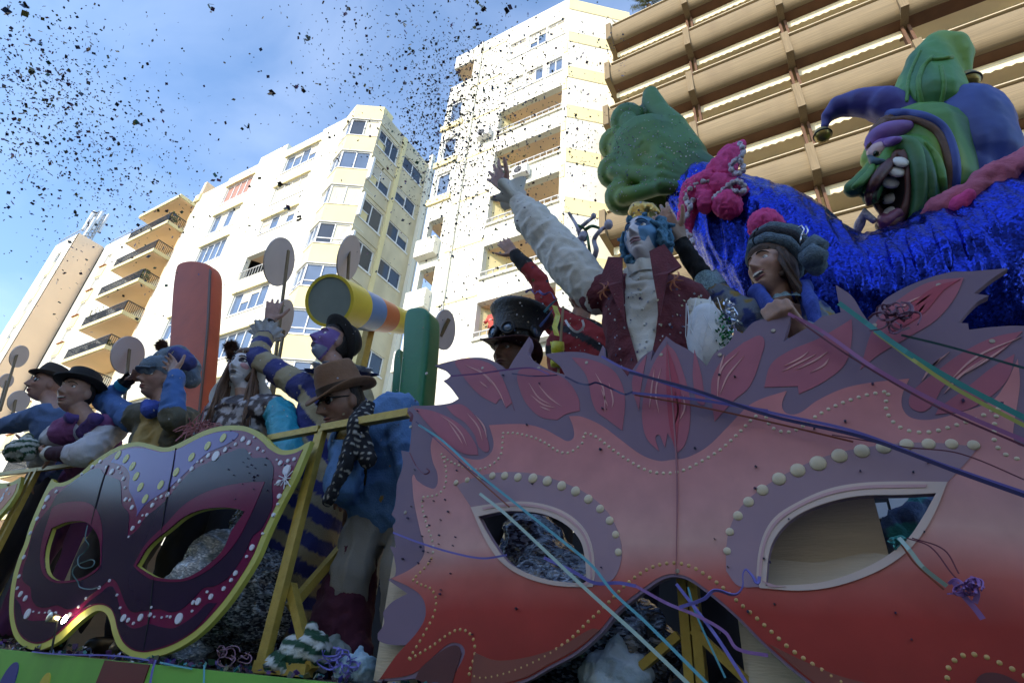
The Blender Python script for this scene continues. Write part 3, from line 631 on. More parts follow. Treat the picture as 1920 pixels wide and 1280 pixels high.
rimL = path('884,951c 929,944 971,940 1019,945 1064,962 1098,993 1113,1032 1116,1077 1112,1100c 1056,1099 1008,1090 966,1072 935,1047 909,1007', YF)
rimR = path('1776,904c 1690,903 1612,906 1553,917 1499,940 1452,971 1428,1014 1419,1077 1425,1102c 1499,1107 1561,1100 1632,1077 1686,1046 1725,1007 1753,960', YF)
for rim, eye in ((rimL, eyeL), (rimR, eyeR)):
    layer(RMk, 'eye_rim', M_rim, None, 3, [eye], pts=rim)
    c = Vector((sum(p[0] for p in rim) / len(rim), sum(p[1] for p in rim) / len(rim)))
    mid = [((a[0] * .55 + b[0] * .45), (a[1] * .55 + b[1] * .45)) for a, b in zip(rim, eye)]
    half = len(mid) * 6 // 10; st = [(a[0] * .75 + b[0] * .25, a[1] * .75 + b[1] * .25) for a, b in zip(rim, eye)][2:half]; md = [(a[0] * .5 + b[0] * .5, a[1] * .5 + b[1] * .5) for a, b in zip(rim, eye)][2:half]
    layer(RMk, 'rim_rose_band', M_rimin, None, 4, pts=st + md[::-1])  # rose paint band along part of the eye rim
petals = ['776,765c 810,770 850,787 875,807 893,835 897,853c 870,850 840,832 807,800 790,780', '837,762c 865,758 890,778 908,808 917,835 914,847 899,838 890,815 872,792 850,777', '855,677 885,673 915,680 930,690 945,715 957,745 965,770c 960,755c 949,765c 940,748 930,757c 902,742 880,720 862,695', '972,697 995,690 1027,695 1065,715 1085,747 1087,770c 1062,776 1045,787c 1015,782 990,760 975,730', '1072,670c 1110,675 1147,692 1165,717 1172,750 1167,807c 1140,787 1120,772 1110,750 1100,705', '1251,645c 1266,660 1280,695 1293,745 1293,800 1283,835 1271,848c 1262,828 1252,812c 1247,838c 1232,815 1236,846c 1212,820 1204,775 1211,725 1227,680', '1395,642c 1430,632 1425,675 1405,725 1377,750 1340,790c 1335,750 1335,712 1355,675', '1433,726c 1446,683 1482,657 1531,637 1577,611 1597,598c 1597,637 1584,683 1544,716 1498,739c 1496,724c', '1807,521c 1790,559 1754,601 1695,637 1649,664 1613,693c 1630,634 1649,595 1695,555 1744,529', '1918,621c 1859,634 1800,664 1748,703 1712,733 1705,759 1728,772 1748,759 1771,723 1826,690 1872,664', '1902,664c 1859,690 1810,729 1761,765 1754,777c 1810,769 1859,742 1892,706', '1960,650c 1935,670 1925,720 1930,760 1955,740 1975,700', '2005,740c 1985,790 1990,860 2015,900 2035,850', '1302,655c 1312,690 1318,720 1316,760 1300,715', '1213,665c 1195,690 1185,720 1198,770c 1203,720']
for t in petals: layer(RMk, 'painted_petal', M_petal, t, 1)
M_petalr = mat('red_petal_paint', (.40, .05, .09), .5, var=.12)
layer(RMk, 'petal_centre', M_petalr, '1250,648c 1266,690 1277,740 1272,800 1268,850c 1256,800 1250,730', 2)
layer(RMk, 'petal_centre', M_petalr, '1800,525c 1770,545 1735,585 1700,610 1665,625c 1700,580 1750,540', 2)
for t in ('826,778 850,795 867,815 876,835', '841,790 860,818 868,832', '876,774 897,800 905,825', '892,778 908,800 913,820', '895,690 920,712 938,738 947,760', '874,685 905,700 925,722', '900,715 915,727', '995,740 1018,758 1042,765', '1010,722 1030,745 1055,763', '992,718 1010,745 1035,760', '1013,762 1032,770', '1117,700 1132,730 1135,775', '1142,718 1150,750 1148,765', '1128,730 1140,762', '1228,690 1222,730 1218,765', '1240,690 1230,735 1236,775', '1265,730 1272,770 1262,805', '1281,740 1284,765 1275,788', '1385,660 1352,695 1345,750', '1395,668 1365,705 1350,740', '1358,665 1348,700', '1467,697 1500,680 1530,665', '1470,687 1500,672 1516,660', '1492,694 1530,675 1552,660', '1520,699 1545,685 1554,673', '1730,555 1700,570 1690,582', '1745,553 1715,575', '1735,570 1720,590', '1728,715 1745,690 1780,660', '1735,700 1765,670', '1770,738 1800,705 1850,670', '1810,700 1850,675 1890,648', '1775,720 1830,670 1915,632'):
    streak(RMk, 'painted_streak', M_streak, t, 2 if 'x' not in t else 2, .0045)
streak(RMk, 'seam', mat('seam_line_paint', (.36, .15, .18), .6), '1250,640 1262,760 1270,900 1268,1078', 3, .004)  # thin darker rose line down the centre seam
M_screw = mat('screw_head', (.35, .33, .30), .35, metal=.8)
for px_, py_ in ((800, 700), (905, 690), (1010, 690), (1100, 680), (1240, 665), (1350, 665), (1450, 620), (1640, 610), (1760, 535), (1860, 640), (770, 800), (760, 960), (1270, 1070)): 
    c_ = P(px_, py_, YF - .0005); MB().lathe(c_, (0, -1, 0), [(.006, 0), (.005, .0022), (0, .0024)], 10).build('screw', M_screw, RMk)
# beads
def along(txt, sp, Y=YF):
    p = path(txt, Y, closed=False, n=8); outp = [p[0]]; acc = 0
    for a, b in zip(p, p[1:]):
        d = math.hypot(b[0] - a[0], b[1] - a[1])
        while acc + d >= sp:
            t = (sp - acc) / d; a = (a[0] + (b[0] - a[0]) * t, a[1] + (b[1] - a[1]) * t); outp.append(a); d = math.hypot(b[0] - a[0], b[1] - a[1]); acc = 0
        acc += d
    return outp
def dome(name, m, h=.5, n=10):
    mb = MB(); pr = [(1, 0), (.86, .5 * h), (.5, .87 * h), (0, h)]
    mb.lathe((0, 0, 0), (0, -1, 0), pr, n); me = bpy.data.meshes.new(name); me.from_pydata(mb.v, [], mb.f); me.materials.append(m)
    me.polygons.foreach_set('use_smooth', [True] * len(me.polygons)); return me
dm_p, dm_g, dm_b = dome('bead', M_pearl), dome('bead', M_gpearl), dome('pearl', M_pearl, .32, 16)
def bead(me, name, parent, x, z, r, Y, k=1):
    o = link(name, me, parent); b = base(parent); o.location = (x - b.x, Y - .0016 * k - b.y + .0003, z - b.z); o.scale = (r, r, r); return o
strings = [('944,812 965,812 997,819 1022,830 1047,846 1065,849 1082,840 1092,830 1095,812c 1115,817 1152,845 1190,870 1220,884 1252,887 1280,882 1315,865 1352,842 1385,812 1415,782 1434,774c 1444,798 1469,810 1495,805 1528,782 1564,762 1613,744 1649,736 1667,734c 1661,755 1664,775 1679,795 1705,808 1744,810 1790,798 1836,782 1872,764c 1864,800 1866,831 1885,852 1930,866', 0),
           ('943,820 940,850 930,865 910,877 890,880 865,874 840,862 828,851c 835,870 837,890 834,912 820,927 792,932c 792,947 794,959 801,985 811,1013 812,1038 802,1058 774,1086c 791,1096 808,1103 818,1122 814,1151 802,1176 788,1201 765,1238c 783,1227 811,1210 839,1190 859,1180 876,1183 888,1198 891,1221 887,1241 878,1262c 904,1270 943,1263 985,1248 1027,1227 1070,1197 1106,1162 1125,1145 1150,1120 1167,1102 1185,1086 1205,1072 1230,1060 1257,1055 1282,1057 1307,1067 1327,1080 1350,1096 1380,1124 1412,1152 1445,1182 1480,1214 1520,1242 1578,1277 1650,1310 1730,1345', 1),
           ('1776,1270 1778,1252 1800,1230 1834,1227 1872,1241 1912,1261 1960,1290', 1)]
for t, gold in strings:
    for x, z in along(t, .0172): bead(dm_g if (gold and z < z0 + (z1 - z0) * .44) else dm_p, 'bead', RMk, x, z, .0046, YF)
for (px, py, r) in [(856,905,6),(877,900,6),(900,895,7),(924,892,8),(947,892,9),(972,895,9.5),(1000,897,11),(1027,902,11),(1054,911,10.5),(1080,921,10.5),(1104,936,10),(1126,954,9),(1144,976,9),(1155,1002,8),(1160,1035,8),
                    (1364,1033,8),(1369,997,8.5),(1384,967,10),(1404,941,11),(1430,919,12),(1461,898,14),(1496,882,15),(1534,869,16.5),(1574,855,15.5),(1616,846,15),(1657,839,14.5),(1700,834,13),(1741,833,12.5),(1784,833,11.5),(1825,835,11)]:
    p = P(px, py, YF); bead(dm_b, 'pearl', RMk, p.x, p.z, r * mpp(px, py, YF) * .9, YF, 2)

# ---- purple mask
PB = P(190, 1140, YF)
PM = thing('mask_board', 'dark purple carnival mask board edged in lime yellow with white and yellow spots', 'mask board', (PB.x, YF, ZD), 'mask boards along the float edge')
M_lime = mat('lime_yellow_paint', (.52, .50, .10), .45, var=.08, vscale=4)
M_plum = mat('plum_print', (.022, .010, .038), .15, var=.2, vscale=2, spec=.25)
M_wine = mat('wine_print', (.16, .010, .058), .16, var=.12, vscale=4, spec=.25)
M_lav = mat('lavender_print', (.15, .105, .36), .16, var=.15, vscale=2, spec=.25)
M_dotw = mat('white_print', (.72, .72, .80), .3)
M_doty = mat('yellow_print', (.60, .58, .16), .35)
eL = path('98,990c 125,979 156,977 172,985 186,1007 190,1032 189,1060c 163,1079 138,1087 106,1087 89,1075 84,1050 87,1024', YF)
eR = path('257,1060c 280,1024 319,991 348,968 378,956 417,951 446,954 461,959c 450,975 436,995 421,1028 406,1046 371,1073 340,1085 293,1081 270,1069', YF)
osil = '97,897c 105,904 121,903 147,889 176,864 207,844 234,832 260,828 283,833 303,838 320,837 348,824 378,809 407,800 436,797 460,799 479,806 497,819 511,833 530,843 554,841 573,831 583,826c 573,852 554,897 524,954 500,1005 482,1047 452,1096 417,1144 372,1190 326,1219 280,1233 260,1233 240,1227 221,1211 211,1187 205,1162 197,1148 183,1144 167,1152 142,1172 114,1199 87,1214 65,1218 41,1209 26,1191 18,1158 18,1122 24,1081 35,1044 45,1020 55,987 72,946 86,917'
op = path(osil, YF)
MB().plate(op, [eL, eR], YF, YF + .02).build('board', M_lime, PM)
isil = '105,912c 122,910 150,896 180,871 210,851 235,840 260,836 283,841 303,846 322,845 350,833 380,818 408,809 436,806 458,808 475,815 491,827 505,841 527,852 550,850 568,842c 545,893 516,950 492,1000 474,1042 445,1090 411,1136 367,1181 323,1208 280,1221 260,1221 244,1215 230,1201 221,1180 215,1155 206,1139 186,1133 163,1141 136,1163 109,1188 85,1203 66,1206 46,1198 34,1182 27,1155 27,1122 33,1081 44,1044 54,1020 64,987 81,946 94,920'
layer(PM, 'wine_field', M_wine, isil, 1, [eL, eR])
layer(PM, 'plum_field', M_plum, '''107,928c 137,903 166,884 187,878 197,889 211,895 225,901 228,921 230,946 242,962 242,983 240,1008c 260,991 273,971 293,954 312,938 329,917 358,885 389,868 426,850 456,840 467,848 475,858 495,858 508,864 514,881 511,907 512,946 505,965 491,991 475,1005 463,1031 450,1054 429,1082 404,1098 383,1102 367,1118 342,1141 321,1147 298,1141 264,1146 248,1146 238,1134 230,1115 221,1093 213,1085 203,1089 189,1101 171,1115 150,1134 130,1142 108,1134 89,1138 71,1136 61,1122 58,1101 45,1089 44,1069 53,1040 57,1020 64,995 82,966 94,952''', 2, [eL, eR])
layer(PM, 'lavender_field', M_lav, '209,866c 234,874 244,889 243,917 252,936 258,956 257,968c 273,946 303,925 315,917 346,889 389,850 426,833 448,815 436,808c 407,811 374,822 348,836 329,844 303,848 273,841 244,841 222,850', 2)
layer(PM, 'plum_lower', M_plum, '29,1119c 39,1134 43,1152 55,1162 78,1163 100,1160 140,1154 165,1130 190,1111 203,1100 213,1100 222,1125 231,1160 246,1176 262,1176 280,1169 300,1174 325,1177 345,1168 370,1150 390,1131 408,1130c 367,1178 323,1205 280,1218 260,1218 246,1212 232,1198 223,1178 217,1152 207,1136 186,1130 161,1138 134,1160 107,1186 85,1200 66,1203 48,1195 36,1180 30,1155', 2)
rl = path('93,972c 102,950 137,940 170,944 186,962 193,995 192,1030 189,1062 163,1083 138,1091 106,1092 86,1080 78,1060 78,1030 84,1000', YF)
layer(PM, 'eye_rim', M_wine, None, 3, [eL], pts=rl)
rr_ = path('252,1060c 275,1020 310,985 345,948 380,926 420,912 460,905 498,903c 485,935 468,972 448,1010 418,1047 378,1077 340,1090 290,1087 266,1074', YF)
layer(PM, 'eye_rim', M_wine, None, 3, [eR], pts=rr_)
def disc(parent, name, m, px, py, rpx, k, Y=YF, sx=1.0, n=16):
    c = P(px, py, Y); r = rpx * mpp(px, py, Y)
    return MB().plate([(c.x + r * sx * math.cos(6.2832 * q / n), c.z + r * math.sin(6.2832 * q / n)) for q in range(n)], [], Y - .0016 * k, Y + .001).build(name, m, parent)
for px, py in ((223,853),(238,860),(250,874),(257,893),(265,913),(274,935),(303,909),(332,885),(361,857),(391,836),(420,821)): disc(PM, 'yellow_spot', M_doty, px, py, 8.5, 4, sx=.95)
wd_ = [(211,884,7),(201,876,4),(223,877,4),(233,897,5),(189,865,4.5),(174,875,4.5),(154,889,3.5),(236,914,3),(237,936,5),(245,937,3.5),(249,951,5.5),(250,990,5.5),(243,1006,2.5),(228,886,2.5),(90,934,8),(107,921,4),(84,950,5),(71,972,5),(58,999,4.5),(46,1044,5),(37,1080,4.5),(40,1113,6.5),(49,1121,6.5),(53,1150,11),(34,1102,4),(94,1146,4),(105,1150,5),(132,1152,5.5),(64,1146,2),(75,1148,2),(86,1148,2),(149,1137,3),(163,1121,3),(188,1101,4),(207,1088,3.5),(221,1115,3),(227,1139,3),(233,1158,8),(242,1162,5),(252,1168,3.5),(265,1157,8),(283,1152,5),(286,1138,3),(291,1156,2.5),(305,1157,2.5),(315,1155,2.5),(337,1159,12),(321,1156,3),(373,1127,8),(364,1129,5),(397,1118,6.5),(362,1145,3),(390,1109,3),(421,1103,5),(435,1087,4.5),(443,1074,6),(474,1026,7),(464,1043,3.5),(494,1000,3),(514,965,5),(525,930,6),(522,945,3),(524,905,7),(538,905,5),(539,881,12),(527,868,6),(541,864,4.5),(553,861,4.5),(521,862,2.5),(485,841,4.5),(495,846,3),(468,830,6),(457,823,6.5),(443,833,4),(424,843,6),(406,855,12),(392,854,6),(380,864,4),(361,879,6),(338,901,5),(328,914,3),(316,927,6),(304,931,4),(287,947,5.5),(294,935,3),(277,965,4),(263,978,4),(269,966,2.5),(372,866,2.5),(478,820,2.5),(470,850,2.5)]
for px, py, r in wd_: disc(PM, 'white_spot', M_dotw, px, py, r * .8, 4)
c = P(538, 898, YF)
st = MB()
for k in range(9):
    a_ = k * .7; l_ = .03 + .012 * (k % 3); st.bar((c.x, YF - .0085, c.z), (c.x + l_ * math.cos(a_), YF - .0085, c.z + l_ * math.sin(a_)), .0025, .003)
st.build('white_star', M_dotw, PM)
M_seam = mat('seam_black', (.01, .01, .012), .8)
for t, w_ in (('331,840 325,880 316,925 310,960 303,1005', .006), ('290,1083 287,1110 281,1160 271,1220', .004), ('205,872 196,895 186,930 177,965 173,983', .007)): streak(PM, 'seam', M_seam, t, 4, w_)
# hanging cord out of the left eye
cpts = path(' '.join('%d,%d' % q for q in ((164,985),(160,1010),(166,1022),(158,1035),(147,1045),(150,1062),(172,1062),(176,1050),(160,1052),(140,1062),(136,1075),(146,1090),(150,1100),(170,1104),(186,1100))), None, closed=False, n=5)
cb = MB().tube([P(*q, YF - .02 - .01 * math.sin(i * .3)) for i, q in enumerate(cpts)], .0025, 6)
cordo = cb.build('cord', mat('teal_cord', (.05, .12, .13), .5)); tag(cordo, 'thin teal cord looping out of the left eye of the purple mask', 'cord')
# added glowing disc in place of a light's reflection in the glossy board
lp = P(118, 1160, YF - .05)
LP = thing('reflection_glow', 'small added glowing disc standing in for a reflection on the purple mask lower left lobe', 'added glow', lp)
MB().lathe(lp + Vector((0, -.02, 0)), (0, -1, .1), [(0, .005), (.014, 0), (.018, .03), (.02, .034), (.016, .036)], 16).build('housing', mat('holder_steel', (.5, .48, .4), .3, metal=1), LP, smooth=True)
MB().lathe(lp + Vector((0, .005, 0)), (0, 1, -.1), [(.017, 0), (.012, .006), (0, .008)], 16).build('glow_disc', mat('reflected_glow', (1, .86, .55), .5, emit=22), LP)
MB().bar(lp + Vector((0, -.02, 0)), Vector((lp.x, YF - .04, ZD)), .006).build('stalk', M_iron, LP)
# ---- third mask at the left edge
OM = thing('mask_board', 'orange carnival mask board cut by the left edge of the photo', 'mask board', (P(-60, 1000, YF).x, YF, ZD), 'mask boards along the float edge')
o3 = path('40,893c 34,918 18,945 0,966 -40,1010 -90,1080 -160,1150 -220,1190 -300,1200c -380,1130 -400,1050 -380,1000 -330,950 -280,880 -200,850 -130,868 -60,900 0,905 22,903', YF)
MB().plate(o3, [], YF, YF + .02).build('board', M_lime, OM)
layer(OM, 'orange_field', mat('orange_print', (.50, .12, .035), .3, var=.15), '33,906c 26,925 8,948 -12,970 -50,1015 -100,1080 -160,1130 -220,1165 -300,1180c -360,1120 -380,1050 -350,1000 -300,950 -250,890 -200,868 -130,882 -60,912 0,916', 1)
for px, py, r in ((14,918,4),(8,926,3),(4,935,6),(18,925,2.5),(-5,950,4)): disc(OM, 'white_spot', M_dotw, px, py, r, 2)
# ================================================================= voxel-skinned bodies and clothes
TMP = bpy.data.scenes.new('tmp')
def caps(a, b, ra, rb=None, tag_='x', sq=1.0, ref=None):
    return (Vector(a), Vector(b), ra, ra if rb is None else rb, tag_, sq, Vector(ref) if ref is not None else None)
def caps_mesh(c, n=14):
    a, b, ra, rb, _, sq, ref = c; d = b - a; ln_ = d.length
    if ln_ < 1e-5: d = Vector((0, 0, 1)); ln_ = 1e-5
    ax = d.normalized(); prof = []
    for k in range(5): th = math.pi / 2 * (1 - k / 4); prof.append((ra * math.cos(th), -ra * math.sin(th)))
    for k in range(5): th = math.pi / 2 * k / 4; prof.append((rb * math.cos(th), ln_ + rb * math.sin(th)))
    prof[0] = (0, prof[0][1]); prof[-1] = (0, prof[-1][1])
    u = ref if ref is not None else None
    if u is None or abs(u.normalized().dot(ax)) > .98: u = ax.orthogonal()
    mb = MB(); mb.lathe(a, ax, prof, n, sx=sq, ref=u); return mb.v, mb.f
def voxel(mesh_list, vox, smooth=0):
    v = []; f = []
    for vs, fs in mesh_list:
        k = len(v); v += [tuple(p) for p in vs]; f += [tuple(i + k for i in q) for q in fs]
    me = bpy.data.meshes.new('t'); me.from_pydata(v, [], f); o = bpy.data.objects.new('t', me); TMP.collection.objects.link(o)
    m = o.modifiers.new('r', 'REMESH'); m.mode = 'VOXEL'; m.voxel_size = vox; m.adaptivity = 0
    if smooth: s = o.modifiers.new('s', 'SMOOTH'); s.iterations = smooth; s.factor = .5
    vl = TMP.view_layers[0]; vl.update(); dg = vl.depsgraph; dg.update()
    r = bpy.data.meshes.new_from_object(o.evaluated_get(dg)); bpy.data.objects.remove(o); bpy.data.meshes.remove(me); return r
def getco(me):
    a = np.empty(len(me.vertices) * 3, np.float32); me.vertices.foreach_get('co', a); return a.reshape(-1, 3).astype(np.float64)
def setco(me, co): me.vertices.foreach_set('co', co.astype(np.float32).ravel()); me.update()
def nearest(co, cl):
    best = np.full(len(co), 1e9); idx = np.zeros(len(co), int); tt = np.zeros(len(co))
    for i, c in enumerate(cl):
        a = np.array(c[0]); d = np.array(c[1]) - a; l2 = max(d @ d, 1e-9); t = np.clip((co - a) @ d / l2, 0, 1)
        ds = np.linalg.norm(co - a - t[:, None] * d, axis=1) - (c[2] + (c[3] - c[2]) * t)
        k = ds < best; best[k] = ds[k]; idx[k] = i; tt[k] = t[k]
    return idx, tt
def setcol(me, rgb):
    at = me.color_attributes.new('Col', 'FLOAT_COLOR', 'POINT'); a = np.ones((len(me.vertices), 4), np.float32); a[:, :3] = np.clip(rgb, 0, 1); at.data.foreach_set('color', a.ravel())
def folds(me, amp, scale, stretch=None, seed=0):
    co = getco(me); nr = np.empty(len(co) * 3, np.float32); me.vertex_normals.foreach_get('vector', nr); nr = nr.reshape(-1, 3)
    s = np.array(stretch if stretch is not None else (1, 1, 1)) * scale; q = co * s + seed * 7.3
    h = np.array([noise.noise(p) * .6 + (.22 - abs(noise.noise(p * 1.7))) * 1.5 + (.2 - abs(noise.noise(p * 3.9))) * .45 for p in map(Vector, q)])
    setco(me, co + nr * (h * amp * 1.15)[:, None])
def cloth(name, parent, cl, m, vox=.011, smooth=3, amp=.010, scale=9, stretch=None, colfn=None, extra=(), cut=None, seed=0):
    if name in ('jacket', 'coat'): cl = [c[:2] + (c[2] * (.94 if c[2] > .05 else 1), c[3] * (.94 if c[3] > .05 else 1)) + c[4:] for c in cl]
    me = voxel([caps_mesh(c) for c in cl] + list(extra), vox, smooth); me.name = name
    if amp: folds(me, amp, scale, stretch, seed)
    if cut or colfn:
        co = getco(me); idx, t = nearest(co, cl); tags = np.array([c[4] for c in cl])[idx]
    if colfn: setcol(me, colfn(co, tags, t))
    if cut:
        kill = cut(co, tags, t); bm = bmesh.new(); bm.from_mesh(me); bm.verts.ensure_lookup_table()
        bmesh.ops.delete(bm, geom=[bm.verts[i] for i in np.nonzero(kill)[0]], context='VERTS')
        if hasattr(cut, 'snap'):
            p_, wf, cx, z1 = cut.snap
            for v in bm.verts:
                if v.is_boundary:
                    q = v.co - p_.neck; x = q.dot(p_.side) - cx; z = q.dot(p_.up); w_ = float(wf(z))
                    if z > z1 + vox * 2 and abs(abs(x) - w_) < vox * 2.2: v.co += p_.side * (math.copysign(w_, x) - x)
        bm.to_mesh(me); bm.free()
    b = base(parent); setco(me, getco(me) - np.array(b)); me.materials.clear(); me.materials.append(m)
    me.polygons.foreach_set('use_smooth', [True] * len(me.polygons)); return link(name, me, parent)
def sstep(x, a, b): t = np.clip((x - a) / (b - a), 0, 1); return t * t * (3 - 2 * t)
def face_surf(d, o):
    """unit directions in head axes (x side, y forward, z up) -> points on the head"""
    rx, ry, rz = .075, .096, .118
    t = 1 / np.sqrt((d[:, 0] / rx) ** 2 + (d[:, 1] / ry) ** 2 + (d[:, 2] / rz) ** 2); p = d * t[:, None]; x, y, z = p[:, 0].copy(), p[:, 1].copy(), p[:, 2].copy()
    low = sstep(-z, .0, .115); x *= 1 - o.get('jaw', .30) * low; y = np.where(y < 0, y * (1 - .45 * low), y)
    fr = sstep(y, .02, .06); G = lambda cx, cz, sx, sz: np.exp(-((x - cx) / sx) ** 2 - ((z - cz) / sz) ** 2)
    y += sstep(-z, .05, .11) * .016 * sstep(y, -.01, .05)
    nl = o.get('nose', 1.0); ridge = np.exp(-(x / .0115) ** 2) * sstep(z, -.048, -.03) * sstep(-z, -.04, .03)
    dy = .024 * nl * ridge + .006 * nl * G(0, -.030, .014, .010) + .006 * (G(.015, -.036, .007, .007) + G(-.015, -.036, .007, .007))
    dy += -.013 * (G(.032, .012, .017, .013) + G(-.032, .012, .017, .013)) + .006 * (G(.030, .036, .024, .009) + G(-.030, .036, .024, .009))
    dy += .006 * (G(.045, -.020, .018, .018) + G(-.045, -.020, .018, .018)) - .004 * (G(.038, -.055, .012, .02) + G(-.038, -.055, .012, .02))
    dy += .007 * (G(0, -.058, .022, .006) + G(0, -.072, .018, .006)) - .006 * G(0, -.065, .026, .0028) + .006 * G(0, -.098, .022, .014) - .004 * G(0, -.083, .02, .006)
    return np.stack([x, y + dy * fr, z], 1)
class Head:
    def __init__(s, c, fwd, up=(0, 0, 1), scale=1.0, **o):
        s.c = Vector(c); s.F = Vector(fwd).normalized(); s.X = s.F.cross(Vector(up)).normalized(); s.U = s.X.cross(s.F).normalized(); s.s = scale; s.o = o
        s.M = np.array([s.X, s.F, s.U])                                 # rows: local axes
    def w(s, p): return s.c + (s.X * p[0] + s.F * p[1] + s.U * p[2]) * s.s
    def loc(s, co): return ((co - np.array(s.c)) @ s.M.T) / s.s
    def wor(s, p): return np.array(s.c) + (p * s.s) @ s.M
    def surf(s, x, z):                                             # point on the face at frontal position x, z
        lo, hi = .02, .16; d0 = None
        for y in np.linspace(.04, .13, 60):
            d = np.array([[x, y, z]]); d /= np.linalg.norm(d); q = face_surf(d, s.o)[0]
            e = abs(q[0] - x) + abs(q[2] - z)
            if d0 is None or e < d0[0]: d0 = (e, q)
        return d0[1]
    def mesh(s, n=44, m=40):
        th = np.linspace(0, math.pi, m + 1); vs = []
        for t in th:
            for k in range(n): a = 6.28318 * k / n; vs.append((math.sin(t) * math.cos(a), math.sin(t) * math.sin(a), math.cos(t)))
        p = s.wor(face_surf(np.array(vs), s.o)); fs = [(i * n + k, (i + 1) * n + k, (i + 1) * n + (k + 1) % n, i * n + (k + 1) % n) for i in range(m) for k in range(n)]
        return [tuple(q) for q in p], fs
    def cap(s, m_out, name, mat_, parent, keep, off=.012, amp=.004, n=48, mm=40, scale=40, seed=1):
        """shell over the scalp where keep(local dir points)"""
        th = np.linspace(0, math.pi, mm + 1); d = np.array([(math.sin(t) * math.cos(6.28318 * k / n), math.sin(t) * math.sin(6.28318 * k / n), math.cos(t)) for t in th for k in range(n)])
        p = face_surf(d, {}); h = np.array([noise.noise(Vector(q) * scale + Vector((seed, 0, 0))) for q in p])
        q = p + d * (off + amp * h)[:, None]; kp = keep(p); wv = s.wor(np.where(kp[:, None], q, p * .97)); b = np.array(base(parent))
        fs = [f for f in ((i * n + k, (i + 1) * n + k, (i + 1) * n + (k + 1) % n, i * n + (k + 1) % n) for i in range(mm) for k in range(n)) if kp[list(f)].sum() >= 2]
        me = bpy.data.meshes.new(name); me.from_pydata([tuple(x) for x in wv - b], [], fs); me.materials.append(mat_); me.polygons.foreach_set('use_smooth', [True] * len(fs)); return link(name, me, parent)
def hand(Wp, dv, nrm, s=1.0, curl=.25, spread=.35, ts=1, thumb=.9, tg='skin', fc=None):
    d = Vector(dv).normalized(); nn = Vector(nrm); nn = (nn - d * nn.dot(d)).normalized(); sd = d.cross(nn).normalized() * ts; Wp = Vector(Wp); o = []
    offs = (.030, .011, -.009, -.027); lens = (.070, .079, .074, .058)
    o.append(caps(Wp - d * .02, Wp + d * .02, .026 * s, .028 * s, tg, .75, nn)); 
    for i, of in enumerate(offs):
        k = Wp + d * (.086 - (.008 if i == 3 else 0)) * s + sd * of * s
        o.append(caps(Wp + d * .012 * s + sd * of * .6 * s, k, .0145 * s, .0115 * s, tg)); 
        fd = (d + sd * (of / .03) * spread * .5).normalized(); p = k; cu = fc[i] if fc else curl
        for j, fr_ in enumerate((.44, .31, .25)):
            fd = (Matrix.Rotation(-cu * (1, 1.2, .9)[j], 3, sd * ts) @ fd).normalized() if cu else fd
            q = p + fd * lens[i] * fr_ * s; o.append(caps(p, q, (.0098 - .0009 * j) * s, (.0090 - .0010 * j) * s, tg)); p = q
    b = Wp + d * .022 * s + sd * .024 * s; td = (d * .55 + sd * thumb + nn * .35).normalized(); q = b + td * .034 * s
    o.append(caps(b, q, .0150 * s, .0125 * s, tg)); td2 = (td + d * .55).normalized(); q2 = q + td2 * .034 * s; o.append(caps(q, q2, .0110 * s, .0095 * s, tg)); q3 = q2 + (td2 + d * .25).normalized() * .024 * s; o.append(caps(q2, q3, .0095 * s, .0078 * s, tg))
    return o
SK = mat('skin', (.4, .25, .2), .5, attr=True, var=.14, vscale=38, bump=.12, bscale=260, spec=.4)
M_eye = mat('eye_paint', (1, 1, 1), .2, attr=True)
M_brow_h = mat('brow_hair', (.02, .014, .01), .8)
M_lip = mat('lip', (.30, .10, .09), .4); M_teeth = mat('teeth', (.75, .72, .65), .3); M_mouth = mat('mouth_dark', (.03, .008, .008), .6)
def dirs(c):
    t = Vector((CAM.x - c.x, CAM.y - c.y, 0)).normalized(); return t, Vector((t.y, -t.x, 0))        # towards camera, picture-left
def face_dir(c, l, t, u):
    T_, L_ = dirs(c); return (L_ * l + T_ * t + Vector((0, 0, u))).normalized()
def legs(pel, side, foot_z=ZD, turn=(0, -1, 0), spread=.1, s=1.0):
    o = []; tv = Vector(turn)
    for k in (-1, 1):
        hp = pel + side * k * .09 * s; an = Vector((hp.x, hp.y, foot_z + .08)) + side * k * spread * .4; L2 = (hp - an).length / 2; T = .43 * s
        bend = min(math.sqrt(max(T * T - L2 * L2, 0)), .07); kn = (hp + an) / 2 + tv * (bend + .015); o.append((hp, kn, an, an + tv * .16 - Vector((0, 0, .045)) + side * k * .03))
    return o
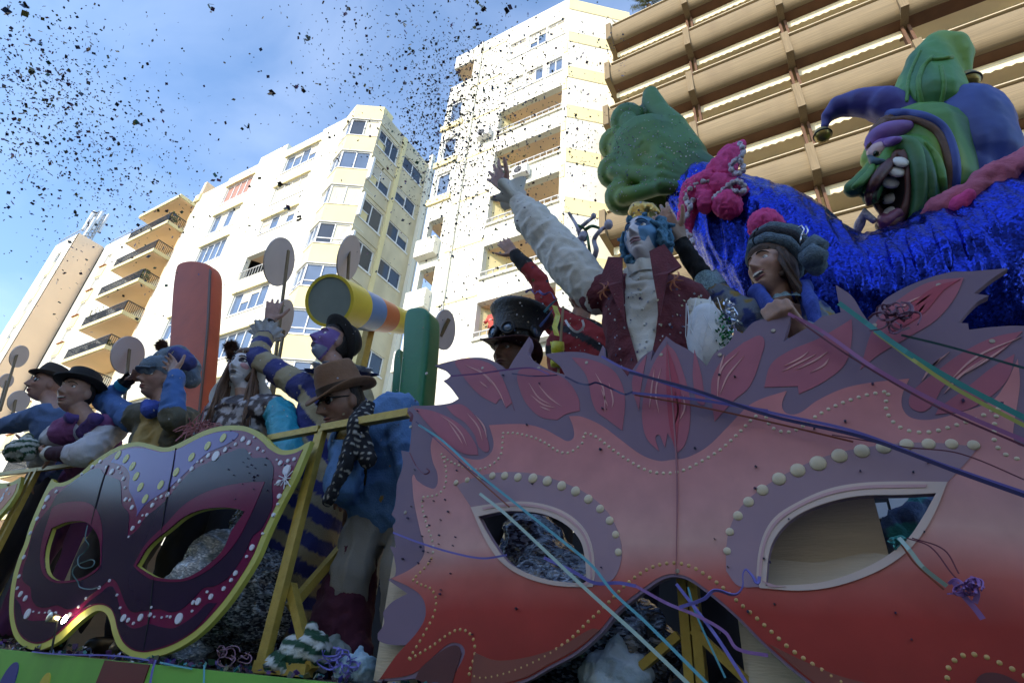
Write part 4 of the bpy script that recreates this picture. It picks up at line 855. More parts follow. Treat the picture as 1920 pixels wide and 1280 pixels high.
class Person:
    def __init__(s, label, head, neck, sh, el, wr, pelvis, skin=(.36, .20, .145), paint=None, hands=None, scale=1.0, turn=(0, -1, 0), group='costumed people on the float', vox=.0062, leg_spread=.1):
        s.h = head; s.sh = sh; s.el = el; s.wr = wr; s.pel = pelvis; s.neck = neck; s.scale = scale
        s.root = thing('person', label, 'person', (pelvis.x, pelvis.y, ZD), group); s.side = (sh[1] - sh[0]); s.side.z = 0; s.side.normalize()
        s.front = Vector((s.side.y, -s.side.x, 0)); 
        if s.front.dot(Vector(turn)) < 0: s.front = -s.front
        s.up = (neck - pelvis).normalized(); ml = s.side; up = s.up; c = []; sc = scale
        s.chest = neck.lerp(pelvis, .33); s.waist = neck.lerp(pelvis, .68)
        hb = head.c - head.U * .055 * head.s - head.F * .022 * head.s
        c += [caps(neck - up * .02, hb, .056 * sc, .052 * sc, 'skin'), caps(sh[0].lerp(neck, .25), sh[1].lerp(neck, .25), .062 * sc, None, 'skin'), caps(s.chest + ml * .05, s.waist + ml * .035, .11 * sc, .10 * sc, 'skin', .8, s.front), caps(s.chest - ml * .05, s.waist - ml * .035, .11 * sc, .10 * sc, 'skin', .8, s.front), caps(s.waist, pelvis, .115 * sc, .125 * sc, 'skin', .8, s.front), caps(pelvis - ml * .06, pelvis + ml * .06, .10 * sc, None, 'skin')]
        for k in (0, 1):
            if el[k] is None: continue
            c += [caps(sh[k], el[k], .050 * sc, .040 * sc, 'skin'), caps(el[k], wr[k], .041 * sc, .027 * sc, 'skin')]
            if hands and hands[k]: c += hand(wr[k], **hands[k])
            else: c += hand(wr[k], wr[k] - el[k], s.front, curl=.5, ts=1 if k else -1)
        s.legs = legs(pelvis, ml, turn=s.front, spread=leg_spread, s=sc)
        for hp, kn, an, to in s.legs: c += [caps(hp, kn, .085 * sc, .055 * sc, 'skin'), caps(kn, an, .056 * sc, .038 * sc, 'skin'), caps(an - s.front * .03 - Vector((0, 0, .03)), to, .038 * sc, .03 * sc, 'skin')]
        ears = []
        for k in (-1, 1):
            mb = MB().ball(head.w((k * .076, -.004, -.004)), .030 * head.s, 10, 8, (.42, .7, 1.0), Matrix((head.X, head.F, head.U)).transposed()); ears.append((mb.v, mb.f))
        me = voxel([caps_mesh(q) for q in c] + [head.mesh()] + ears, vox, 1); me.name = 'body'
        # sharpen the face: refine the head region and put it back on its analytic surface
        bm = bmesh.new(); bm.from_mesh(me); lo = head.loc(np.array([v.co for v in bm.verts])); m_ = (lo[:, 2] > -.125) & (lo[:, 1] > .015) & (np.linalg.norm(lo, axis=1) < .17); bm.verts.ensure_lookup_table(); sel = set(np.nonzero(m_)[0].tolist())
        fe = [e for e in bm.edges if e.verts[0].index in sel and e.verts[1].index in sel]
        bmesh.ops.subdivide_edges(bm, edges=fe, cuts=1, use_grid_fill=True); bmesh.ops.triangulate(bm, faces=[f for f in bm.faces if len(f.verts) > 4]); bm.to_mesh(me); bm.free()
        co = getco(me); lo = head.loc(co); rr = np.linalg.norm(lo, axis=1); d = lo / np.maximum(rr, 1e-6)[:, None]; tgt = head.wor(face_surf(d, head.o)); near = np.linalg.norm(head.loc(tgt) - lo, axis=1) < .022
        wt = sstep(lo[:, 1], .0, .03) * sstep(lo[:, 2], -.118, -.095) * near * (np.abs(lo[:, 0]) < .072); co = co * (1 - wt[:, None]) + tgt * wt[:, None]
        setco(me, co); lo = head.loc(co); col = np.tile(np.array(skin) * 1.18, (len(co), 1)); hm = (np.linalg.norm(lo, axis=1) < .16) & (lo[:, 2] > -.13); x, y, z = lo.T
        rg = np.exp(-((np.abs(x) - .045) / .02) ** 2 - ((z + .02) / .022) ** 2) * (y > .03) * hm; col = col * (1 - .25 * rg[:, None]) + np.array((.45, .16, .13)) * (.25 * rg[:, None])
        if paint: col = paint(col, x, y, z, hm)
        setcol(me, col); setco(me, co - np.array(base(s.root))); me.materials.clear(); me.materials.append(SK); me.polygons.foreach_set('use_smooth', [True] * len(me.polygons)); s.body = link('body', me, s.root)
    def face(s, iris=(.05, .03, .02), brow=M_brow_h, lips=M_lip, smile=0, open_=0, brows=True, lid=(.2, .1, .08)):
        h = s.h
        for k in (-1, 1):
            q = h.surf(k * .032, .013); c = h.w((q[0], q[1] - .0075 * 1, q[2])); mb = MB().ball(c, .0135 * h.s, 14, 12); ob = mb.build('eye', M_eye, s.root, smooth=True)
            lo = h.loc(np.array(mb.v)) - np.array((q[0], q[1] - .0075, q[2])); dd = np.hypot(lo[:, 0], lo[:, 2] + .0005); col = np.where((dd[:, None] < .0058) & (lo[:, 1:2] > 0), np.array(iris), np.array((.70, .68, .66))); col = np.where(lo[:, 2:3] > .0058, np.array(lid), col); setcol(ob.data, col)
            if brows:
                pts = [h.surf(k * xx, zz) for xx, zz in ((.012, .031), (.022, .036), (.034, .038), (.046, .034), (.052, .028))]; MB().tube([h.w((p[0], p[1] + .0015, p[2])) for p in pts], [.0022 * h.s, .0036 * h.s, .0036 * h.s, .0026 * h.s, .0012 * h.s], 6).build('eyebrow', brow, s.root, smooth=True)
        wd = .024 + .010 * smile
        def lip(z, th, up_): 
            pts = []
            for q in range(9): u = -1 + q / 4; p = h.surf(u * wd, z + smile * .010 * u * u + up_ * .003 * (1 - abs(u))); pts.append(h.w((p[0], p[1] + .001, p[2])))
            return MB().tube(pts, [.0012 * h.s] + [th * h.s] * 7 + [.0012 * h.s], 7)
        if open_:
            lip(-.058, .0032, 1).build('upper_lip', lips, s.root, smooth=True); lip(-.062 - open_ * .016, .0034, -1).build('lower_lip', lips, s.root, smooth=True)
            a = MB(); 
            for nm, m_, z0_, z1_, wq, of in (('mouth', M_mouth, -.059, -.062 - open_ * .015, wd * .95, .0022), ('teeth', M_teeth, -.0590, -.0595 - open_ * .009, wd * .85, .0034)):
                a = MB(); vs = []
                for q in range(11):
                    u = -1 + q / 5; cu = smile * .010 * u * u; mid = (z0_ + z1_) / 2; k_ = max(1 - abs(u) ** 2.5, .02); 
                    for zz in (mid + (z0_ - mid) * k_, mid + (z1_ - mid) * k_): p = h.surf(u * wq, zz + cu); vs.append(h.w((p[0], max(p[1], h.surf(u * wq, -.058)[1] - .003) + of, p[2])))
                a.add(vs, [(2 * q, 2 * q + 1, 2 * q + 3, 2 * q + 2) for q in range(10)]).build(nm, m_, s.root, smooth=True)
        else:
            lip(-.060, .0034, 1).build('upper_lip', lips, s.root, smooth=True); lip(-.0685, .0040, -1).build('lower_lip', lips, s.root, smooth=True)
    def torso(s, k=.018, tg='torso', low=None, wide=1.0):
        ml, up, sc = s.side, s.up, s.scale; p = low or s.pel
        return [caps(s.sh[0].lerp(s.neck, .2), s.sh[1].lerp(s.neck, .2), (.066 + k) * sc, None, tg), caps(s.chest + ml * .055 * wide, s.waist + ml * .045 * wide, (.115 + k) * sc, (.108 + k) * sc, tg, .85, s.front), caps(s.chest - ml * .055 * wide, s.waist - ml * .045 * wide, (.115 + k) * sc, (.108 + k) * sc, tg, .85, s.front), caps(s.waist, p, (.125 + k) * sc, (.135 + k) * sc, tg, .85, s.front), caps(p - ml * .07, p + ml * .07, (.11 + k) * sc, None, tg)]
    def sleeve(s, i, r0=.068, r1=.058, r2=.044, end=.93, tg='sleeve', puff=0):
        w_ = s.el[i].lerp(s.wr[i], end); o = []
        if puff:
            m1 = s.sh[i].lerp(s.el[i], .5); m2 = s.el[i].lerp(w_, .5)
            return [caps(s.sh[i], m1, r0, r0 + puff, tg), caps(m1, s.el[i], r0 + puff, r1 + puff, tg), caps(s.el[i], m2, r1 + puff, r1 + puff * .8, tg), caps(m2, w_, r1 + puff * .8, r2, tg)]
        return [caps(s.sh[i], s.el[i], r0, r1, tg), caps(s.el[i], w_, r1, r2, tg)]
    def trousers(s, name, m, r=(.105, .078, .06), colfn=None, vox=.013, amp=.008, stretch=(1, 1, .5)):
        c = [caps(s.pel - s.side * .06, s.pel + s.side * .06, .122, None, 'hip')]
        for i, (hp, kn, an, to) in enumerate(s.legs): c += [caps(hp, kn, r[0], r[1], 'thigh%d' % i), caps(kn, an, r[1], r[2], 'shin%d' % i)]
        o = cloth(name, s.root, c, m, vox, 3, amp, 9, stretch, colfn); sb = MB()
        for hp, kn, an, to in s.legs:
            vs = [caps_mesh(caps(an - s.front * .04 - Vector((0, 0, .03)), to, .047, .04, 'x', 1, None)), caps_mesh(caps(an + Vector((0, 0, .05)), an - Vector((0, 0, .02)), .05))]
            me = voxel(vs, .012, 2); me.name = 'shoe'; setco(me, getco(me) - np.array(base(s.root))); me.materials.clear(); me.materials.append(mat('black_leather', (.015, .013, .012), .4)); me.polygons.foreach_set('use_smooth', [True] * len(me.polygons)); link('shoe', me, s.root)
        return o
def ruffle(name, m, parent, c, axis, r, wd, n=9, amp=.35, flare=1.6, th=64, rows=5, r0=None):
    """gathered frill round an axis, opening along it"""
    c = Vector(c); ax = Vector(axis).normalized(); u = ax.orthogonal().normalized(); b = ax.cross(u); mb = MB(); r0 = r0 or r
    for i in range(rows):
        t = i / (rows - 1)
        for k in range(th):
            a = 6.28318 * k / th; wv = math.sin(n * a + .7 * math.sin(2 * a)) ; rr = (r0 + (r * flare - r0) * t) * (1 + amp * t * wv * .5); h = wd * (t + .15 * t * math.cos(n * a * .5 + 1)); mb.v.append(tuple(c + ax * h + (u * math.cos(a) + b * math.sin(a)) * rr))
    for i in range(rows - 1):
        for k in range(th): mb.f.append((i * th + k, i * th + (k + 1) % th, (i + 1) * th + (k + 1) % th, (i + 1) * th + k))
    return mb.build(name, m, parent, smooth=True)
def brimhat(parent, name, m, c, up, fwd, r_in, r_brim, hgt, crown=None, curl=.02, dip=.0, sx=.86, band=None, top_in=.012, tilt=None, domed=False):
    up = Vector(up).normalized(); f = Vector(fwd); f = (f - up * f.dot(up)).normalized(); x = f.cross(up); c = Vector(c); crown = crown or r_in * .86; mb = MB(); n = 40
    if domed: prof = [(r_in, 0), (r_in * 1.0, hgt * .35), (r_in * .93, hgt * .62), (r_in * .75, hgt * .85), (r_in * .4, hgt * .98), (0, hgt)]
    else: prof = [(r_in, 0), (r_in * .98, hgt * .5), (crown * 1.0, hgt * .93), (crown * .92, hgt), (crown * .6, hgt * .97 - top_in * .5), (0, hgt * .93 - top_in)]
    rings = [(r_brim, .0, 1), (r_brim * 1.005, .005, 1), (r_brim, .009, 1), ((r_in + r_brim) / 2, .007, .4), (r_in * 1.02, .006, 0)] + [(r, h + .006, 0) for r, h in prof]
    under = [(r_in, -.002, 0), ((r_in + r_brim) / 2, .001, .4)]
    for r, h, k in under + rings:
        for q in range(n):
            a = 6.28318 * q / n; ca, sa = math.cos(a), math.sin(a)
            hh = h + k * (curl * (sa * sa * 1.6 - .6) * 1.0 - dip * max(ca, 0) ** 2)
            mb.v.append(tuple(c + f * ca * r + x * sa * r * sx + up * hh))
    m_ = len(under) + len(rings)
    for i in range(m_ - 1):
        for q in range(n): mb.f.append((i * n + q, i * n + (q + 1) % n, (i + 1) * n + (q + 1) % n, (i + 1) * n + q))
    o = wind(mb.build(name, m, parent, smooth=True))
    if band:
        bm_, b0, b1 = band; mb = MB()
        for h in (b0, b1):
            for q in range(n): a = 6.28318 * q / n; mb.v.append(tuple(c + f * math.cos(a) * r_in * 1.03 + x * math.sin(a) * r_in * 1.03 * sx + up * (h + .006)))
        for q in range(n): mb.f.append((q, (q + 1) % n, n + (q + 1) % n, n + q))
        mb.build('hat_band', bm_, o, smooth=True)
    return o
def strands(name, m, parent, roots, n=60, r=.006, drop=.3, wob=.03, taper=.3, seg=7, spread=None, clumps=True):
    """hair locks falling from root points (world) to end points"""
    mb = MB()
    for _ in range(n):
        a, e = roots(RS.rand(), RS.rand()); a = Vector(a); e = Vector(e); ph = RS.rand() * 6; w1, w2 = RS.uniform(-1, 1, 2) * wob; pts = []
        for i in range(seg):
            t = i / (seg - 1); p = a.lerp(e, t); p = p + Vector((math.sin(t * 5 + ph) * w1, math.cos(t * 4 + ph) * w2, 0)) * t; pts.append(p)
        mb.tube(pts, [r * (1 - (1 - taper) * (i / (seg - 1)) ** 2) for i in range(seg)], 5)
    return mb.build(name, m, parent, smooth=True)
UPZ = Vector((0, 0, 1))
def cm(name, rough=.8, bump=.15, bscale=160, **k): return mat(name, (1, 1, 1), rough, attr=True, bump=bump, bscale=bscale, **k)
FAB = cm('cloth_paint')
def const(c, var=.0):
    def f(co, tags, t): return np.tile(np.array(c), (len(co), 1))
    return f
def TP(p, x, f, z): return p.neck + p.side * x + p.front * f + p.up * z
def loc_t(p):                                                # torso coordinates of a person
    n = np.array(p.neck); A = np.array([p.side, p.front, p.up])
    return lambda co: (co - n) @ A.T
def opening(p, w_top, w_mid, w_bot, cx=0.0, z1=-.5, tagset=('torso',)):
    L_ = loc_t(p)
    def f(co, tags, t):
        q = L_(co); z = q[:, 2]; w_ = np.interp(z, [z1, -.25, 0], [w_bot, w_mid, w_top]); return (q[:, 1] > .0) & (np.abs(q[:, 0] - cx) < w_) & (z > z1) & np.isin(tags, tagset)
    f.snap = (p, lambda z: np.interp(z, [z1, -.25, 0], [w_bot, w_mid, w_top]), cx, z1)
    return f
# ------------------------------------------------------------------ man in the maroon waistcoat
hc = P(1208, 452, 1.85); H = Head(hc, face_dir(hc, .42, .88, .06), scale=1.04, jaw=.26, nose=1.1)
nk = P(1208, 522, 1.88); wr0 = P(947, 350, 1.76)
def paintM(c, x, y, z, hm):
    wht = np.array((.60, .56, .60)); blu = np.array((.10, .25, .46)); dk = np.array((.03, .09, .22)); f = hm & (y > .0)
    c = np.where(f[:, None], wht, c); m_ = f & ((np.abs(x) > .016 + .02 * sstep(-z, -.02, .03)) & (z > -.035)) | f & (np.abs(x) > .05) | f & (z > .075)
    m_ |= f & (x < -.022) & (np.abs(z + .02) < .035 + .012 * np.sin(x * 160)); c = np.where(m_[:, None], blu, c)
    e = f & (((np.abs(x) - .033) / .024) ** 2 + ((z - .016) / .014) ** 2 < 1); return np.where(e[:, None], dk, c)
M = Person('man with blue and white face paint and gold crest, maroon waistcoat, arm flung up', H, nk, [P(1120, 556, 1.87), P(1292, 566, 1.90)], [P(1032, 452, 1.82), P(1340, 655, 1.92)], [wr0, P(1300, 740, 1.72)], nk + Vector((.02, .03, -.53)), skin=(.33, .18, .14), paint=paintM,
           hands=[dict(dv=P(898, 292, 1.72) - wr0, nrm=(CAM - wr0).normalized() + Vector((-.2, -.3, -.2)), curl=.10, spread=.62, ts=1, thumb=.85, s=1.22), None], vox=.0056)
M.face(smile=.45, lips=mat('pale_lip', (.35, .18, .2), .4), brow=mat('dark_blue_brow', (.03, .07, .16), .6))
WHT = (.62, .60, .55)
cloth('shirt', M.root, M.torso(.010) + M.sleeve(0, .080, .066, .036, .77, puff=.028) + M.sleeve(1, .072, .064, .05, .9, puff=.012), FAB, .009, 3, .013, 8, (1, 1, 1), const(WHT), seed=3)
ax = (M.wr[0] - M.el[0]).normalized(); wpt = M.el[0].lerp(M.wr[0], .74)
ruffle('cuff_frill', mat('white_cotton', WHT, .85, bump=.2, bscale=90), M.root, wpt - ax * .01, ax, .038, .085, 5, .55, 2.3, r0=.036)
M_mar = mat('maroon_cloth', (.115, .018, .028), .85, var=.25, vscale=18, bump=.3, bscale=110)
c_ = M.torso(.022, wide=1.12) + [caps(M.sh[k].lerp(M.neck, .25), M.sh[k], .078, .082, 'sh') for k in (0, 1)]
cloth('waistcoat', M.root, c_, M_mar, .009, 3, .008, 7, None, None, cut=opening(M, .062, .062, .02, .0, -.47))
fr_ = M.front; ml = M.side; NK = M.neck
cloth('cravat', M.root, [caps(M.neck + M.up * .02, M.neck - M.up * .03 + M.front * .01, .058, .066)], FAB, .008, 2, .008, 16, None, const(WHT))
for k in (-1, 1):                                            # lapels
    vs = [TP(M, k * .055, .13, .02), TP(M, k * .115, .115, .05), TP(M, k * .165, .115, -.07), TP(M, k * .115, .165, -.13), TP(M, k * .066, .165, -.30), TP(M, k * .06, .16, -.12)]
    MB().add(vs + [v + fr_ * .012 for v in vs], [(0, 1, 2, 3, 5), (5, 3, 4), (6, 11, 9, 8, 7), (11, 10, 9)] + [(i, (i + 1) % 6, (i + 1) % 6 + 6, i + 6) for i in range(6)]).build('lapel', M_mar, M.root)
M_emb = mat('copper_embroidery', (.32, .09, .035), .6)
for k, oz in ((1, -.16), (-1, -.14)):
    mb = MB()
    for j in range(6): a = j * 1.05; mb.tube([TP(M, k * .135 + .008 * math.cos(a) * q + .012 * math.sin(q * .8) * math.sin(a), .172 - .004 * q * (abs(math.cos(a))), oz + .012 * math.sin(a) * q) for q in range(5)], [.004, .004, .0035, .003, .001], 5)
    mb.build('embroidery', M_emb, M.root)
ruffle('collar_frill', mat('white_cotton', WHT, .85), M.root, M.neck - M.up * .01 + fr_ * .012, M.up, .066, .05, 8, .25, 1.12, r0=.068)
for j in range(5): MB().ball(TP(M, 0, .142, -.1 - .07 * j), .006, 8, 6).build('button', mat('white_cotton', WHT, .85), M.root, smooth=True)
M_bluew = mat('blue_wig', (.07, .20, .33), .8, var=.35, vscale=50, bump=.5, bscale=200)
cu = []
for _ in range(170):
    a = RS.uniform(0, 6.28); zz = RS.uniform(-.11, .085); rr = math.sqrt(max(1 - (zz / .13) ** 2, .2)); x = math.cos(a) * .095 * rr; y = math.sin(a) * .105 * rr - .012
    if y > .028 and zz < .078: continue
    q = H.w((x, y, zz)); cu.append(caps(q, q + Vector(RS.normal(size=3)) * .012, RS.uniform(.012, .021), .011))
cloth('wig', M.root, cu, M_bluew, .007, 1, .006, 40)
M_au = mat('gold_lame', (.55, .38, .12), .28, metal=.85, var=.2, vscale=25, bump=.2, bscale=60)
cloth('gold_crest', M.root, [caps(H.w((0, .02, .085)), H.w((.005, .045, .135)), .052, .044, 'x', .8), caps(H.w((.005, .045, .135)), P(1206, 388, 1.80), .042, .024), caps(P(1206, 388, 1.80), P(1221, 388, 1.79), .022, .018), caps(P(1221, 388, 1.79), P(1234, 398, 1.79), .017, .010)], M_au, .006, 3, .003, 20)
for k in (-1, 1): MB().tube([H.w((k * .06, .06, .035)), H.w((k * .085, .03, .02)), H.w((k * .095, .0, -.01)), H.w((k * .09, .015, -.05)), H.w((k * .1, .03, -.075))], [.008, .012, .013, .01, .004], 8).build('blue_swirl', M_bluew, M.root, smooth=True)
M.trousers('trousers', mat('dark_trouser', (.03, .025, .03), .8))
# ------------------------------------------------------------------ laughing woman
hc = P(1447, 509, 2.05); H = Head(hc, face_dir(hc, .58, .80, .12), scale=1.0, jaw=.33, nose=.95)
nk = P(1462, 570, 2.08); wr = P(1268, 443, 1.98)
W = Person('laughing woman in a blue grey woolly hat with long brown hair, black gloved arm raised', H, nk, [P(1405, 602, 2.04), P(1532, 606, 2.10)], [P(1338, 548, 2.08), P(1556, 700, 1.95)], [wr, P(1497, 622, 1.47)], nk + Vector((0, .05, -.5)), skin=(.36, .21, .155), scale=.93,
           hands=[dict(dv=P(1243, 405, 1.93) - wr, nrm=(CAM - wr), curl=.22, spread=.3, ts=1, s=1.1), dict(dv=Vector((-.35, -.75, .25)), nrm=(0.2, -.2, -1), curl=1.15, spread=.1, ts=-1)], vox=.0058)
W.face(smile=1.0, open_=1.0, lips=mat('rose_lip', (.32, .10, .11), .4), lid=(.10, .06, .06))
GRY = np.array((.16, .19, .24)); BLU = np.array((.03, .05, .20)); BLK = np.array((.010, .010, .012))
def colW(co, tags, t):
    c = np.tile(GRY, (len(co), 1)); n_ = np.array([noise.noise(Vector(p) * 14) for p in co]); c = np.where((n_ > .12)[:, None], BLU, c); c = np.where((tags == 'fore')[:, None], BLK, c); c = np.where((n_ < -.25)[:, None] & (tags != 'fore')[:, None], np.array((.28, .2, .06)), c); return c
w0 = W.el[0].lerp(W.wr[0], .93); 
cloth('coat', W.root, W.torso(.03) + [caps(W.sh[0], W.el[0], .075, .062, 'up'), caps(W.el[0], w0, .05, .036, 'fore'), caps(W.sh[1], W.el[1], .078, .068, 'up'), caps(W.el[1], W.el[1].lerp(W.wr[1], .85), .066, .05, 'up')], cm('wool', .95, .5, 220), .010, 2, .009, 14, None, colW, cut=opening(W, .05, .04, .0, 0, -.3), seed=5)
MB().tube([W.el[0] + (W.wr[0] - W.el[0]) * .02 + Vector((math.cos(a) * .0, 0, 0)) for a in (0,)] + [W.el[0].lerp(W.wr[0], .04)], .062, 12) if False else None
cuffm = mat('silver_sequin', (.30, .42, .44), .3, metal=.8, var=.5, vscale=130, bump=.8, bscale=180)
ruffle('sequin_cuff', cuffm, W.root, W.el[0].lerp(W.wr[0], .02), W.wr[0] - W.el[0], .060, .075, 6, .2, .95, r0=.066)
ruffle('glove_cuff', mat('tan_glove', (.34, .24, .19), .8, var=.2, bump=.3), W.root, W.el[0].lerp(W.wr[0], .9), W.wr[0] - W.el[0], .036, .06, 5, .3, 1.35)
M_scarf = mat('royal_scarf', (.035, .07, .36), .85, var=.2, vscale=20, bump=.4, bscale=120)
for k in (-1, 1): 
    cc = [caps(TP(W, k * .03, -.06, .03), TP(W, k * .085, .05, .03), .034, .036), caps(TP(W, k * .085, .05, .03), TP(W, k * .07, .14, -.10), .036, .04, 'x', .6, W.side), caps(TP(W, k * .07, .14, -.10), TP(W, k * .06, .17, -.36), .04, .042, 'x', .5, W.side)]
    cloth('scarf', W.root, cc, M_scarf, .009, 2, .006, 14)
ruffle('bead_collar', cuffm, W.root, W.neck - W.up * .035 + W.front * .03, W.up, .075, .03, 12, .3, .85, r0=.095)
M_hair = mat('brown_hair', (.070, .034, .018), .5, var=.35, vscale=60, bump=.4, bscale=160, stretch=(3, 3, .4))
H.cap(None, 'hair', M_hair, W.root, lambda p: (p[:, 2] > .055) | (p[:, 1] < .018) & (p[:, 2] > -.07), .016, .006)
def rW(u, v):
    a = .62 + 2.9 * u; s_ = H.w((-.082 * math.cos(a * .62 - .4), .055 - .13 * u, .04 - .07 * v)); e = TP(W, .10 - .03 * u + .03 * (v - .5), .08 - .20 * u, -.06 - .14 * v); return s_, e
strands('hair_lock', M_hair, W.root, rW, 110, .008, wob=.02)
def rW2(u, v): return H.w((.082, .02 - .09 * u, .02)), TP(W, -.05 - .02 * v, -.02 - .08 * u, -.12 * v)
strands('hair_lock', M_hair, W.root, rW2, 40, .008, wob=.015)
kn1 = mat('slate_wool', (.13, .19, .25), .95, var=.3, vscale=60, bump=.8, bscale=150); kn2 = mat('dark_wool', (.035, .035, .045), .95, bump=.6, bscale=150)
hup = (H.U * .86 - H.F * .42 - H.X * .10).normalized(); hx = H.X; hf = hx.cross(hup) * -1; hb = H.w((0, -.026, .082))
for j, (h, r, rt, mm_) in enumerate(((.0, .102, .027, kn1), (.036, .112, .024, kn2), (.070, .110, .028, kn1), (.105, .092, .026, kn2), (.130, .062, .032, kn1), (.145, .022, .034, kn1))):
    pts = [hb + hup * (h + .004 * math.sin(3 * a)) + (hf * math.cos(a) * 1.12 + hx * math.sin(a) * .95) * (r - rt * .45) for a in np.linspace(0, 6.2832, 30)]
    MB().tube(pts, [rt * (1 + .12 * math.sin(q * 1.7)) for q in range(30)], 10, cap=False).build('hat_roll', mm_, W.root, smooth=True)
for a, b, r in ((P(1515, 470, 2.02), P(1548, 462, 1.98), .035), (P(1510, 490, 2.0), P(1548, 482, 1.97), .04), (P(1525, 505, 2.03), P(1545, 500, 2.0), .035)):
    MB().tube([a, a.lerp(b, .5) + Vector((0, -.01, .012)), b], [r, r * 1.2, r * .6], 10).build('hat_bow', kn1, W.root, smooth=True)
MB().tube([P(1497, 427, 2.0), P(1503, 423, 2.0), P(1508, 430, 2.0), P(1503, 440, 2.0), P(1512, 441, 2.0), P(1515, 432, 2.0), P(1511, 424, 2.0)], .0035, 6).tube([P(1503, 440, 2.0), P(1500, 455, 2.0)], .003, 6).build('silver_curl', mat('silver_wire', (.7, .7, .72), .25, metal=1), W.root, smooth=True)
W.trousers('trousers', mat('dark_trouser', (.03, .025, .03), .8))
# ------------------------------------------------------------------ man with purple face, striped suit
hc = P(622, 647, 1.80); H = Head(hc, face_dir(hc, .90, .34, .28), scale=1.02, jaw=.24, nose=1.15)
nk = P(640, 702, 1.83); wr = P(506, 602, 1.70)
def paintP(c, x, y, z, hm):
    f = hm & (y > .01); pu = np.array((.16, .085, .30)); c = np.where((f & (z < .05))[:, None], pu, c); bl = f & (z < -.062) & (y > .02); return np.where(bl[:, None], np.array((.22, .25, .36)), c)
U = Person('man with purple painted face and black bowler, blue and gold striped suit, hand raised', H, nk, [P(572, 730, 1.76), P(668, 735, 1.86)], [P(482, 672, 1.64), P(700, 830, 1.9)], [wr, P(660, 900, 1.75)], P(590, 900, 1.86), skin=(.30, .17, .13), paint=paintP,
           hands=[dict(dv=P(518, 552, 1.70) - wr, nrm=(CAM - wr), curl=.12, spread=.34, ts=1, thumb=.8, s=1.1), None], vox=.0058)
U.face(lips=mat('grey_lip', (.12, .07, .12), .5), lid=(.07, .04, .14))
NAV = np.array((.022, .026, .20)); GLD = np.array((.40, .33, .20))
def stripes(freq, vec, off=0):
    v_ = np.array(vec)
    def f(co, tags, t): s_ = np.mod(co @ v_ * freq + off, 1); return np.where((s_ < .46)[:, None], GLD, NAV)
    return f
av = (U.wr[0] - U.el[0]).normalized()
def colU(co, tags, t):
    c = stripes(7.0, (np.array(U.side) * .75 + np.array((0, 0, 1)) * .8))(co, tags, t); s_ = np.mod(t * 2.1 + .15, 1); ct = np.where((s_ < .5)[:, None], NAV, GLD); k = (tags == 'up') | (tags == 'fore'); c = np.where(k[:, None], ct, c); return c
SEQ = cm('sequin_stripe', .55, .6, 260)
cloth('jacket', U.root, U.torso(.028) + [caps(U.sh[0], U.el[0], .080, .070, 'up'), caps(U.el[0], U.el[0].lerp(U.wr[0], .62), .070, .050, 'fore'), caps(U.sh[1], U.el[1], .082, .066, 'up2'), caps(U.el[1], U.el[1].lerp(U.wr[1], .9), .064, .05, 'up2')], SEQ, .009, 3, .009, 9, None, colU, seed=8)
M_frill = mat('white_frill', (.55, .57, .62), .9, bump=.5, bscale=120)
q = U.el[0].lerp(U.wr[0], .56); ruffle('wrist_frill', M_frill, U.root, q, av, .05, .045, 11, .35, 1.75); ruffle('wrist_frill', M_frill, U.root, q + av * .015, av, .045, .035, 9, .4, 1.7)
ruffle('neck_ruff', M_frill, U.root, U.neck - U.up * .01, U.up * .8 + U.front * .2, .075, .05, 14, .35, 1.9); ruffle('neck_ruff', mat('navy_net', (.03, .04, .16), .8), U.root, U.neck - U.up * .03, U.up * .6 + U.front * .2, .08, .04, 16, .5, 2.1)
for k in range(3): q = U.el[0].lerp(U.wr[0], .80 + .07 * k); MB().tube([q + (av.orthogonal().normalized() * math.cos(a) + av.cross(av.orthogonal().normalized()) * math.sin(a)) * (.036 - .002 * k) for a in np.linspace(0, 6.283, 18)], .007, 6, cap=False).build('bracelet', mat('black_leather', (.015, .013, .012), .4), U.root, smooth=True)
U.trousers('trousers', SEQ, (.125, .105, .095), stripes(9.0, (.45, .1, 1.0)))
M_blk = mat('black_felt', (.012, .011, .012), .85, var=.2, bump=.2)
ha = (H.U * .72 - H.F * .70).normalized(); brimhat(U.root, 'bowler_hat', M_blk, H.w((0, -.02, .045)), ha, H.F, .100, .158, .12, domed=True, curl=.018)
H.cap(None, 'hair', mat('dark_hair', (.018, .012, .010), .6, bump=.4, bscale=150), U.root, lambda p: (p[:, 1] < -.01) & (p[:, 2] > -.05) | (p[:, 2] > .07), .008, .003)
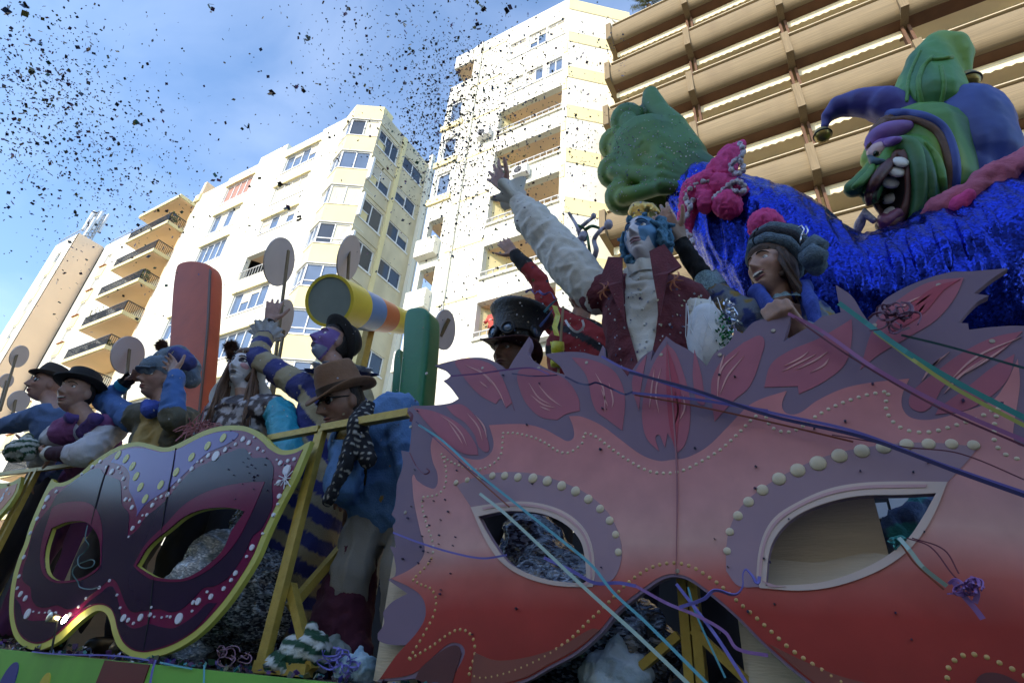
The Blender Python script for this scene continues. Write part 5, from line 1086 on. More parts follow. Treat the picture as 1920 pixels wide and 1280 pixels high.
# ------------------------------------------------------------------ leaning man in the brown hat
hc = P(642, 757, 1.54); H = Head(hc, face_dir(hc, .86, .40, -.42), scale=1.0, jaw=.25, nose=1.15)
nk = P(690, 782, 1.60)
Ln = Person('man in a brown felt hat and sunglasses leaning over, blue jacket and grey trousers', H, nk, [P(662, 838, 1.56), P(752, 772, 1.62)], [P(640, 905, 1.52), P(770, 868, 1.66)], [P(652, 935, 1.68), P(790, 950, 1.58)], P(742, 952, 1.80), skin=(.22, .12, .085), leg_spread=.06, vox=.0064, turn=(-.2, -.9, 0))
Ln.face(brows=True)
M_bj = mat('blue_denim', (.10, .22, .46), .85, var=.2, vscale=10, bump=.3, bscale=150, dirt=((.05, .10, .25), .4, 5))
cloth('jacket', Ln.root, Ln.torso(.035, wide=1.1) + [caps(Ln.sh[k], Ln.el[k], .088, .072, 'up') for k in (0, 1)] + [caps(Ln.el[k], Ln.el[k].lerp(Ln.wr[k], .85), .070, .052, 'fo') for k in (0, 1)], M_bj, .010, 3, .013, 8, None, None, cut=opening(Ln, .05, .07, .09, -.02, -.5), seed=2)
cloth('gold_waistcoat', Ln.root, Ln.torso(.014), mat('mustard_satin', (.30, .20, .05), .5, var=.25, vscale=8, bump=.2), .010, 3, .008, 8)
M_dots = cm('spotted_scarf', .9); 
def cold(co, tags, t): n_ = np.mod(co * 42, 1) - .5; k = (np.abs(n_[:, 0]) < .16) & (np.abs(n_[:, 2]) < .16); return np.where(k[:, None], np.array((.4, .38, .34)), np.array((.012, .012, .018)))
s0 = P(668, 800, 1.46); cloth('scarf', Ln.root, [caps(P(690, 770, 1.52), s0, .045, .045), caps(s0, P(648, 870, 1.46), .045, .05, 'x', .6), caps(P(648, 870, 1.46), P(622, 925, 1.47), .05, .05, 'x', .5), caps(P(668, 800, 1.5), P(690, 860, 1.5), .04, .035)], M_dots, .007, 2, .008, 12, None, cold)
Ln.trousers('trousers', mat('grey_twill', (.26, .25, .23), .9, var=.12, vscale=8, bump=.25, bscale=200), (.098, .078, .066), amp=.016)
M_brf = mat('brown_felt', (.20, .105, .06), .9, var=.18, vscale=12, bump=.2); ha = (H.U * .95 + H.F * .15).normalized()
brimhat(Ln.root, 'felt_hat', M_brf, H.w((0, -.005, .052)), ha, H.F, .102, .160, .125, .085, curl=.022, dip=.01, band=(mat('dark_ribbon', (.05, .03, .02), .6), .0, .03))
for k in (-1, 1): q = H.surf(k * .032, .012); MB().ball(H.w((q[0], q[1] + .010, q[2])), .024, 14, 8, (1, .25, .8), Matrix((H.X, H.F, H.U)).transposed()).build('sunglass_lens', mat('black_lens', (.01, .01, .012), .08), Ln.root, smooth=True)
MB().tube([H.w((-.078, .0, .016)), H.w((-.062, .085, .018)), H.w((0, .108, .016)), H.w((.062, .085, .018)), H.w((.078, .0, .016))], .003, 6).build('sunglass_frame', M_blk, Ln.root)
H.cap(None, 'hair', mat('dark_hair', (.018, .012, .010), .6), Ln.root, lambda p: (p[:, 1] < -.005) & (p[:, 2] > -.06) | (p[:, 2] > .07), .008, .003)
# ------------------------------------------------------------------ woman with white painted face
hc = P(459, 692, 1.63); H = Head(hc, face_dir(hc, .62, .75, .04), scale=.95, jaw=.32, nose=.9)
nk = P(462, 748, 1.67)
def paintW(c, x, y, z, hm):
    f = hm & (y > .0); c = np.where(f[:, None], np.array((.62, .58, .60)), c); e = f & (((np.abs(x) - .033) / .020) ** 2 + ((z - .012) / .016) ** 2 < 1); c = np.where(e[:, None], np.array((.03, .02, .03)), c); ch = f & (((np.abs(x) - .048) / .015) ** 2 + ((z + .02) / .016) ** 2 < 1); return np.where(ch[:, None], np.array((.55, .28, .30)), c)
Z = Person('woman with white painted face and black lips, long brown hair and a fur pompom cap', H, nk, [P(405, 780, 1.62), P(525, 772, 1.72)], [P(370, 850, 1.58), P(545, 860, 1.66)], [P(400, 900, 1.5), P(500, 910, 1.5)], nk + Vector((.02, .06, -.47)), skin=(.36, .22, .17), paint=paintW, scale=.92, vox=.0060)
Z.face(lips=mat('black_lip', (.015, .008, .012), .3), lid=(.02, .015, .02), brow=M_brow_h)
M_hl = mat('long_brown_hair', (.13, .065, .035), .5, var=.4, vscale=50, bump=.4, bscale=150, stretch=(3, 3, .4))
H.cap(None, 'hair', M_hl, Z.root, lambda p: (p[:, 2] > .065) | (p[:, 1] < .02) & (p[:, 2] > -.08), .014, .006)
for sgn in (-1, 1):
    strands('hair_lock', M_hl, Z.root, lambda u, v, sgn=sgn: (H.w((sgn * .080, .045 - .11 * u, .045 - .05 * v)), TP(Z, -sgn * (.095 + .05 * v) + .0, .14 - .16 * u, -.12 - .24 * v)), 75, .0075, wob=.03)
cap_ = MB().ball(H.w((0, -.02, .075)), .088, 20, 12, (1.02, 1.05, .62), Matrix((H.X, H.F, H.U)).transposed()); cap_.build('cap', M_blk, Z.root, smooth=True)
def fluff(name, m, parent, c, r, n, l, w=.003):
    c = Vector(c); mb = MB().ball(c, r * .8, 14, 10)
    for _ in range(n):
        d = Vector(RS.normal(size=3)).normalized(); a = c + d * r * .6; e = c + d * (r + l * RS.rand()) + Vector(RS.normal(size=3)) * l * .2; sd_ = d.orthogonal().normalized() * w; mb.add([a - sd_, e, a + sd_], [(0, 1, 2)])
    return mb.build(name, m, parent)
M_fur = mat('brown_fur', (.085, .035, .022), .95, var=.4, vscale=40); fluff('fur_pompom', M_fur, Z.root, P(434, 652, 1.60), .036, 2200, .022, .0016); fluff('fur_pompom', M_fur, Z.root, P(438, 670, 1.61), .036, 1500, .02, .0016)
ruffle('white_collar', mat('white_satin', (.60, .62, .62), .6, bump=.15), Z.root, Z.neck - Z.up * .005, -Z.up * .12 + Z.front * .9, .07, .045, 4, .25, 2.6)
def colZ(co, tags, t): n_ = np.array([noise.noise(Vector(p) * 26) for p in co]); c = np.where((n_ > .05)[:, None], np.array((.42, .40, .44)), np.array((.05, .035, .04))); return np.where((tags == 'teal')[:, None], np.array((.02, .30, .42)), c)
cloth('coat', Z.root, Z.torso(.03) + [caps(Z.sh[0], Z.el[0], .075, .065, 'a'), caps(Z.el[0], Z.wr[0], .06, .045, 'a'), caps(Z.sh[1], Z.el[1], .085, .07, 'teal'), caps(Z.el[1], Z.wr[1], .066, .045, 'teal')], cm('satin_coat', .45, .3, 90), .010, 2, .010, 10, None, colZ)
Z.trousers('trousers', mat('dark_trouser', (.03, .025, .03), .8))
fr2 = MB()
for _ in range(60): a = P(375 + RS.uniform(-25, 30), 800 + RS.uniform(-6, 10), 1.5); d = Vector(RS.normal(size=3)) * .035; fr2.tube([a, a + d * .5 + Vector((0, 0, .01)), a + d], .003, 4)
fr2.build('pink_fringe', mat('pink_yarn', (.40, .16, .17), .9), Z.root)
# ------------------------------------------------------------------ man holding his puffy cap
hc = P(300, 716, 1.55); H = Head(hc, face_dir(hc, .95, .30, .02), scale=.98, jaw=.27, nose=1.15)
nk = P(322, 770, 1.60); wa = P(238, 714, 1.50); wb = P(329, 700, 1.44)
Cp = Person('man holding his puffy grey blue cap with both hands, blue jacket and yellow front', H, nk, [P(250, 786, 1.52), P(352, 800, 1.64)], [P(196, 752, 1.50), P(322, 782, 1.46)], [wa, wb], nk + Vector((.02, .06, -.5)), skin=(.28, .16, .12), vox=.0062,
            hands=[dict(dv=P(275, 694, 1.50) - wa, nrm=(.3, .5, -.8), curl=.3, spread=.2, ts=1), dict(dv=P(312, 664, 1.44) - wb, nrm=(.4, .8, -.2), curl=.22, spread=.35, ts=-1)])
Cp.face()
M_cap = mat('slate_blue_cap', (.15, .20, .26), .9, var=.35, vscale=14, bump=.4, bscale=120)
cc = [caps(H.w((0, .06, .07)), H.w((0, -.05, .10)), .075, .10), caps(P(302, 676, 1.55), P(330, 672, 1.58), .06, .085), caps(P(330, 672, 1.58), P(352, 690, 1.62), .085, .07), caps(P(352, 690, 1.62), P(358, 712, 1.64), .06, .05)]
cloth('puffy_cap', Cp.root, cc, M_cap, .009, 3, .014, 9); cloth('cap_patch', Cp.root, [caps(P(330, 662, 1.50), P(352, 678, 1.54), .045, .05)], mat('indigo_felt', (.05, .06, .22), .9), .009, 2, .008, 12)
fluff('dark_pompom', M_fur, Cp.root, P(303, 648, 1.55), .036, 1500, .014, .0016)
vz = MB(); n = 14; vs = []
for k in range(n): u = -1 + 2 * k / (n - 1); vs += [tuple(H.w((u * .075, .085 - .02 * u * u, .050))), tuple(H.w((u * .072, .155 - .05 * u * u, .028)))]
vz.add(vs + [(x, y, z + .008) for x, y, z in vs], [(2 * k, 2 * k + 2, 2 * k + 3, 2 * k + 1) for k in range(n - 1)] + [(2 * n + 2 * k, 2 * n + 2 * k + 1, 2 * n + 2 * k + 3, 2 * n + 2 * k + 2) for k in range(n - 1)] + [(2 * k + 1, 2 * k + 3, 2 * n + 2 * k + 3, 2 * n + 2 * k + 1) for k in range(n - 1)])
vz.build('cap_visor', M_cap, Cp.root, smooth=True)
H.cap(None, 'hair', mat('dark_hair', (.018, .012, .010), .6), Cp.root, lambda p: (p[:, 1] < -.005) & (p[:, 2] > -.10), .014, .006)
M_bc = mat('cobalt_cloth', (.05, .13, .36), .85, var=.2, vscale=12, bump=.3, bscale=140); M_ol = mat('olive_cloth', (.11, .10, .07), .9, var=.2, bump=.3)
def colC(co, tags, t):
    q = loc_t(Cp)(co); c = np.tile(np.array((.10, .095, .07)), (len(co), 1)); f = (tags == 'torso') & (q[:, 1] > .02) & (np.abs(q[:, 0]) < .09); c = np.where(f[:, None], np.array((.42, .31, .12)), c); return np.where((tags == 'arm')[:, None], np.array((.05, .13, .36)), c)
cloth('jacket', Cp.root, Cp.torso(.035) + [caps(Cp.sh[0], Cp.el[0], .080, .068, 'arm'), caps(Cp.el[0], Cp.el[0].lerp(Cp.wr[0], .7), .066, .045, 'arm'), caps(Cp.sh[1], Cp.el[1], .085, .072, 'x'), caps(Cp.el[1], Cp.el[1].lerp(Cp.wr[1], .9), .070, .046, 'arm')], FAB, .010, 3, .011, 9, None, colC, seed=4)
cloth('neckerchief', Cp.root, [caps(TP(Cp, -.05, -.05, .03), TP(Cp, -.09, .08, .0), .035), caps(TP(Cp, -.09, .08, .0), TP(Cp, .0, .15, -.07), .038), caps(TP(Cp, .0, .15, -.07), TP(Cp, .08, .08, .01), .038)], mat('royal_scarf', (.035, .07, .36), .85), .008, 2, .006, 12)
gl = (Cp.wr[0] - Cp.el[0]).normalized(); ruffle('black_cuff', M_blk, Cp.root, Cp.el[0].lerp(Cp.wr[0], .82), gl, .036, .075, 6, .3, 1.1); ruffle('blue_wristband', mat('cyan_band', (.03, .30, .50), .4), Cp.root, Cp.el[0].lerp(Cp.wr[0], .72), gl, .044, .035, 3, .02, 1.0)
Cp.trousers('trousers', mat('dark_trouser', (.03, .025, .03), .8))
# ------------------------------------------------------------------ man with blue-banded hat leaning on the rail
hc = P(143, 738, 1.34); H = Head(hc, face_dir(hc, .72, .68, .0), scale=1.0, jaw=.20, nose=.95)
nk = P(168, 792, 1.42); wa = P(78, 846, 1.36); wb = P(92, 850, 1.36)
Pv = Person('smiling man in a black hat with pale blue band, purple waistcoat and white sleeves', H, nk, [P(112, 812, 1.38), P(212, 806, 1.52)], [P(78, 862, 1.50), P(160, 850, 1.42)], [P(52, 846, 1.42), wb], P(175, 900, 1.78), skin=(.31, .18, .135), vox=.0062,
            hands=[dict(dv=Vector((-.5, -.5, .1)), nrm=(0.7, 0, -.3), curl=.7, spread=.15, ts=1), dict(dv=P(45, 846, 1.34) - wb, nrm=(-.2, -.6, -.6), curl=.55, spread=.15, ts=-1)])
Pv.face(smile=.9, open_=.7)
brimhat(Pv.root, 'flat_hat', M_blk, H.w((0, -.005, .048)), (H.U * .97 - H.F * .12 + H.X * .1), H.F, .100, .155, .088, .094, curl=.012, band=(mat('pale_blue_ribbon', (.13, .30, .48), .6), .0, .028))
H.cap(None, 'hair', mat('dark_hair', (.018, .012, .010), .6), Pv.root, lambda p: (p[:, 1] < .0) & (p[:, 2] > -.05) | (p[:, 2] > .07), .008, .003)
cloth('shirt', Pv.root, Pv.torso(.006) + [caps(Pv.sh[k], Pv.el[k], .076, .074, 's') for k in (0, 1)] + [caps(Pv.el[1], Pv.el[1].lerp(Pv.wr[1], .45), .072, .050, 's'), caps(Pv.el[0], Pv.wr[0], .06, .04, 's')], FAB, .009, 3, .012, 9, None, const((.50, .50, .56)), seed=6)
cloth('waistcoat', Pv.root, Pv.torso(.020), mat('purple_cloth', (.17, .05, .16), .85, var=.2, bump=.3), .009, 3, .007, 9, None, None, cut=opening(Pv, .045, .035, .0, 0, -.28))
cloth('scarf', Pv.root, [caps(TP(Pv, .05, -.05, .03), TP(Pv, .085, .07, .0), .034), caps(TP(Pv, .085, .07, .0), TP(Pv, .07, .17, -.2), .034, .04, 'x', .6), caps(TP(Pv, .07, .17, -.2), TP(Pv, .06, .2, -.42), .04, .045, 'x', .5), caps(TP(Pv, -.06, -.05, .03), TP(Pv, -.08, .07, .0), .03)], mat('violet_scarf', (.09, .05, .20), .85, bump=.4), .009, 2, .007, 12)
cloth('dark_cuff', Pv.root, [caps(Pv.el[1].lerp(Pv.wr[1], .5), Pv.el[1].lerp(Pv.wr[1], .92), .050, .040)], mat('maroon_cuff', (.05, .015, .03), .85), .008, 2, .004, 14)
ruffle('shirt_cuff', mat('white_cotton', WHT, .85), Pv.root, Pv.el[1].lerp(Pv.wr[1], .93), Pv.wr[1] - Pv.el[1], .040, .03, 4, .1, 1.05)
Pv.trousers('trousers', mat('purple_trouser', (.12, .03, .11), .85))
# ------------------------------------------------------------------ man in blue jacket at far left
hc = P(86, 724, 1.50); H = Head(hc, face_dir(hc, .95, .22, .0), scale=1.0, jaw=.24, nose=1.1)
nk = P(112, 770, 1.56)
Bl = Person('man in a dark trilby and plain blue jacket reaching out at far left', H, nk, [P(70, 782, 1.50), P(140, 790, 1.66)], [P(10, 798, 1.46), P(90, 870, 1.6)], [P(-50, 806, 1.44), P(60, 900, 1.5)], P(130, 880, 1.78), skin=(.27, .15, .115), vox=.0066)
Bl.face()
for k in (-1, 1): q = H.surf(k * .032, .012); MB().ball(H.w((q[0], q[1] + .010, q[2])), .024, 14, 8, (1, .25, .8), Matrix((H.X, H.F, H.U)).transposed()).build('sunglass_lens', mat('black_lens', (.01, .01, .012), .08), Bl.root, smooth=True)
brimhat(Bl.root, 'trilby', mat('dark_brown_felt', (.05, .038, .032), .9), H.w((0, -.005, .055)), H.U * .97 - H.F * .15, H.F, .099, .140, .10, .085, curl=.02)
cloth('jacket', Bl.root, Bl.torso(.03) + [caps(Bl.sh[k], Bl.el[k], .085, .066, 'u') for k in (0, 1)] + [caps(Bl.el[k], Bl.el[k].lerp(Bl.wr[k], .9), .064, .046, 'u') for k in (0, 1)], mat('steel_blue_cloth', (.075, .13, .27), .85, var=.15, bump=.25, bscale=140), .011, 3, .010, 8)
Bl.trousers('trousers', mat('dark_trouser', (.03, .025, .03), .8))
# ------------------------------------------------------------------ person in the tall goggled hat
hc = P(957, 668, 2.12); H = Head(hc, face_dir(hc, .62, .75, -.05), scale=1.0, jaw=.22, nose=1.0)
nk = P(968, 728, 2.16)
G = Person('person in a tall black leather hat with goggles behind the feathered mask edge', H, nk, [P(905, 760, 2.12), P(1035, 760, 2.2)], [P(890, 850, 2.1), P(1060, 850, 2.2)], [P(920, 910, 1.95), P(1040, 910, 2.0)], nk + Vector((0, .04, -.5)), skin=(.16, .08, .05), vox=.0066)
G.face(lips=mat('brown_lip', (.14, .05, .045), .5))
M_lea = mat('black_hide', (.016, .015, .017), .42, var=.3, vscale=14, bump=.35, bscale=70); ax_ = (H.U * .93 - H.F * .10 - H.X * .2).normalized(); b0 = H.w((0, -.005, .045)); n = 36
pf = [(.108, .0), (.112, .05), (.118, .10), (.128, .15), (.152, .19), (.162, .205), (.155, .222), (.08, .228), (0, .222)]
hat = MB().lathe(b0, ax_, pf, n, 1.12, H.X).build('tall_hat', M_lea, G.root, smooth=True)
brimhat(G.root, 'hat_brim', mat('oxblood_felt', (.06, .018, .018), .8, bump=.3), b0 - ax_ * .006, ax_, H.F, .100, .180, .02, curl=.035, dip=.02)
M_gog = mat('goggle_glass', (.05, .10, .18), .1, spec=1); M_gr = mat('goggle_ring', (.05, .05, .055), .35, metal=.7)
for an, hh in ((-.25, .05), (.42, .05), (1.55, .06)):
    d_ = (H.F * math.cos(an) - H.X * math.sin(an)).normalized(); q = b0 + ax_ * hh + d_ * .118
    MB().lathe(q, d_, [(.020, 0), (.036, .004), (.038, .02), (.030, .026), (.028, .018)], 20).build('goggle_rim', M_gr, hat, smooth=True); MB().lathe(q, d_, [(.029, .016), (.015, .022), (0, .024)], 20).build('goggle_lens', M_gog, hat, smooth=True)
MB().tube([b0 + ax_ * .055 + (H.F * math.cos(a) - H.X * math.sin(a) * 1.12) * .116 for a in np.linspace(0, 6.283, 40)], .008, 6, cap=False).build('strap', M_blk, hat, smooth=True)
cloth('coat', G.root, G.torso(.03) + [caps(G.sh[k], G.el[k], .08, .066, 'u') for k in (0, 1)] + [caps(G.el[k], G.wr[k], .064, .046, 'u') for k in (0, 1)], mat('charcoal_cloth', (.03, .028, .03), .9, bump=.3), .011, 3, .010, 8)
H.cap(None, 'hair', mat('dark_hair', (.018, .012, .010), .6), G.root, lambda p: (p[:, 1] < .0) & (p[:, 2] > -.11), .016, .008)
for k in (-1, 1): MB().ball(H.w((k * .082, .0, -.035)), .010, 10, 8).build('earring', M_au, G.root, smooth=True)
G.trousers('trousers', mat('dark_trouser', (.03, .025, .03), .8))
# ------------------------------------------------------------------ person in red behind the waving arm
hc = P(1092, 548, 2.42); H = Head(hc, face_dir(hc, .7, .7, .1), scale=.98)
nk = P(1085, 602, 2.46); wr = P(965, 476, 2.26)
Rd = Person('person in a red coat with black cuffs half hidden behind the maroon waistcoat man', H, nk, [P(1040, 606, 2.42), P(1118, 640, 2.5)], [P(1012, 528, 2.34), P(1120, 740, 2.45)], [wr, P(1090, 800, 2.3)], nk + Vector((0, .04, -.52)), skin=(.36, .21, .16), vox=.0062, hands=[dict(dv=P(934, 442, 2.22) - wr, nrm=(CAM - wr), curl=.12, spread=.25, ts=-1, thumb=.9), None])
Rd.face()
def colR(co, tags, t): c = np.tile(np.array((.28, .018, .022)), (len(co), 1)); s_ = np.mod(loc_t(Rd)(co)[:, 2] * 6 + loc_t(Rd)(co)[:, 0] * 4, 1); c = np.where(((tags == 'torso') & (s_ < .32))[:, None], np.array((.012, .011, .014)), c); return np.where((tags == 'cuff')[:, None], np.array((.012, .011, .014)), c)
cloth('coat', Rd.root, Rd.torso(.03) + [caps(Rd.sh[0], Rd.el[0], .072, .058, 'u'), caps(Rd.el[0], Rd.el[0].lerp(Rd.wr[0], .45), .058, .050, 'u'), caps(Rd.el[0].lerp(Rd.wr[0], .5), Rd.el[0].lerp(Rd.wr[0], .94), .052, .042, 'cuff'), caps(Rd.sh[1], Rd.el[1], .075, .06, 'u'), caps(Rd.el[1], Rd.wr[1], .06, .045, 'u')], FAB, .010, 3, .008, 9, None, colR)
H.cap(None, 'hair', mat('dark_hair', (.018, .012, .010), .6), Rd.root, lambda p: (p[:, 1] < .02) & (p[:, 2] > -.11) | (p[:, 2] > .06), .016, .008)
Rd.trousers('trousers', mat('dark_trouser', (.03, .025, .03), .8))

# ------------------------------------------------------------------ onlookers on a tower balcony
for i, (x, lb, cl_) in enumerate(((-10.35, 'distant onlooker in a red top on the tower balcony above the tall hat', (.5, .08, .06)), (-9.75, 'distant onlooker in a white top on the tower balcony above the tall hat', (.7, .68, .64)))):
    z = LOG[4] - 1.62 + .0; c = Vector((x, 15.35, z + 1.28)); H = Head(c, (.3, -1, -.2)); nk = c - Vector((0, -.02, .17))
    o_ = Person(lb, H, nk, [nk + Vector((-.19, 0, -.06)), nk + Vector((.19, 0, -.06))], [nk + Vector((-.26, -.08, -.33)), nk + Vector((.26, -.08, -.33))], [nk + Vector((-.18, -.30, -.42)), nk + Vector((.18, -.30, -.42))], nk - Vector((0, -.05, .5)), skin=(.42, .26, .2), group='onlookers on the tower balcony', vox=.014)
    for q in o_.root.children: q.location.z += 0
    cloth('top', o_.root, o_.torso(.03) + o_.sleeve(0) + o_.sleeve(1), FAB, .016, 2, .008, 8, None, const(cl_)); H.cap(None, 'hair', M_hair, o_.root, lambda p: (p[:, 1] < .0) & (p[:, 2] > -.05) | (p[:, 2] > .06), .012, .004, n=24, mm=20)
# ================================================================= giant jester figure
JY = 2.62
J = thing('jester_figure', 'giant grinning green faced jester figure with blue sequin sleeve and raised thumb', 'carnival figure', P(1800, 640, 3.2) * 1.0)
J.location.z = ZD
def sequin():
    m = bpy.data.materials.new('blue_sequin'); m.use_nodes = True; t = m.node_tree; b = t.nodes['Principled BSDF']; n = t.nodes.new; l = t.links.new
    co = n('ShaderNodeTexCoord'); vo = n('ShaderNodeTexVoronoi'); vo.inputs['Scale'].default_value = 120; l(co.outputs['Object'], vo.inputs['Vector'])
    sb = n('ShaderNodeVectorMath'); sb.operation = 'SUBTRACT'; l(vo.outputs['Color'], sb.inputs[0]); sb.inputs[1].default_value = (.5, .5, .5)
    sc = n('ShaderNodeVectorMath'); sc.operation = 'SCALE'; l(sb.outputs[0], sc.inputs[0]); sc.inputs['Scale'].default_value = .26
    g_ = n('ShaderNodeNewGeometry'); ad = n('ShaderNodeVectorMath'); l(g_.outputs['Normal'], ad.inputs[0]); l(sc.outputs[0], ad.inputs[1]); nm = n('ShaderNodeVectorMath'); nm.operation = 'NORMALIZE'; l(ad.outputs[0], nm.inputs[0]); l(nm.outputs[0], b.inputs['Normal'])
    cr = n('ShaderNodeValToRGB'); cr.color_ramp.elements[0].color = (.005, .011, .16, 1); cr.color_ramp.elements[1].color = (.015, .045, .52, 1); sp = n('ShaderNodeSeparateXYZ'); l(vo.outputs['Color'], sp.inputs[0]); l(sp.outputs[0], cr.inputs[0]); l(cr.outputs[0], b.inputs['Base Color'])
    b.inputs['Metallic'].default_value = .88; b.inputs['Roughness'].default_value = .26; return m
M_seq = sequin()
def sleeve_disp(me, amp):
    pass
def big(name, m, cl, vox=.022, smooth=3, amp=.02, scale=3, stretch=None, colfn=None, parent=None, seed=0): return cloth(name, parent or J, cl, m, vox, smooth, amp, scale, stretch, colfn, seed=seed)
eb = P(1566, 590, 2.78)
big('sleeve', M_seq, [caps(P(1318, 372, 2.60), P(1430, 456, 2.66), .21, .32), caps(P(1430, 456, 2.66), eb, .32, .36), caps(eb, P(1740, 575, 2.92), .36, .43), caps(P(1740, 575, 2.92), P(1960, 480, 3.05), .43, .48), caps(P(1960, 480, 3.05), P(1900, 700, 3.25), .5, .5)], .016, 6, .020, 4.2, (2.2, 1.2, .55), seed=4)
big('body', M_seq, [caps(P(1900, 680, 3.3), P(1860, 1100, 3.3), .50, .6), caps(P(2150, 560, 3.3), P(1960, 560, 3.3), .40, .46)], .03, 3, .03, 4)
# gathered creases fanning from the elbow
SS = Surf([o for o in J.children if o.name.startswith('sleeve')])
for t_, r_ in (('1560,500 1580,530 1590,565', .022), ('1592,482 1606,515 1610,560', .026), ('1625,462 1640,500 1640,556', .026), ('1660,448 1682,490 1686,545', .028), ('1700,436 1722,480 1730,530', .026), ('1745,420 1768,460 1778,510', .024), ('1790,402 1812,440 1824,490', .024), ('1520,470 1540,505 1548,545', .018), ('1470,430 1490,470 1500,520', .016), ('1420,400 1436,440 1440,500', .014), ('1840,380 1862,420 1872,470', .022)):
    q = SS.line(t_, -.018, 5); k_ = len(q); big('sleeve_crease', M_seq, [caps(a_, b_, r_ * (.4 + .8 * math.sin(math.pi * (i + .5) / k_))) for i, (a_, b_) in enumerate(zip(q, q[1:]))], .011, 3, .004, 12)
GR = np.array((.085, .25, .045)); GD = np.array((.028, .115, .040)); GY = np.array((.20, .34, .045))
def green(s=5.0, bias=0.0):
    def f(co, tags, t):
        n_ = np.array([noise.noise(Vector((p[0] * s, p[1] * s, p[2] * s * .5)) + Vector((3, 1, 7))) for p in co]) + bias; c = np.tile(GR, (len(co), 1)); a = sstep(n_, .05, .45)[:, None]; b = sstep(-n_, .05, .45)[:, None]; return c * (1 - a) * (1 - b) + GY * a + GD * b * (1 - a)
    return f
M_gp = mat('green_airbrush', (1, 1, 1), .48, attr=True, bump=.12, bscale=18, spec=.45)
def HP(x, y, d=0.0): return P(x, y, JY + d)
kn = [(1164, 226), (1143, 272), (1141, 322), (1156, 369)]
hc_ = [caps(HP(1212, 288), HP(1228, 325), .255, .24), caps(HP(1225, 310), HP(1318, 352, .02), .25, .18), caps(HP(1195, 335, .05), HP(1235, 365, .05), .20, .16)]
for i, (x, y) in enumerate(kn):
    hc_ += [caps(HP(x + 12, y, -.05), HP(x + 26, y + 4, .30), .122, .115), caps(HP(x + 14, y, -.12), HP(1240, 300 + i * 17, -.20), .060, .045), caps(HP(1240, 300 + i * 17, -.20), HP(1290, 330 + i * 8, -.15), .05, .03)]
hc_ += [caps(HP(1285, 300, -.04), HP(1262, 245, -.02), .14, .10), caps(HP(1262, 245, -.02), HP(1236, 215, .0), .105, .085), caps(HP(1236, 215), HP(1222, 188), .085, .072), caps(HP(1222, 188), HP(1220, 178), .072, .06)]
def gh(co, tags, t):
    return green(3.5)(co, tags, t) * .72
big('hand', M_gp, hc_, .012, 2, .0, 6, None, gh)
# pink cuff points with lace and pompoms
M_pink = mat('hot_pink_cloth', (.58, .045, .22), .75, var=.2, vscale=16, bump=.3, bscale=60)
M_lace = mat('silver_lace', (.5, .46, .52), .4, metal=.5, var=.4, vscale=80, bump=.6, bscale=160)
for ch in ([(1342, 352, -.26, .075), (1352, 322, -.27, .08), (1372, 290, -.25, .062), (1390, 272, -.24, .03)], [(1326, 348, -.28, .085), (1302, 358, -.29, .075), (1290, 395, -.27, .055), (1280, 430, -.26, .04), (1288, 452, -.25, .025)], [(1345, 350, -.29, .07), (1372, 352, -.29, .06), (1392, 356, -.28, .03)], [(1316, 352, -.30, .06), (1322, 385, -.31, .045)]):
    big('cuff_point', M_pink, [caps(HP(a[0], a[1], a[2]), HP(b[0], b[1], b[2]), a[3], b[3]) for a, b in zip(ch, ch[1:])], .010, 2, .012, 14)
for px_ in ([(1386, 268), (1394, 282), (1388, 300), (1394, 318), (1380, 326), (1370, 312), (1382, 298)], [(1396, 350), (1384, 340), (1368, 346), (1350, 362), (1338, 372)], [(1330, 340), (1312, 342), (1296, 352), (1286, 370), (1292, 386)], [(1300, 372), (1290, 400), (1276, 425), (1292, 440), (1300, 458)], [(1366, 352), (1388, 362), (1396, 356)]):
    pts = path(' '.join('%d,%d' % q for q in px_), None, closed=False, n=6); mb = MB(); mb.tube([HP(x, y, -.345 + .012 * math.sin(i * 1.3)) for i, (x, y) in enumerate(pts)], [.012 + .006 * math.sin(i * 2.1) for i in range(len(pts))], 7); mb.build('lace_trim', M_lace, J, smooth=True)
for i, (x, y, r, d) in enumerate(((1362, 382, .075, -.30), (1435, 423, .082, -.335), (1350, 470, .0, 0))):
    if r: big('pompom', M_pink, [caps(HP(x, y, d), HP(x + 4, y + 4, d), r, r * .95)], .009, 1, .010, 30, (1.5, 1.5, .4), seed=i)
# head
def Q(x, y, Y=2.95): return P(x, y, Y)
big('head', M_gp, [caps(Q(1722, 280), Q(1745, 345), .255, .22), caps(Q(1745, 350), Q(1725, 395, 2.9), .19, .13), caps(Q(1725, 395, 2.88), Q(1672, 428, 2.80), .12, .06), caps(Q(1690, 258, 2.85), Q(1660, 300, 2.80), .15, .095), caps(Q(1700, 300, 2.78), Q(1718, 350, 2.78), .13, .12), caps(Q(1718, 350, 2.78), Q(1712, 400, 2.80), .12, .09), caps(Q(1740, 370), Q(1775, 480, 3.05), .16, .2),
    caps(Q(1652, 318, 2.74), Q(1622, 340, 2.66), .080, .060), caps(Q(1622, 340, 2.66), Q(1600, 354, 2.62), .058, .048), caps(Q(1640, 345, 2.70), Q(1632, 372, 2.68), .05, .04), caps(Q(1655, 262, 2.76), Q(1636, 300, 2.74), .07, .06)], .012, 2, .002, 5, None, green(4.0, .06))
HS = Surf([o for o in J.children if o.name.startswith('head')])
def fold(name, m, txt, r, off, colfn=None, n=4):
    q = HS.line(txt, off, n); k = len(q)
    big(name, m, [caps(a, b, r * (.55 + .6 * math.sin(math.pi * (i + .5) / k))) for i, (a, b) in enumerate(zip(q, q[1:]))], .010, 2, 0, 5, None, colfn)
gl_ = green(4.0, .20); gd_ = green(4.0, -.1)
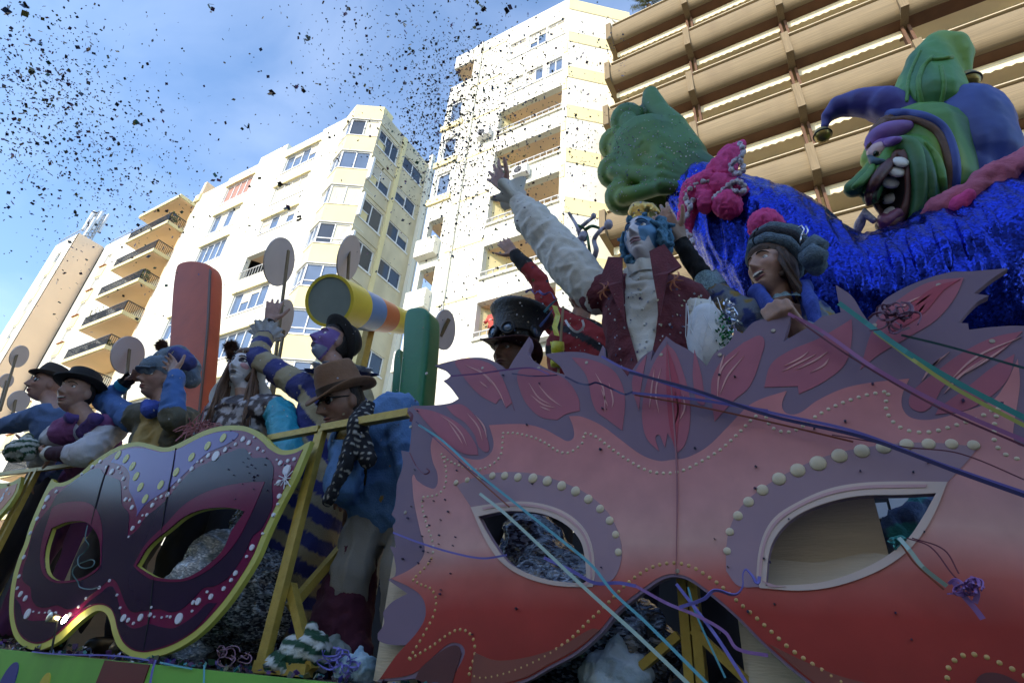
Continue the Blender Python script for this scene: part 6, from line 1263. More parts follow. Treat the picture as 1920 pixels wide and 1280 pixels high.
fold('cheek_fold', M_gp, '1640,342 1652,312 1672,282 1694,268 1712,282 1724,330 1722,385 1708,418', .036, .005, gl_)
fold('cheek_fold', M_gp, '1708,262 1728,292 1742,340 1744,395', .030, 0, gd_)
fold('cheek_fold', M_gp, '1735,268 1756,300 1766,350 1762,400', .022, 0, gl_)
fold('nostril_fold', M_gp, '1622,360 1634,344 1648,332 1652,318', .022, .01, gl_)
fold('nose_ridge', M_gp, '1642,300 1630,325 1614,342 1600,352', .020, .012, gl_)
M_mth = mat('mouth_black', (.012, .008, .010), .5); M_lipj = mat('brown_lip_paint', (.10, .035, .035), .45, var=.2, bump=.15); M_tooth = mat('tooth_enamel', (.76, .74, .70), .3, var=.06)
HS = Surf([o for o in J.children if o.name.startswith(('head', 'cheek', 'nose', 'nostril'))])
mo = path('1690,288 1670,305 1645,334 1630,360 1628,382 1632,400 1644,418 1662,426 1684,412 1697,388 1702,355 1700,319', None, n=4); cen = (1668, 362)
rings = []; 
for t_, of in ((1.0, .012), (.9, .004), (.6, .004), (.3, .004)): rings.append([HS(cen[0] + (x - cen[0]) * t_, cen[1] + (y - cen[1]) * t_, of) for x, y in mo])
nn_ = len(mo); mb = MB(); mb.v = [tuple(q) for r_ in rings for q in r_] + [tuple(HS(*cen, .004))]
for j in range(3):
    for i in range(nn_): mb.f.append((j * nn_ + i, j * nn_ + (i + 1) % nn_, (j + 1) * nn_ + (i + 1) % nn_, (j + 1) * nn_ + i))
for i in range(nn_): mb.f.append((3 * nn_ + i, 3 * nn_ + (i + 1) % nn_, 4 * nn_))
mb.build('mouth', M_mth, J, smooth=True)
MB().tube([HS(x, y, .012) for x, y in mo + mo[:1]], [.022 + .009 * math.sin(i * .27) for i in range(nn_ + 1)], 9, cap=False).build('lip', M_lipj, J, smooth=True)
for (x, y), w_ in (((1689, 304), .040), ((1680, 322), .044), ((1668, 342), .048), ((1659, 360), .046), ((1652, 376), .044), ((1647, 390), .040), ((1645, 403), .034)):
    c = HS(x, y, .056); w_ *= 1.18; up_ = (P(x + 10, y - 17, c.y) - c).normalized(); d = ray(x, y); sd_ = up_.cross(d).normalized(); q = w_ * .5
    bx = MB(); R3 = Matrix((sd_, up_, -d)).transposed(); bx.ball(c, w_, 14, 10, (.78, .66, .50), R3); ob = bx.build('tooth', M_tooth, J, smooth=True)
    big('tooth_root', M_tooth, [caps(c - sd_ * w_ * .45 + d * .012, c + sd_ * w_ * .45 + d * .012, w_ * .42)], .008, 2, 0)
big('tongue', mat('plum_gum', (.20, .06, .12), .4, var=.2), [caps(HS(1642, 408, .02), HS(1662, 418, .02), .036, .042), caps(HS(1662, 418, .02), HS(1686, 402, .02), .042, .032)], .010, 2, .006, 20)
ec = HS(1648, 287, -.018); MB().ball(ec, .060, 20, 14).build('eyeball', mat('pink_eye_white', (.62, .42, .42), .25), J, smooth=True)
ed = ((CAM - ec).normalized() + Vector((-.30, -.12, -.05))).normalized()
for nm, r, of, c in (('iris', .032, .047, (.30, .32, .05)), ('pupil', .016, .0555, (.01, .02, .01))): MB().lathe(ec + ed * of, ed, [(r, 0), (r * .7, .006), (0, .009)], 20).build(nm, mat(nm + '_paint', c, .15), J, smooth=True)
M_lid = mat('violet_lid_paint', (.22, .10, .38), .45, var=.15, bump=.12, bscale=16)
fold('eyelid', M_lid, '1632,276 1640,262 1658,250 1682,243 1700,238', .048, .0); fold('eyelid', M_lid, '1634,284 1646,272 1664,268 1684,262', .026, .012); fold('under_lid', mat('dark_teal_paint', (.02, .06, .09), .5), '1630,292 1640,304 1656,304', .020, .004)
M_bro = mat('brown_hair_paint', (.12, .055, .030), .55, var=.3, vscale=20)
for k in range(9):
    o_ = (k - 4) * 3.4; MB().tube([HS(1624 + o_ * .35, 268 + o_ * .8, .02), HS(1634 + o_ * .7, 244 + o_ * .3, .035), HS(1652 + o_ * .5, 226 + o_ * .35, .03), HS(1676 + o_ * .4, 220 + o_ * .6, .01)], [.016, .024, .024, .010], 8).build('eyebrow_lock', M_bro, J, smooth=True)
M_hb = mat('blue_hat_paint', (.030, .060, .28), .5, var=.3, vscale=4, bump=.12, bscale=10); M_hv = mat('violet_blue_hat_paint', (.045, .040, .26), .5, var=.25, vscale=4, bump=.12, bscale=10)
big('hat', M_hb, [caps(Q(1725, 222, 3.02), Q(1800, 240, 3.05), .15, .24), caps(Q(1800, 240, 3.05), Q(1822, 300, 3.05), .24, .235), caps(Q(1815, 300, 3.05), Q(1800, 370, 3.02), .22, .15), caps(Q(1690, 216, 2.92), Q(1740, 212, 2.95), .10, .15)], .014, 3, .008, 3.5)
HS = Surf([o for o in J.children if o.name.startswith(('head', 'hat'))])
MB().tube(HS.line('1660,214 1700,214 1738,222 1766,240 1782,272 1790,312 1788,352 1778,396', .0, 6), .026, 10).build('hat_edge', M_hb, J, smooth=True)
MB().tube(HS.line('1672,226 1706,224 1734,232 1758,250 1772,280 1779,315 1777,352 1768,392', .0, 6), .020, 10).build('hat_lining', M_bro, J, smooth=True)
hl_ = [(1700, 214, .09), (1660, 196, .10), (1612, 192, .085), (1572, 200, .065), (1552, 218, .04), (1545, 238, .022)]
big('hat_horn', M_hv, [caps(Q(a[0], a[1], 2.88), Q(b[0], b[1], 2.86), a[2], b[2]) for a, b in zip(hl_, hl_[1:])] + [caps(Q(1640, 205, 2.95), Q(1690, 225, 2.95), .07, .08)], .012, 3, .006, 5)
ht = [(1742, 205, .215), (1741, 160, .170), (1744, 118, .130), (1760, 92, .100), (1786, 90, .088), (1803, 104, .066), (1811, 124, .042), (1814, 142, .024)]
def gt(co, tags, t):
    c = green(3.0, .10)(co, tags, t); return c * 1.05 + np.array((.0, .02, .02))
big('hat_horn', M_gp, [caps(Q(a[0], a[1], 2.98), Q(b[0], b[1], 2.98), a[2], b[2]) for a, b in zip(ht, ht[1:])], .013, 3, .010, 4, (1.5, 1.5, .6), gt, seed=9)
HS = Surf([o for o in J.children if o.name.startswith('hat_horn')])
for t_, r_ in (('1728,196 1722,160 1730,128 1748,108', .016), ('1744,112 1762,112 1784,108', .016), ('1764,196 1770,160 1764,124', .014), ('1700,190 1706,140 1726,96', .012)):
    q = HS.line(t_, .0, 4); big('hat_seam', M_gp, [caps(a_, b_, r_) for a_, b_ in zip(q, q[1:])], .009, 2, 0, 5, None, green(3, .3))
M_bell = mat('brass_bell', (.30, .22, .07), .32, metal=.75, var=.25, vscale=14, bump=.1)
for x, y, Y, r in ((1813, 154, 2.98, .066), (1542, 253, 2.86, .050)):
    c = Q(x, y, Y); b_ = MB().ball(c, r, 20, 14).build('bell', M_bell, J, smooth=True); MB().tube([c + Vector((math.cos(a) * r * 1.02, math.sin(a) * r * 1.02, -r * .1)) for a in np.linspace(0, 6.283, 24)], r * .09, 6, cap=False).build('bell_slot', M_mth, b_, smooth=True)
M_coll = mat('rose_collar_cloth', (.40, .10, .17), .8, var=.2, vscale=8, bump=.3, bscale=60)
cl = [(1738, 418, 2.72, .06), (1770, 398, 2.68, .085), (1810, 376, 2.68, .085), (1850, 350, 2.68, .085), (1895, 322, 2.70, .08), (1945, 300, 2.74, .08)]
big('collar', M_coll, [caps(Q(a[0], a[1], a[2]), Q(b[0], b[1], b[2]), a[3], b[3]) for a, b in zip(cl, cl[1:])], .013, 2, .016, 9)
big('collar_point', M_pink, [caps(Q(1800, 384, 2.60), Q(1816, 366, 2.58), .045, .03)], .010, 2, .006, 12)
MB().tube([Q(1640, 415, 2.72), Q(1622, 400, 2.72), Q(1612, 420, 2.74), Q(1604, 440, 2.78), Q(1600, 455, 2.82)], [.016, .03, .026, .018, .008], 9).build('beard_tuft', M_lace, J, smooth=True)
# ================================================================= other float scenery
def slab(name, label, cat, m, txt, Y, th, bev, zg=None):
    o = path(txt, Y, n=5); c = Vector((sum(p[0] for p in o) / len(o), Y, ZD)); T_ = thing(name, label, cat, c)
    ob = MB().plate(o, [], Y, Y + th).build('panel', m, T_); bm = bmesh.new(); bm.from_mesh(ob.data); bmesh.ops.dissolve_limit(bm, angle_limit=.01, verts=bm.verts, edges=bm.edges)
    ed = [e for e in bm.edges if len(e.link_faces) == 2 and abs(e.verts[0].co.y - e.verts[1].co.y) < 1e-4 and e.calc_face_angle(0) > 1.2]; bmesh.ops.bevel(bm, geom=ed, offset=bev, segments=4, affect='EDGES', profile=.6); bm.to_mesh(ob.data); bm.free(); ob.data.polygons.foreach_set('use_smooth', [True] * len(ob.data.polygons)); ob.data.set_sharp_from_angle(angle=math.radians(50)); return T_
M_redp = mat('red_toy_paint', (.46, .075, .022), .55, spec=.25, var=.15, vscale=4, bump=.08); M_grn = mat('green_toy_paint', (.02, .19, .08), .4, var=.15, vscale=4, bump=.06); M_olive = mat('olive_edge_paint', (.14, .115, .02), .5, var=.2)
RT = slab('red_block', 'tall round topped red toy block behind the capped man', 'scenery block', M_redp, '316,640 321,560 326,515 333,495 352,488 376,490 392,498 397,520 390,620 376,760 362,900 296,900 303,760', 2.15, .125, .035)
MB().plate(path('392,504 386,620 372,760 358,900 361,900 375,760 389,620 395,508', 2.147), [], 2.147, 2.16).build('edge_strip', mat('dark_rust_paint', (.10, .035, .012), .6), RT)
GT = slab('green_block', 'upright green toy block with rounded top beside the spyglass', 'scenery block', M_grn, '742,760 752,660 757,592 764,578 778,574 794,576 802,590 796,680 786,780 776,900 730,900', 2.0, .13, .03)
MB().plate(path('738,690 742,660 750,655 748,760 736,760', 2.15), [], 2.15, 2.3).build('side_lobe', M_grn, GT)
SG = thing('toy_spyglass', 'huge toy spyglass banded yellow, blue and red with grey lens', 'scenery', P(617, 563, 1.98))
A_ = P(617, 563, 1.95); B_ = CAM + ray(752, 603) * ((A_ - CAM).length + 1.0); ax_ = (B_ - A_).normalized(); LL = (B_ - A_).length
nrm = ax_
def ring(nm, m, a, b, ra, rb, th=.02): MB().lathe(A_ + ax_ * a, ax_, [(ra - th, .01), (ra - th, 0), (ra, 0), (ra, .004), (rb, b - a - .004), (rb, b - a), (rb - th, b - a)], 40, cap=False).build(nm, m, SG, auto=40)
M_ty = mat('yellow_toy_paint', (.70, .55, .04), .4, var=.12, vscale=5); M_tb = mat('blue_toy_paint', (.06, .22, .52), .4, var=.12, vscale=5); M_tr = mat('orange_red_toy_paint', (.55, .11, .03), .4, var=.12, vscale=5); M_lens = mat('grey_lens_board', (.22, .27, .26), .6, var=.15, vscale=6)
R0 = 52 * mpp(617, 563, 1.95) * .97; R1 = 26 * mpp(752, 603, B_.y)
f_ = lambda u: R0 + (R1 - R0) * u
ring('yellow_ring', M_ty, 0, LL * .26, R0, f_(.26)); ring('blue_ring', M_tb, LL * .26, LL * .50, f_(.26) * .965, f_(.50) * .965); ring('red_ring', M_tr, LL * .50, LL * .74, f_(.5) * .93, f_(.74) * .93); ring('end_ring', M_ty, LL * .74, LL, f_(.74) * .89, f_(1) * .9)
MB().lathe(A_ + ax_ * .006, ax_, [(0, 0), (R0 - .018, 0), (R0 - .018, .01), (0, .01)], 40).build('lens', M_lens, SG)
MB().box((B_.x - .03, B_.y - .35, ZD), (B_.x + .03, B_.y - .29, B_.z - .05)).build('stand', M_gold, SG)
M_disc = mat('grey_pink_board', (.58, .51, .50), .7, var=.06, vscale=5); M_stick = mat('brown_stick', (.16, .11, .05), .6, var=.2)
def paddle(px, py, ry, ratio, Y, stick, label, back=True):
    c = P(px, py, Y); r = ry * mpp(px, py, Y); T_ = thing('paddle', label, 'paddle', c, 'round paddles on sticks')
    v = (CAM - c); v.z *= .3; v.normalize(); a = math.acos(min(ratio, .99)); nrm = Matrix.Rotation(a, 3, 'Z') @ v
    MB().lathe(c - nrm * .006, nrm, [(0, 0), (r, 0), (r, .012), (0, .012)], 36).build('disc', M_disc, T_)
    (x0, y0), (x1, y1) = stick; MB().bar(P(x0, y0, Y - .03), P(x1, y1, Y - .03), .020, .014).build('stick', M_stick, T_)
paddle(524, 491, 46, .56, 2.05, ((541, 470), (508, 740)), 'large round grey paddle held high between the red block and the spyglass')
paddle(654, 484, 44, .40, 2.4, ((655, 465), (650, 560)), 'grey paddle overlapping the shaded house wall above the spyglass')
paddle(240, 666, 36, .74, 1.95, ((243, 655), (232, 760)), 'round grey paddle between the blue-banded hat and the puffy cap')
paddle(36, 668, 21, .62, 1.85, ((33, 660), (0, 770)), 'small round paddle at the far left edge')
paddle(834, 618, 38, .48, 2.3, ((842, 598), (826, 630)), 'grey paddle sticking out right of the green block')
paddle(530, 600, 40, .40, 2.12, ((532, 620), (512, 740)), 'grey paddle low behind the raised striped arm')
paddle(35, 752, 20, .8, 1.9, ((30, 745), (20, 800)), 'small paddle just above the blue jacket at far left')
paddle(12, 714, 14, .7, 1.86, ((12, 714), (0, 760)), 'tiny paddle lowest on the stick at the left edge')
# ================================================================= loose props
def stripe_pouch(px, py, Y, rx, rz, label, c1, c2, freq=26, ang=.9, seed=0, name='pouch'):
    c = P(px, py, Y); o = thing(name, label, 'pouch', (c.x, c.y, c.z - rz))
    dv = np.array((math.cos(ang), 0, math.sin(ang)))
    def f(co, tags, t):
        w_ = np.array([noise.noise(Vector(p) * 9) for p in co]) * .03; s_ = np.mod((co @ dv + w_) * freq, 1); return np.where((s_ < .5)[:, None], np.array(c1), np.array(c2))
    cloth('bag', o, [caps((c.x - rx * .5, c.y, c.z - rz * .2), (c.x + rx * .5, c.y, c.z - rz * .1), rz * .75, rz * .7), caps((c.x, c.y, c.z), (c.x + rx * .1, c.y, c.z + rz * .75), rz * .6, rz * .25), caps((c.x - rx * .6, c.y + .02, c.z - rz * .4), (c.x + rx * .6, c.y + .02, c.z - rz * .4), rz * .5)], cm('striped_cotton', .85, .3, 120), .008, 2, .012, 16, None, f, seed=seed)
    return o
GRN2 = (.012, .06, .03); WH2 = (.52, .54, .52)
stripe_pouch(42, 838, 1.30, .10, .085, 'green and white striped pouch held over the rail at far left', GRN2, WH2, 30, 1.9)
stripe_pouch(573, 1216, 1.50, .07, .085, 'upright green and white striped pouch leaning on the gold brace', GRN2, WH2, 24, 1.5, 2)
stripe_pouch(534, 1240, 1.47, .085, .05, 'flat green and white striped pouch inside the gold triangular foot', GRN2, WH2, 26, 1.4, 3)
stripe_pouch(668, 1248, 1.46, .06, .055, 'pale blue striped pouch on the deck left of the red mask', (.25, .38, .48), (.38, .50, .58), 24, .2, 4)
stripe_pouch(1155, 1262, 1.52, .055, .09, 'crumpled pale blue pouch under the red mask arch', (.30, .38, .46), (.42, .50, .58), 16, 1.2, 5)
stripe_pouch(620, 1222, 1.62, .08, .06, 'grey green crumpled pouch on the deck behind the others', (.16, .20, .18), (.26, .30, .28), 16, .5, 6)
# clear sacks stuffed with confetti
def sackmat(name, base_, fleck):
    m = bpy.data.materials.new(name); m.use_nodes = True; t = m.node_tree; b = t.nodes['Principled BSDF']; n = t.nodes.new; l = t.links.new
    co = n('ShaderNodeTexCoord'); vo = n('ShaderNodeTexVoronoi'); vo.inputs['Scale'].default_value = 95; mp_ = n('ShaderNodeMapping'); mp_.inputs['Scale'].default_value = (1, 1, 2.2); l(co.outputs['Object'], mp_.inputs[0]); l(mp_.outputs[0], vo.inputs['Vector'])
    sp = n('ShaderNodeSeparateXYZ'); l(vo.outputs['Color'], sp.inputs[0]); cr = n('ShaderNodeValToRGB'); l(sp.outputs[0], cr.inputs[0]); e = cr.color_ramp.elements; e[0].color = (*base_, 1); e[1].color = (*fleck, 1); e[0].position = .35; e[1].position = .95; k = e.new(.7); k.color = (*[(a + b_) * .45 for a, b_ in zip(base_, fleck)], 1)
    l(cr.outputs[0], b.inputs['Base Color']); b.inputs['Roughness'].default_value = .22; b.inputs['Coat Weight'].default_value = .8; b.inputs['Coat Roughness'].default_value = .12
    bp = n('ShaderNodeBump'); bp.inputs['Strength'].default_value = .6; bp.inputs['Distance'].default_value = .01; no_ = n('ShaderNodeTexNoise'); no_.inputs['Scale'].default_value = 18; no_.inputs['Detail'].default_value = 6; l(co.outputs['Object'], no_.inputs['Vector']); l(no_.outputs['Fac'], bp.inputs['Height']); l(bp.outputs[0], b.inputs['Normal']); l(bp.outputs[0], b.inputs['Coat Normal']); return m
M_sk1 = sackmat('confetti_sack_grey', (.03, .035, .05), (.42, .46, .50)); M_sk2 = sackmat('confetti_sack_blue', (.015, .018, .035), (.25, .30, .42))
def sack(label, pts, m, seed):
    c = Vector(pts[0][0]); o = thing('confetti_sack', label, 'plastic sack', (c.x, c.y, ZD)); cloth('sack', o, [caps(a, b, ra, rb) for a, b, ra, rb in pts], m, .012, 2, .03, 7, None, None, seed=seed); return o
b0 = P(400, 1190, 1.72); sack('clear plastic sack of grey confetti under the purple mask', [((b0.x, b0.y, ZD + .2), (b0.x + .2, b0.y, ZD + .25), .2, .2), ((b0.x + .1, b0.y, ZD + .3), (b0.x + .05, b0.y, ZD + .55), .2, .1)], M_sk1, 1)
b1 = P(400, 1040, 1.62); sack('pale plastic sack of confetti seen through the right eye of the purple mask', [((b1.x, b1.y, b1.z - .2), (b1.x + .04, b1.y, b1.z - .02), .16, .12), ((b1.x, b1.y, b1.z - .4), (b1.x, b1.y, b1.z - .2), .18, .17)], sackmat('confetti_sack_pale', (.20, .23, .28), (.62, .65, .70)), 2)
b2 = P(1010, 1070, 1.60); sack('clear sack of dark blue confetti behind the left eye of the red mask', [((b2.x - .08, b2.y, b2.z - .12), (b2.x + .12, b2.y, b2.z - .12), .16, .16), ((b2.x - .02, b2.y + .05, b2.z), (b2.x - .06, b2.y + .05, b2.z + .12), .13, .09)], M_sk2, 3)
b3 = P(985, 1250, 1.66); sack('dark sack of confetti under the lower edge of the red mask', [((b3.x - .2, b3.y, ZD + .14), (b3.x + .3, b3.y, ZD + .14), .14, .14)], M_sk2, 4)
# cardboard
M_card = mat('cardboard', (.60, .49, .35), .85, var=.10, vscale=5, bump=.15, bscale=30, stretch=(1, 1, 8)); M_cardd = mat('cardboard_edge', (.22, .165, .105), .9)
def carton(label, x0, x1, y0, y1, z0_, z1_, flap=True, rot=0):
    o = thing('cardboard_box', label, 'box', ((x0 + x1) / 2, (y0 + y1) / 2, z0_)); mb = MB(); t = .006
    mb.box((x0, y0, z0_), (x1, y0 + t, z1_)).box((x0, y1 - t, z0_), (x1, y1, z1_)).box((x0, y0 + t, z0_), (x0 + t, y1 - t, z1_)).box((x1 - t, y0 + t, z0_), (x1, y1 - t, z1_)).box((x0 + t, y0 + t, z0_), (x1 - t, y1 - t, z0_ + t)); ob = mb.build('carton', M_card, o)
    if flap:
        h = (z1_ - z0_) * .32; zz = z0_ + (z1_ - z0_) * .62; n = 14; vs = []
        for i in range(n): u = i / (n - 1); x = x0 + (x1 - x0) * u; w_ = .012 * math.sin(u * 9) * u; vs += [(x, y0 - .008, zz + w_), (x, y0 - .040, zz - .06 + w_ * .4 - .012 * math.sin(u * 4))]
        MB().add(vs + [(a, b + .008, c) for a, b, c in vs], [(2 * i, 2 * i + 1, 2 * i + 3, 2 * i + 2) for i in range(n - 1)] + [(2 * n + 2 * i, 2 * n + 2 * i + 2, 2 * n + 2 * i + 3, 2 * n + 2 * i + 1) for i in range(n - 1)] + [(2 * i + 1, 2 * n + 2 * i + 1, 2 * n + 2 * i + 3, 2 * i + 3) for i in range(n - 1)] + [(2 * i, 2 * i + 2, 2 * n + 2 * i + 2, 2 * n + 2 * i) for i in range(n - 1)]).build('flap', M_card, o)
    return o
a = P(1420, 1110, 1.50); b = P(1652, 930, 1.50); carton('plain brown cardboard box filling the right eye of the red mask', a.x - .05, P(1656, 1000, 1.5).x, 1.50, 1.80, a.z - .18, b.z + .02)
a = P(120, 1090, 1.58); b = P(196, 985, 1.58); carton('open cardboard box seen through the left eye of the purple mask', a.x, b.x + .12, 1.58, 1.85, ZD, b.z - .05, False)
a = P(634, 1030, 1.78); b = P(674, 995, 1.78); carton('small cardboard box between the striped and grey trouser legs', a.x, b.x, 1.78, 1.95, ZD + .30, b.z, False)
def board(label, txt, Y, m=M_card, name='cardboard_sheet', cat='cardboard'):
    o = path(txt, Y, n=3); ob = MB().plate(o, [], Y, Y + .008).build(name, m); return tag(ob, label, cat)
board('beige cardboard sheet behind the left edge of the red mask', '745,1000c 738,1040 700,1275c 780,1290c 830,1100c', YF + .045)
board('beige cardboard sheet under the right cheek of the red mask', '1400,1150c 1405,1300c 1560,1310c 1500,1220c', YF + .06)
o = thing('cloth_sack', 'dark wine red cloth sack standing between the legs', 'sack', (P(626, 1200, 1.70).x, 1.70, ZD)); q = P(626, 1190, 1.70)
cloth('sack', o, [caps((q.x, 1.72, ZD + .08), (q.x + .01, 1.72, ZD + .42), .13, .085), caps((q.x - .05, 1.72, ZD + .06), (q.x + .06, 1.72, ZD + .06), .10)], mat('wine_cloth', (.07, .012, .03), .9, var=.2, bump=.3), .011, 3, .014, 9)
o = thing('paper_lantern', 'white paper lantern with silver cords and green tinsel beside the maroon waistcoat', 'ornament', P(1325, 640, 1.74))
# tinsel and cords stuck on the white sleeve
mb = MB(); c = P(1328, 632, 1.76)
for k in range(7):
    a = k * .9; mb.tube([c + Vector((.055 * math.cos(a), -.05 - .02 * math.sin(a), .12)), c + Vector((.074 * math.cos(a + .4), -.074 * abs(math.sin(a + .4)) - .004, .02)), c + Vector((.066 * math.cos(a + .9), -.068 * abs(math.sin(a + .9)), -.08)), c + Vector((.02 * math.cos(a), -.03, -.16))], .0018, 6)
mb.build('cord', mat('white_cord', (.6, .6, .62), .6), o, smooth=True); bd = MB().lathe(c + Vector((0, 0, -.17)), (0, 0, 1), [(0, 0), (.03, .01), (.066, .08), (.074, .16), (.06, .25), (.035, .29), (0, .295)], 20); bd.build('drum', mat('white_paper', (.56, .56, .57), .7, var=.1, bump=.2), o, smooth=True)
leaves(c + Vector((.055, -.05, -.03)), (.035, .025, .10), 130, .009).build('green_tinsel', mat('green_foil', (.02, .18, .05), .3, metal=.6), o); leaves(c + Vector((.085, -.02, .03)), (.03, .03, .10), 90, .010).build('silver_tinsel', mat('silver_foil', (.55, .58, .66), .25, metal=.9), o)
o = thing('equipment_case', 'dark equipment case with two white plates behind the right eye of the red mask', 'case', P(1690, 980, 1.86)); a = P(1640, 1015, 1.86); b = P(1765, 915, 1.86)
MB().box((a.x - .02, 1.86, ZD), (b.x + .12, 2.1, b.z + .03)).build('case', mat('case_black', (.025, .027, .03), .5), o)
for x0, x1, y0, y1 in ((1648, 1662, 942, 972), (1676, 1702, 928, 972)): a = P(x0, y1, 1.858); b = P(x1, y0, 1.858); MB().box((a.x, 1.852, a.z), (b.x, 1.8598, b.z)).build('plate', mat('white_plate', (.72, .74, .78), .5), o)
o = thing('cloth_heap', 'teal and blue rumpled cloth in the corner of the right eye', 'cloth', P(1700, 990, 1.6)); cloth('cloth', o, [caps(P(1672, 1000, 1.60), P(1712, 985, 1.62), .03, .045), caps(P(1712, 985, 1.62), P(1740, 950, 1.64), .045, .03)], cm('teal_blue_cloth', .8, .3), .008, 2, .02, 16, None, lambda co, t_, t: np.where((np.array([noise.noise(Vector(q) * 12) for q in co]) > .05)[:, None], np.array((.03, .22, .24)), np.array((.05, .09, .2))))
# twig wand, stick and party streamers beside the waving arm
o = thing('twig_wand', 'lilac and silver twisted twig bouquet behind the raised white sleeve', 'twigs', P(1105, 500, 2.0)); tw = mat('lilac_twig', (.34, .32, .40), .5, var=.3, vscale=30); tg_ = mat('green_twig', (.05, .14, .06), .6)
for pts, r, m in (([(1112, 510), (1098, 470), (1088, 445), (1082, 425), (1066, 398)], .012, tw), ([(1098, 500), (1086, 470), (1084, 450), (1094, 442)], .016, tw), ([(1106, 500), (1118, 470), (1114, 450), (1126, 432), (1140, 424)], .014, tw), ([(1084, 432), (1096, 420), (1112, 408)], .012, tw), ([(1108, 492), (1104, 460), (1098, 432), (1084, 422)], .008, tg_), ([(1098, 430), (1110, 424), (1124, 428)], .010, tg_), ([(1084, 455), (1072, 465), (1062, 470), (1056, 490)], .010, mat('violet_ribbon', (.16, .14, .48), .5))):
    p2 = path(' '.join('%d,%d' % q for q in pts), None, closed=False, n=4); MB().tube([P(x, y, 2.0 + .02 * math.sin(i)) for i, (x, y) in enumerate(p2)], [r * (1 - .35 * i / len(p2)) for i in range(len(p2))], 8).build('twig', m, o, smooth=True)
for x, y, r in ((1094, 443, .024), (1141, 421, .022), (1113, 405, .014)): MB().ball(P(x, y, 2.0), r, 12, 8, (1, 1, 1.3)).build('bud', tw, o, smooth=True)
o = thing('party_stick', 'thin pale stick hung with yellow foil in front of the red coat', 'stick', P(1050, 690, 1.95)); MB().bar(P(1056, 575, 1.98), P(1047, 700, 1.95), .009).build('stick', mat('pale_wood', (.42, .33, .2), .7), o)
yf_ = mat('yellow_foil', (.62, .60, .05), .4, var=.2, vscale=30)
for pts in ([(1040, 572), (1046, 590), (1040, 612), (1044, 628)], [(1036, 640), (1040, 655), (1048, 662)]):
    mb = MB(); vs = [];
    for i, (x, y) in enumerate(pts): vs += [P(x - 5, y, 1.93 + .01 * (i % 2)), P(x + 5, y + 2, 1.93 - .01 * (i % 2))]
    mb.add(vs, [(2 * i, 2 * i + 1, 2 * i + 3, 2 * i + 2) for i in range(len(pts) - 1)]).build('foil_strip', yf_, o)
for x, y in ((1045, 662), (1044, 688)): MB().lathe(P(x, y, 1.93), (.2, -.3, .9), [(.026, 0), (.03, .02), (.026, .05), (0, .05)], 14).build('yellow_cup', yf_, o, smooth=True)
def ribbon(pts, w_, m, label=None, name='streamer', tw_=0.0, n=7, th=.0012, grp='paper streamers trailing over the mask boards', parent=None):
    """pts: (px, py, Y) -> flat paper tape"""
    w_ *= .85; q = path(' '.join('%f,%f' % p[:2] for p in pts), None, closed=False, n=n); ys = np.interp(np.linspace(0, len(pts) - 1, len(q)), range(len(pts)), [p[2] for p in pts]); c = [P(x, y, Y) for (x, y), Y in zip(q, ys)]; vs = []
    for i, p in enumerate(c):
        t = (c[min(i + 1, len(c) - 1)] - c[max(i - 1, 0)]).normalized(); nrm_ = (CAM - p).normalized(); s = t.cross(nrm_).normalized(); a = tw_ * i; s2 = s * math.cos(a) + t.cross(s) * math.sin(a); k = t.cross(s2) * th
        for e in (s2 * w_ / 2 + k, -s2 * w_ / 2 + k, -s2 * w_ / 2 - k, s2 * w_ / 2 - k): vs.append(p + e)
    m_ = len(c); o = MB().add(vs, [(4 * i + j, 4 * i + (j + 1) % 4, 4 * i + 4 + (j + 1) % 4, 4 * i + 4 + j) for i in range(m_ - 1) for j in range(4)] + [(3, 2, 1, 0), tuple(range(4 * m_ - 4, 4 * m_))]).build(name, m, parent)
    if label: tag(o, label, 'streamer', grp)
    return o
V1 = mat('violet_ribbon', (.16, .14, .48), .5); V2 = mat('navy_ribbon', (.04, .035, .13), .5); TL = mat('teal_ribbon', (.04, .27, .26), .5); YG = mat('yellow_green_ribbon', (.42, .42, .10), .5); MV = mat('mauve_ribbon', (.36, .13, .30), .5); CY = mat('sky_blue_ribbon', (.10, .36, .44), .5); MT = mat('mint_ribbon', (.36, .48, .42), .5); RBn = mat('rust_ribbon', (.26, .06, .03), .5); PU = mat('purple_ribbon', (.26, .12, .34), .5); DT = mat('dark_teal_ribbon', (.03, .09, .10), .5); WN = mat('wine_ribbon', (.14, .03, .06), .5)
f1 = YF - .03; f2 = YF - .05
ribbon([(1573, 568, f1), (1625, 606, f1), (1700, 660, f2), (1800, 720, f2), (1935, 790, f2)], .013, TL, 'teal streamer running down right from the tall feather spike')
ribbon([(1640, 622, f1), (1720, 680, f2), (1800, 733, f2), (1935, 805, f2)], .009, YG, 'yellow green streamer lying along the teal one')
ribbon([(1478, 588, f1), (1540, 620, f1), (1640, 690, f2), (1760, 755, f2), (1935, 832, f2)], .010, MV, 'mauve streamer running from the woman fist to the right edge')
ribbon([(1490, 596, f1), (1600, 672, f1), (1760, 764, f2), (1935, 842, f2)], .005, WN, 'thin wine red streamer just under the mauve one')
ribbon([(1690, 628, f1), (1780, 650, f1), (1935, 694, f1)], .006, DT, 'dark teal streamer across the right feathers')
ribbon([(1128, 668, f1), (1170, 690, f1), (1300, 735, f1), (1440, 772, f1), (1600, 808, f2), (1760, 868, f2), (1935, 928, f2)], .008, V1, 'bright violet streamer crossing the whole brow of the red mask')
ribbon([(1180, 698, f1), (1300, 730, f2), (1440, 778, f2), (1620, 820, f2), (1800, 886, f2), (1935, 934, f2)], .009, V2, 'navy streamer under the bright violet one')
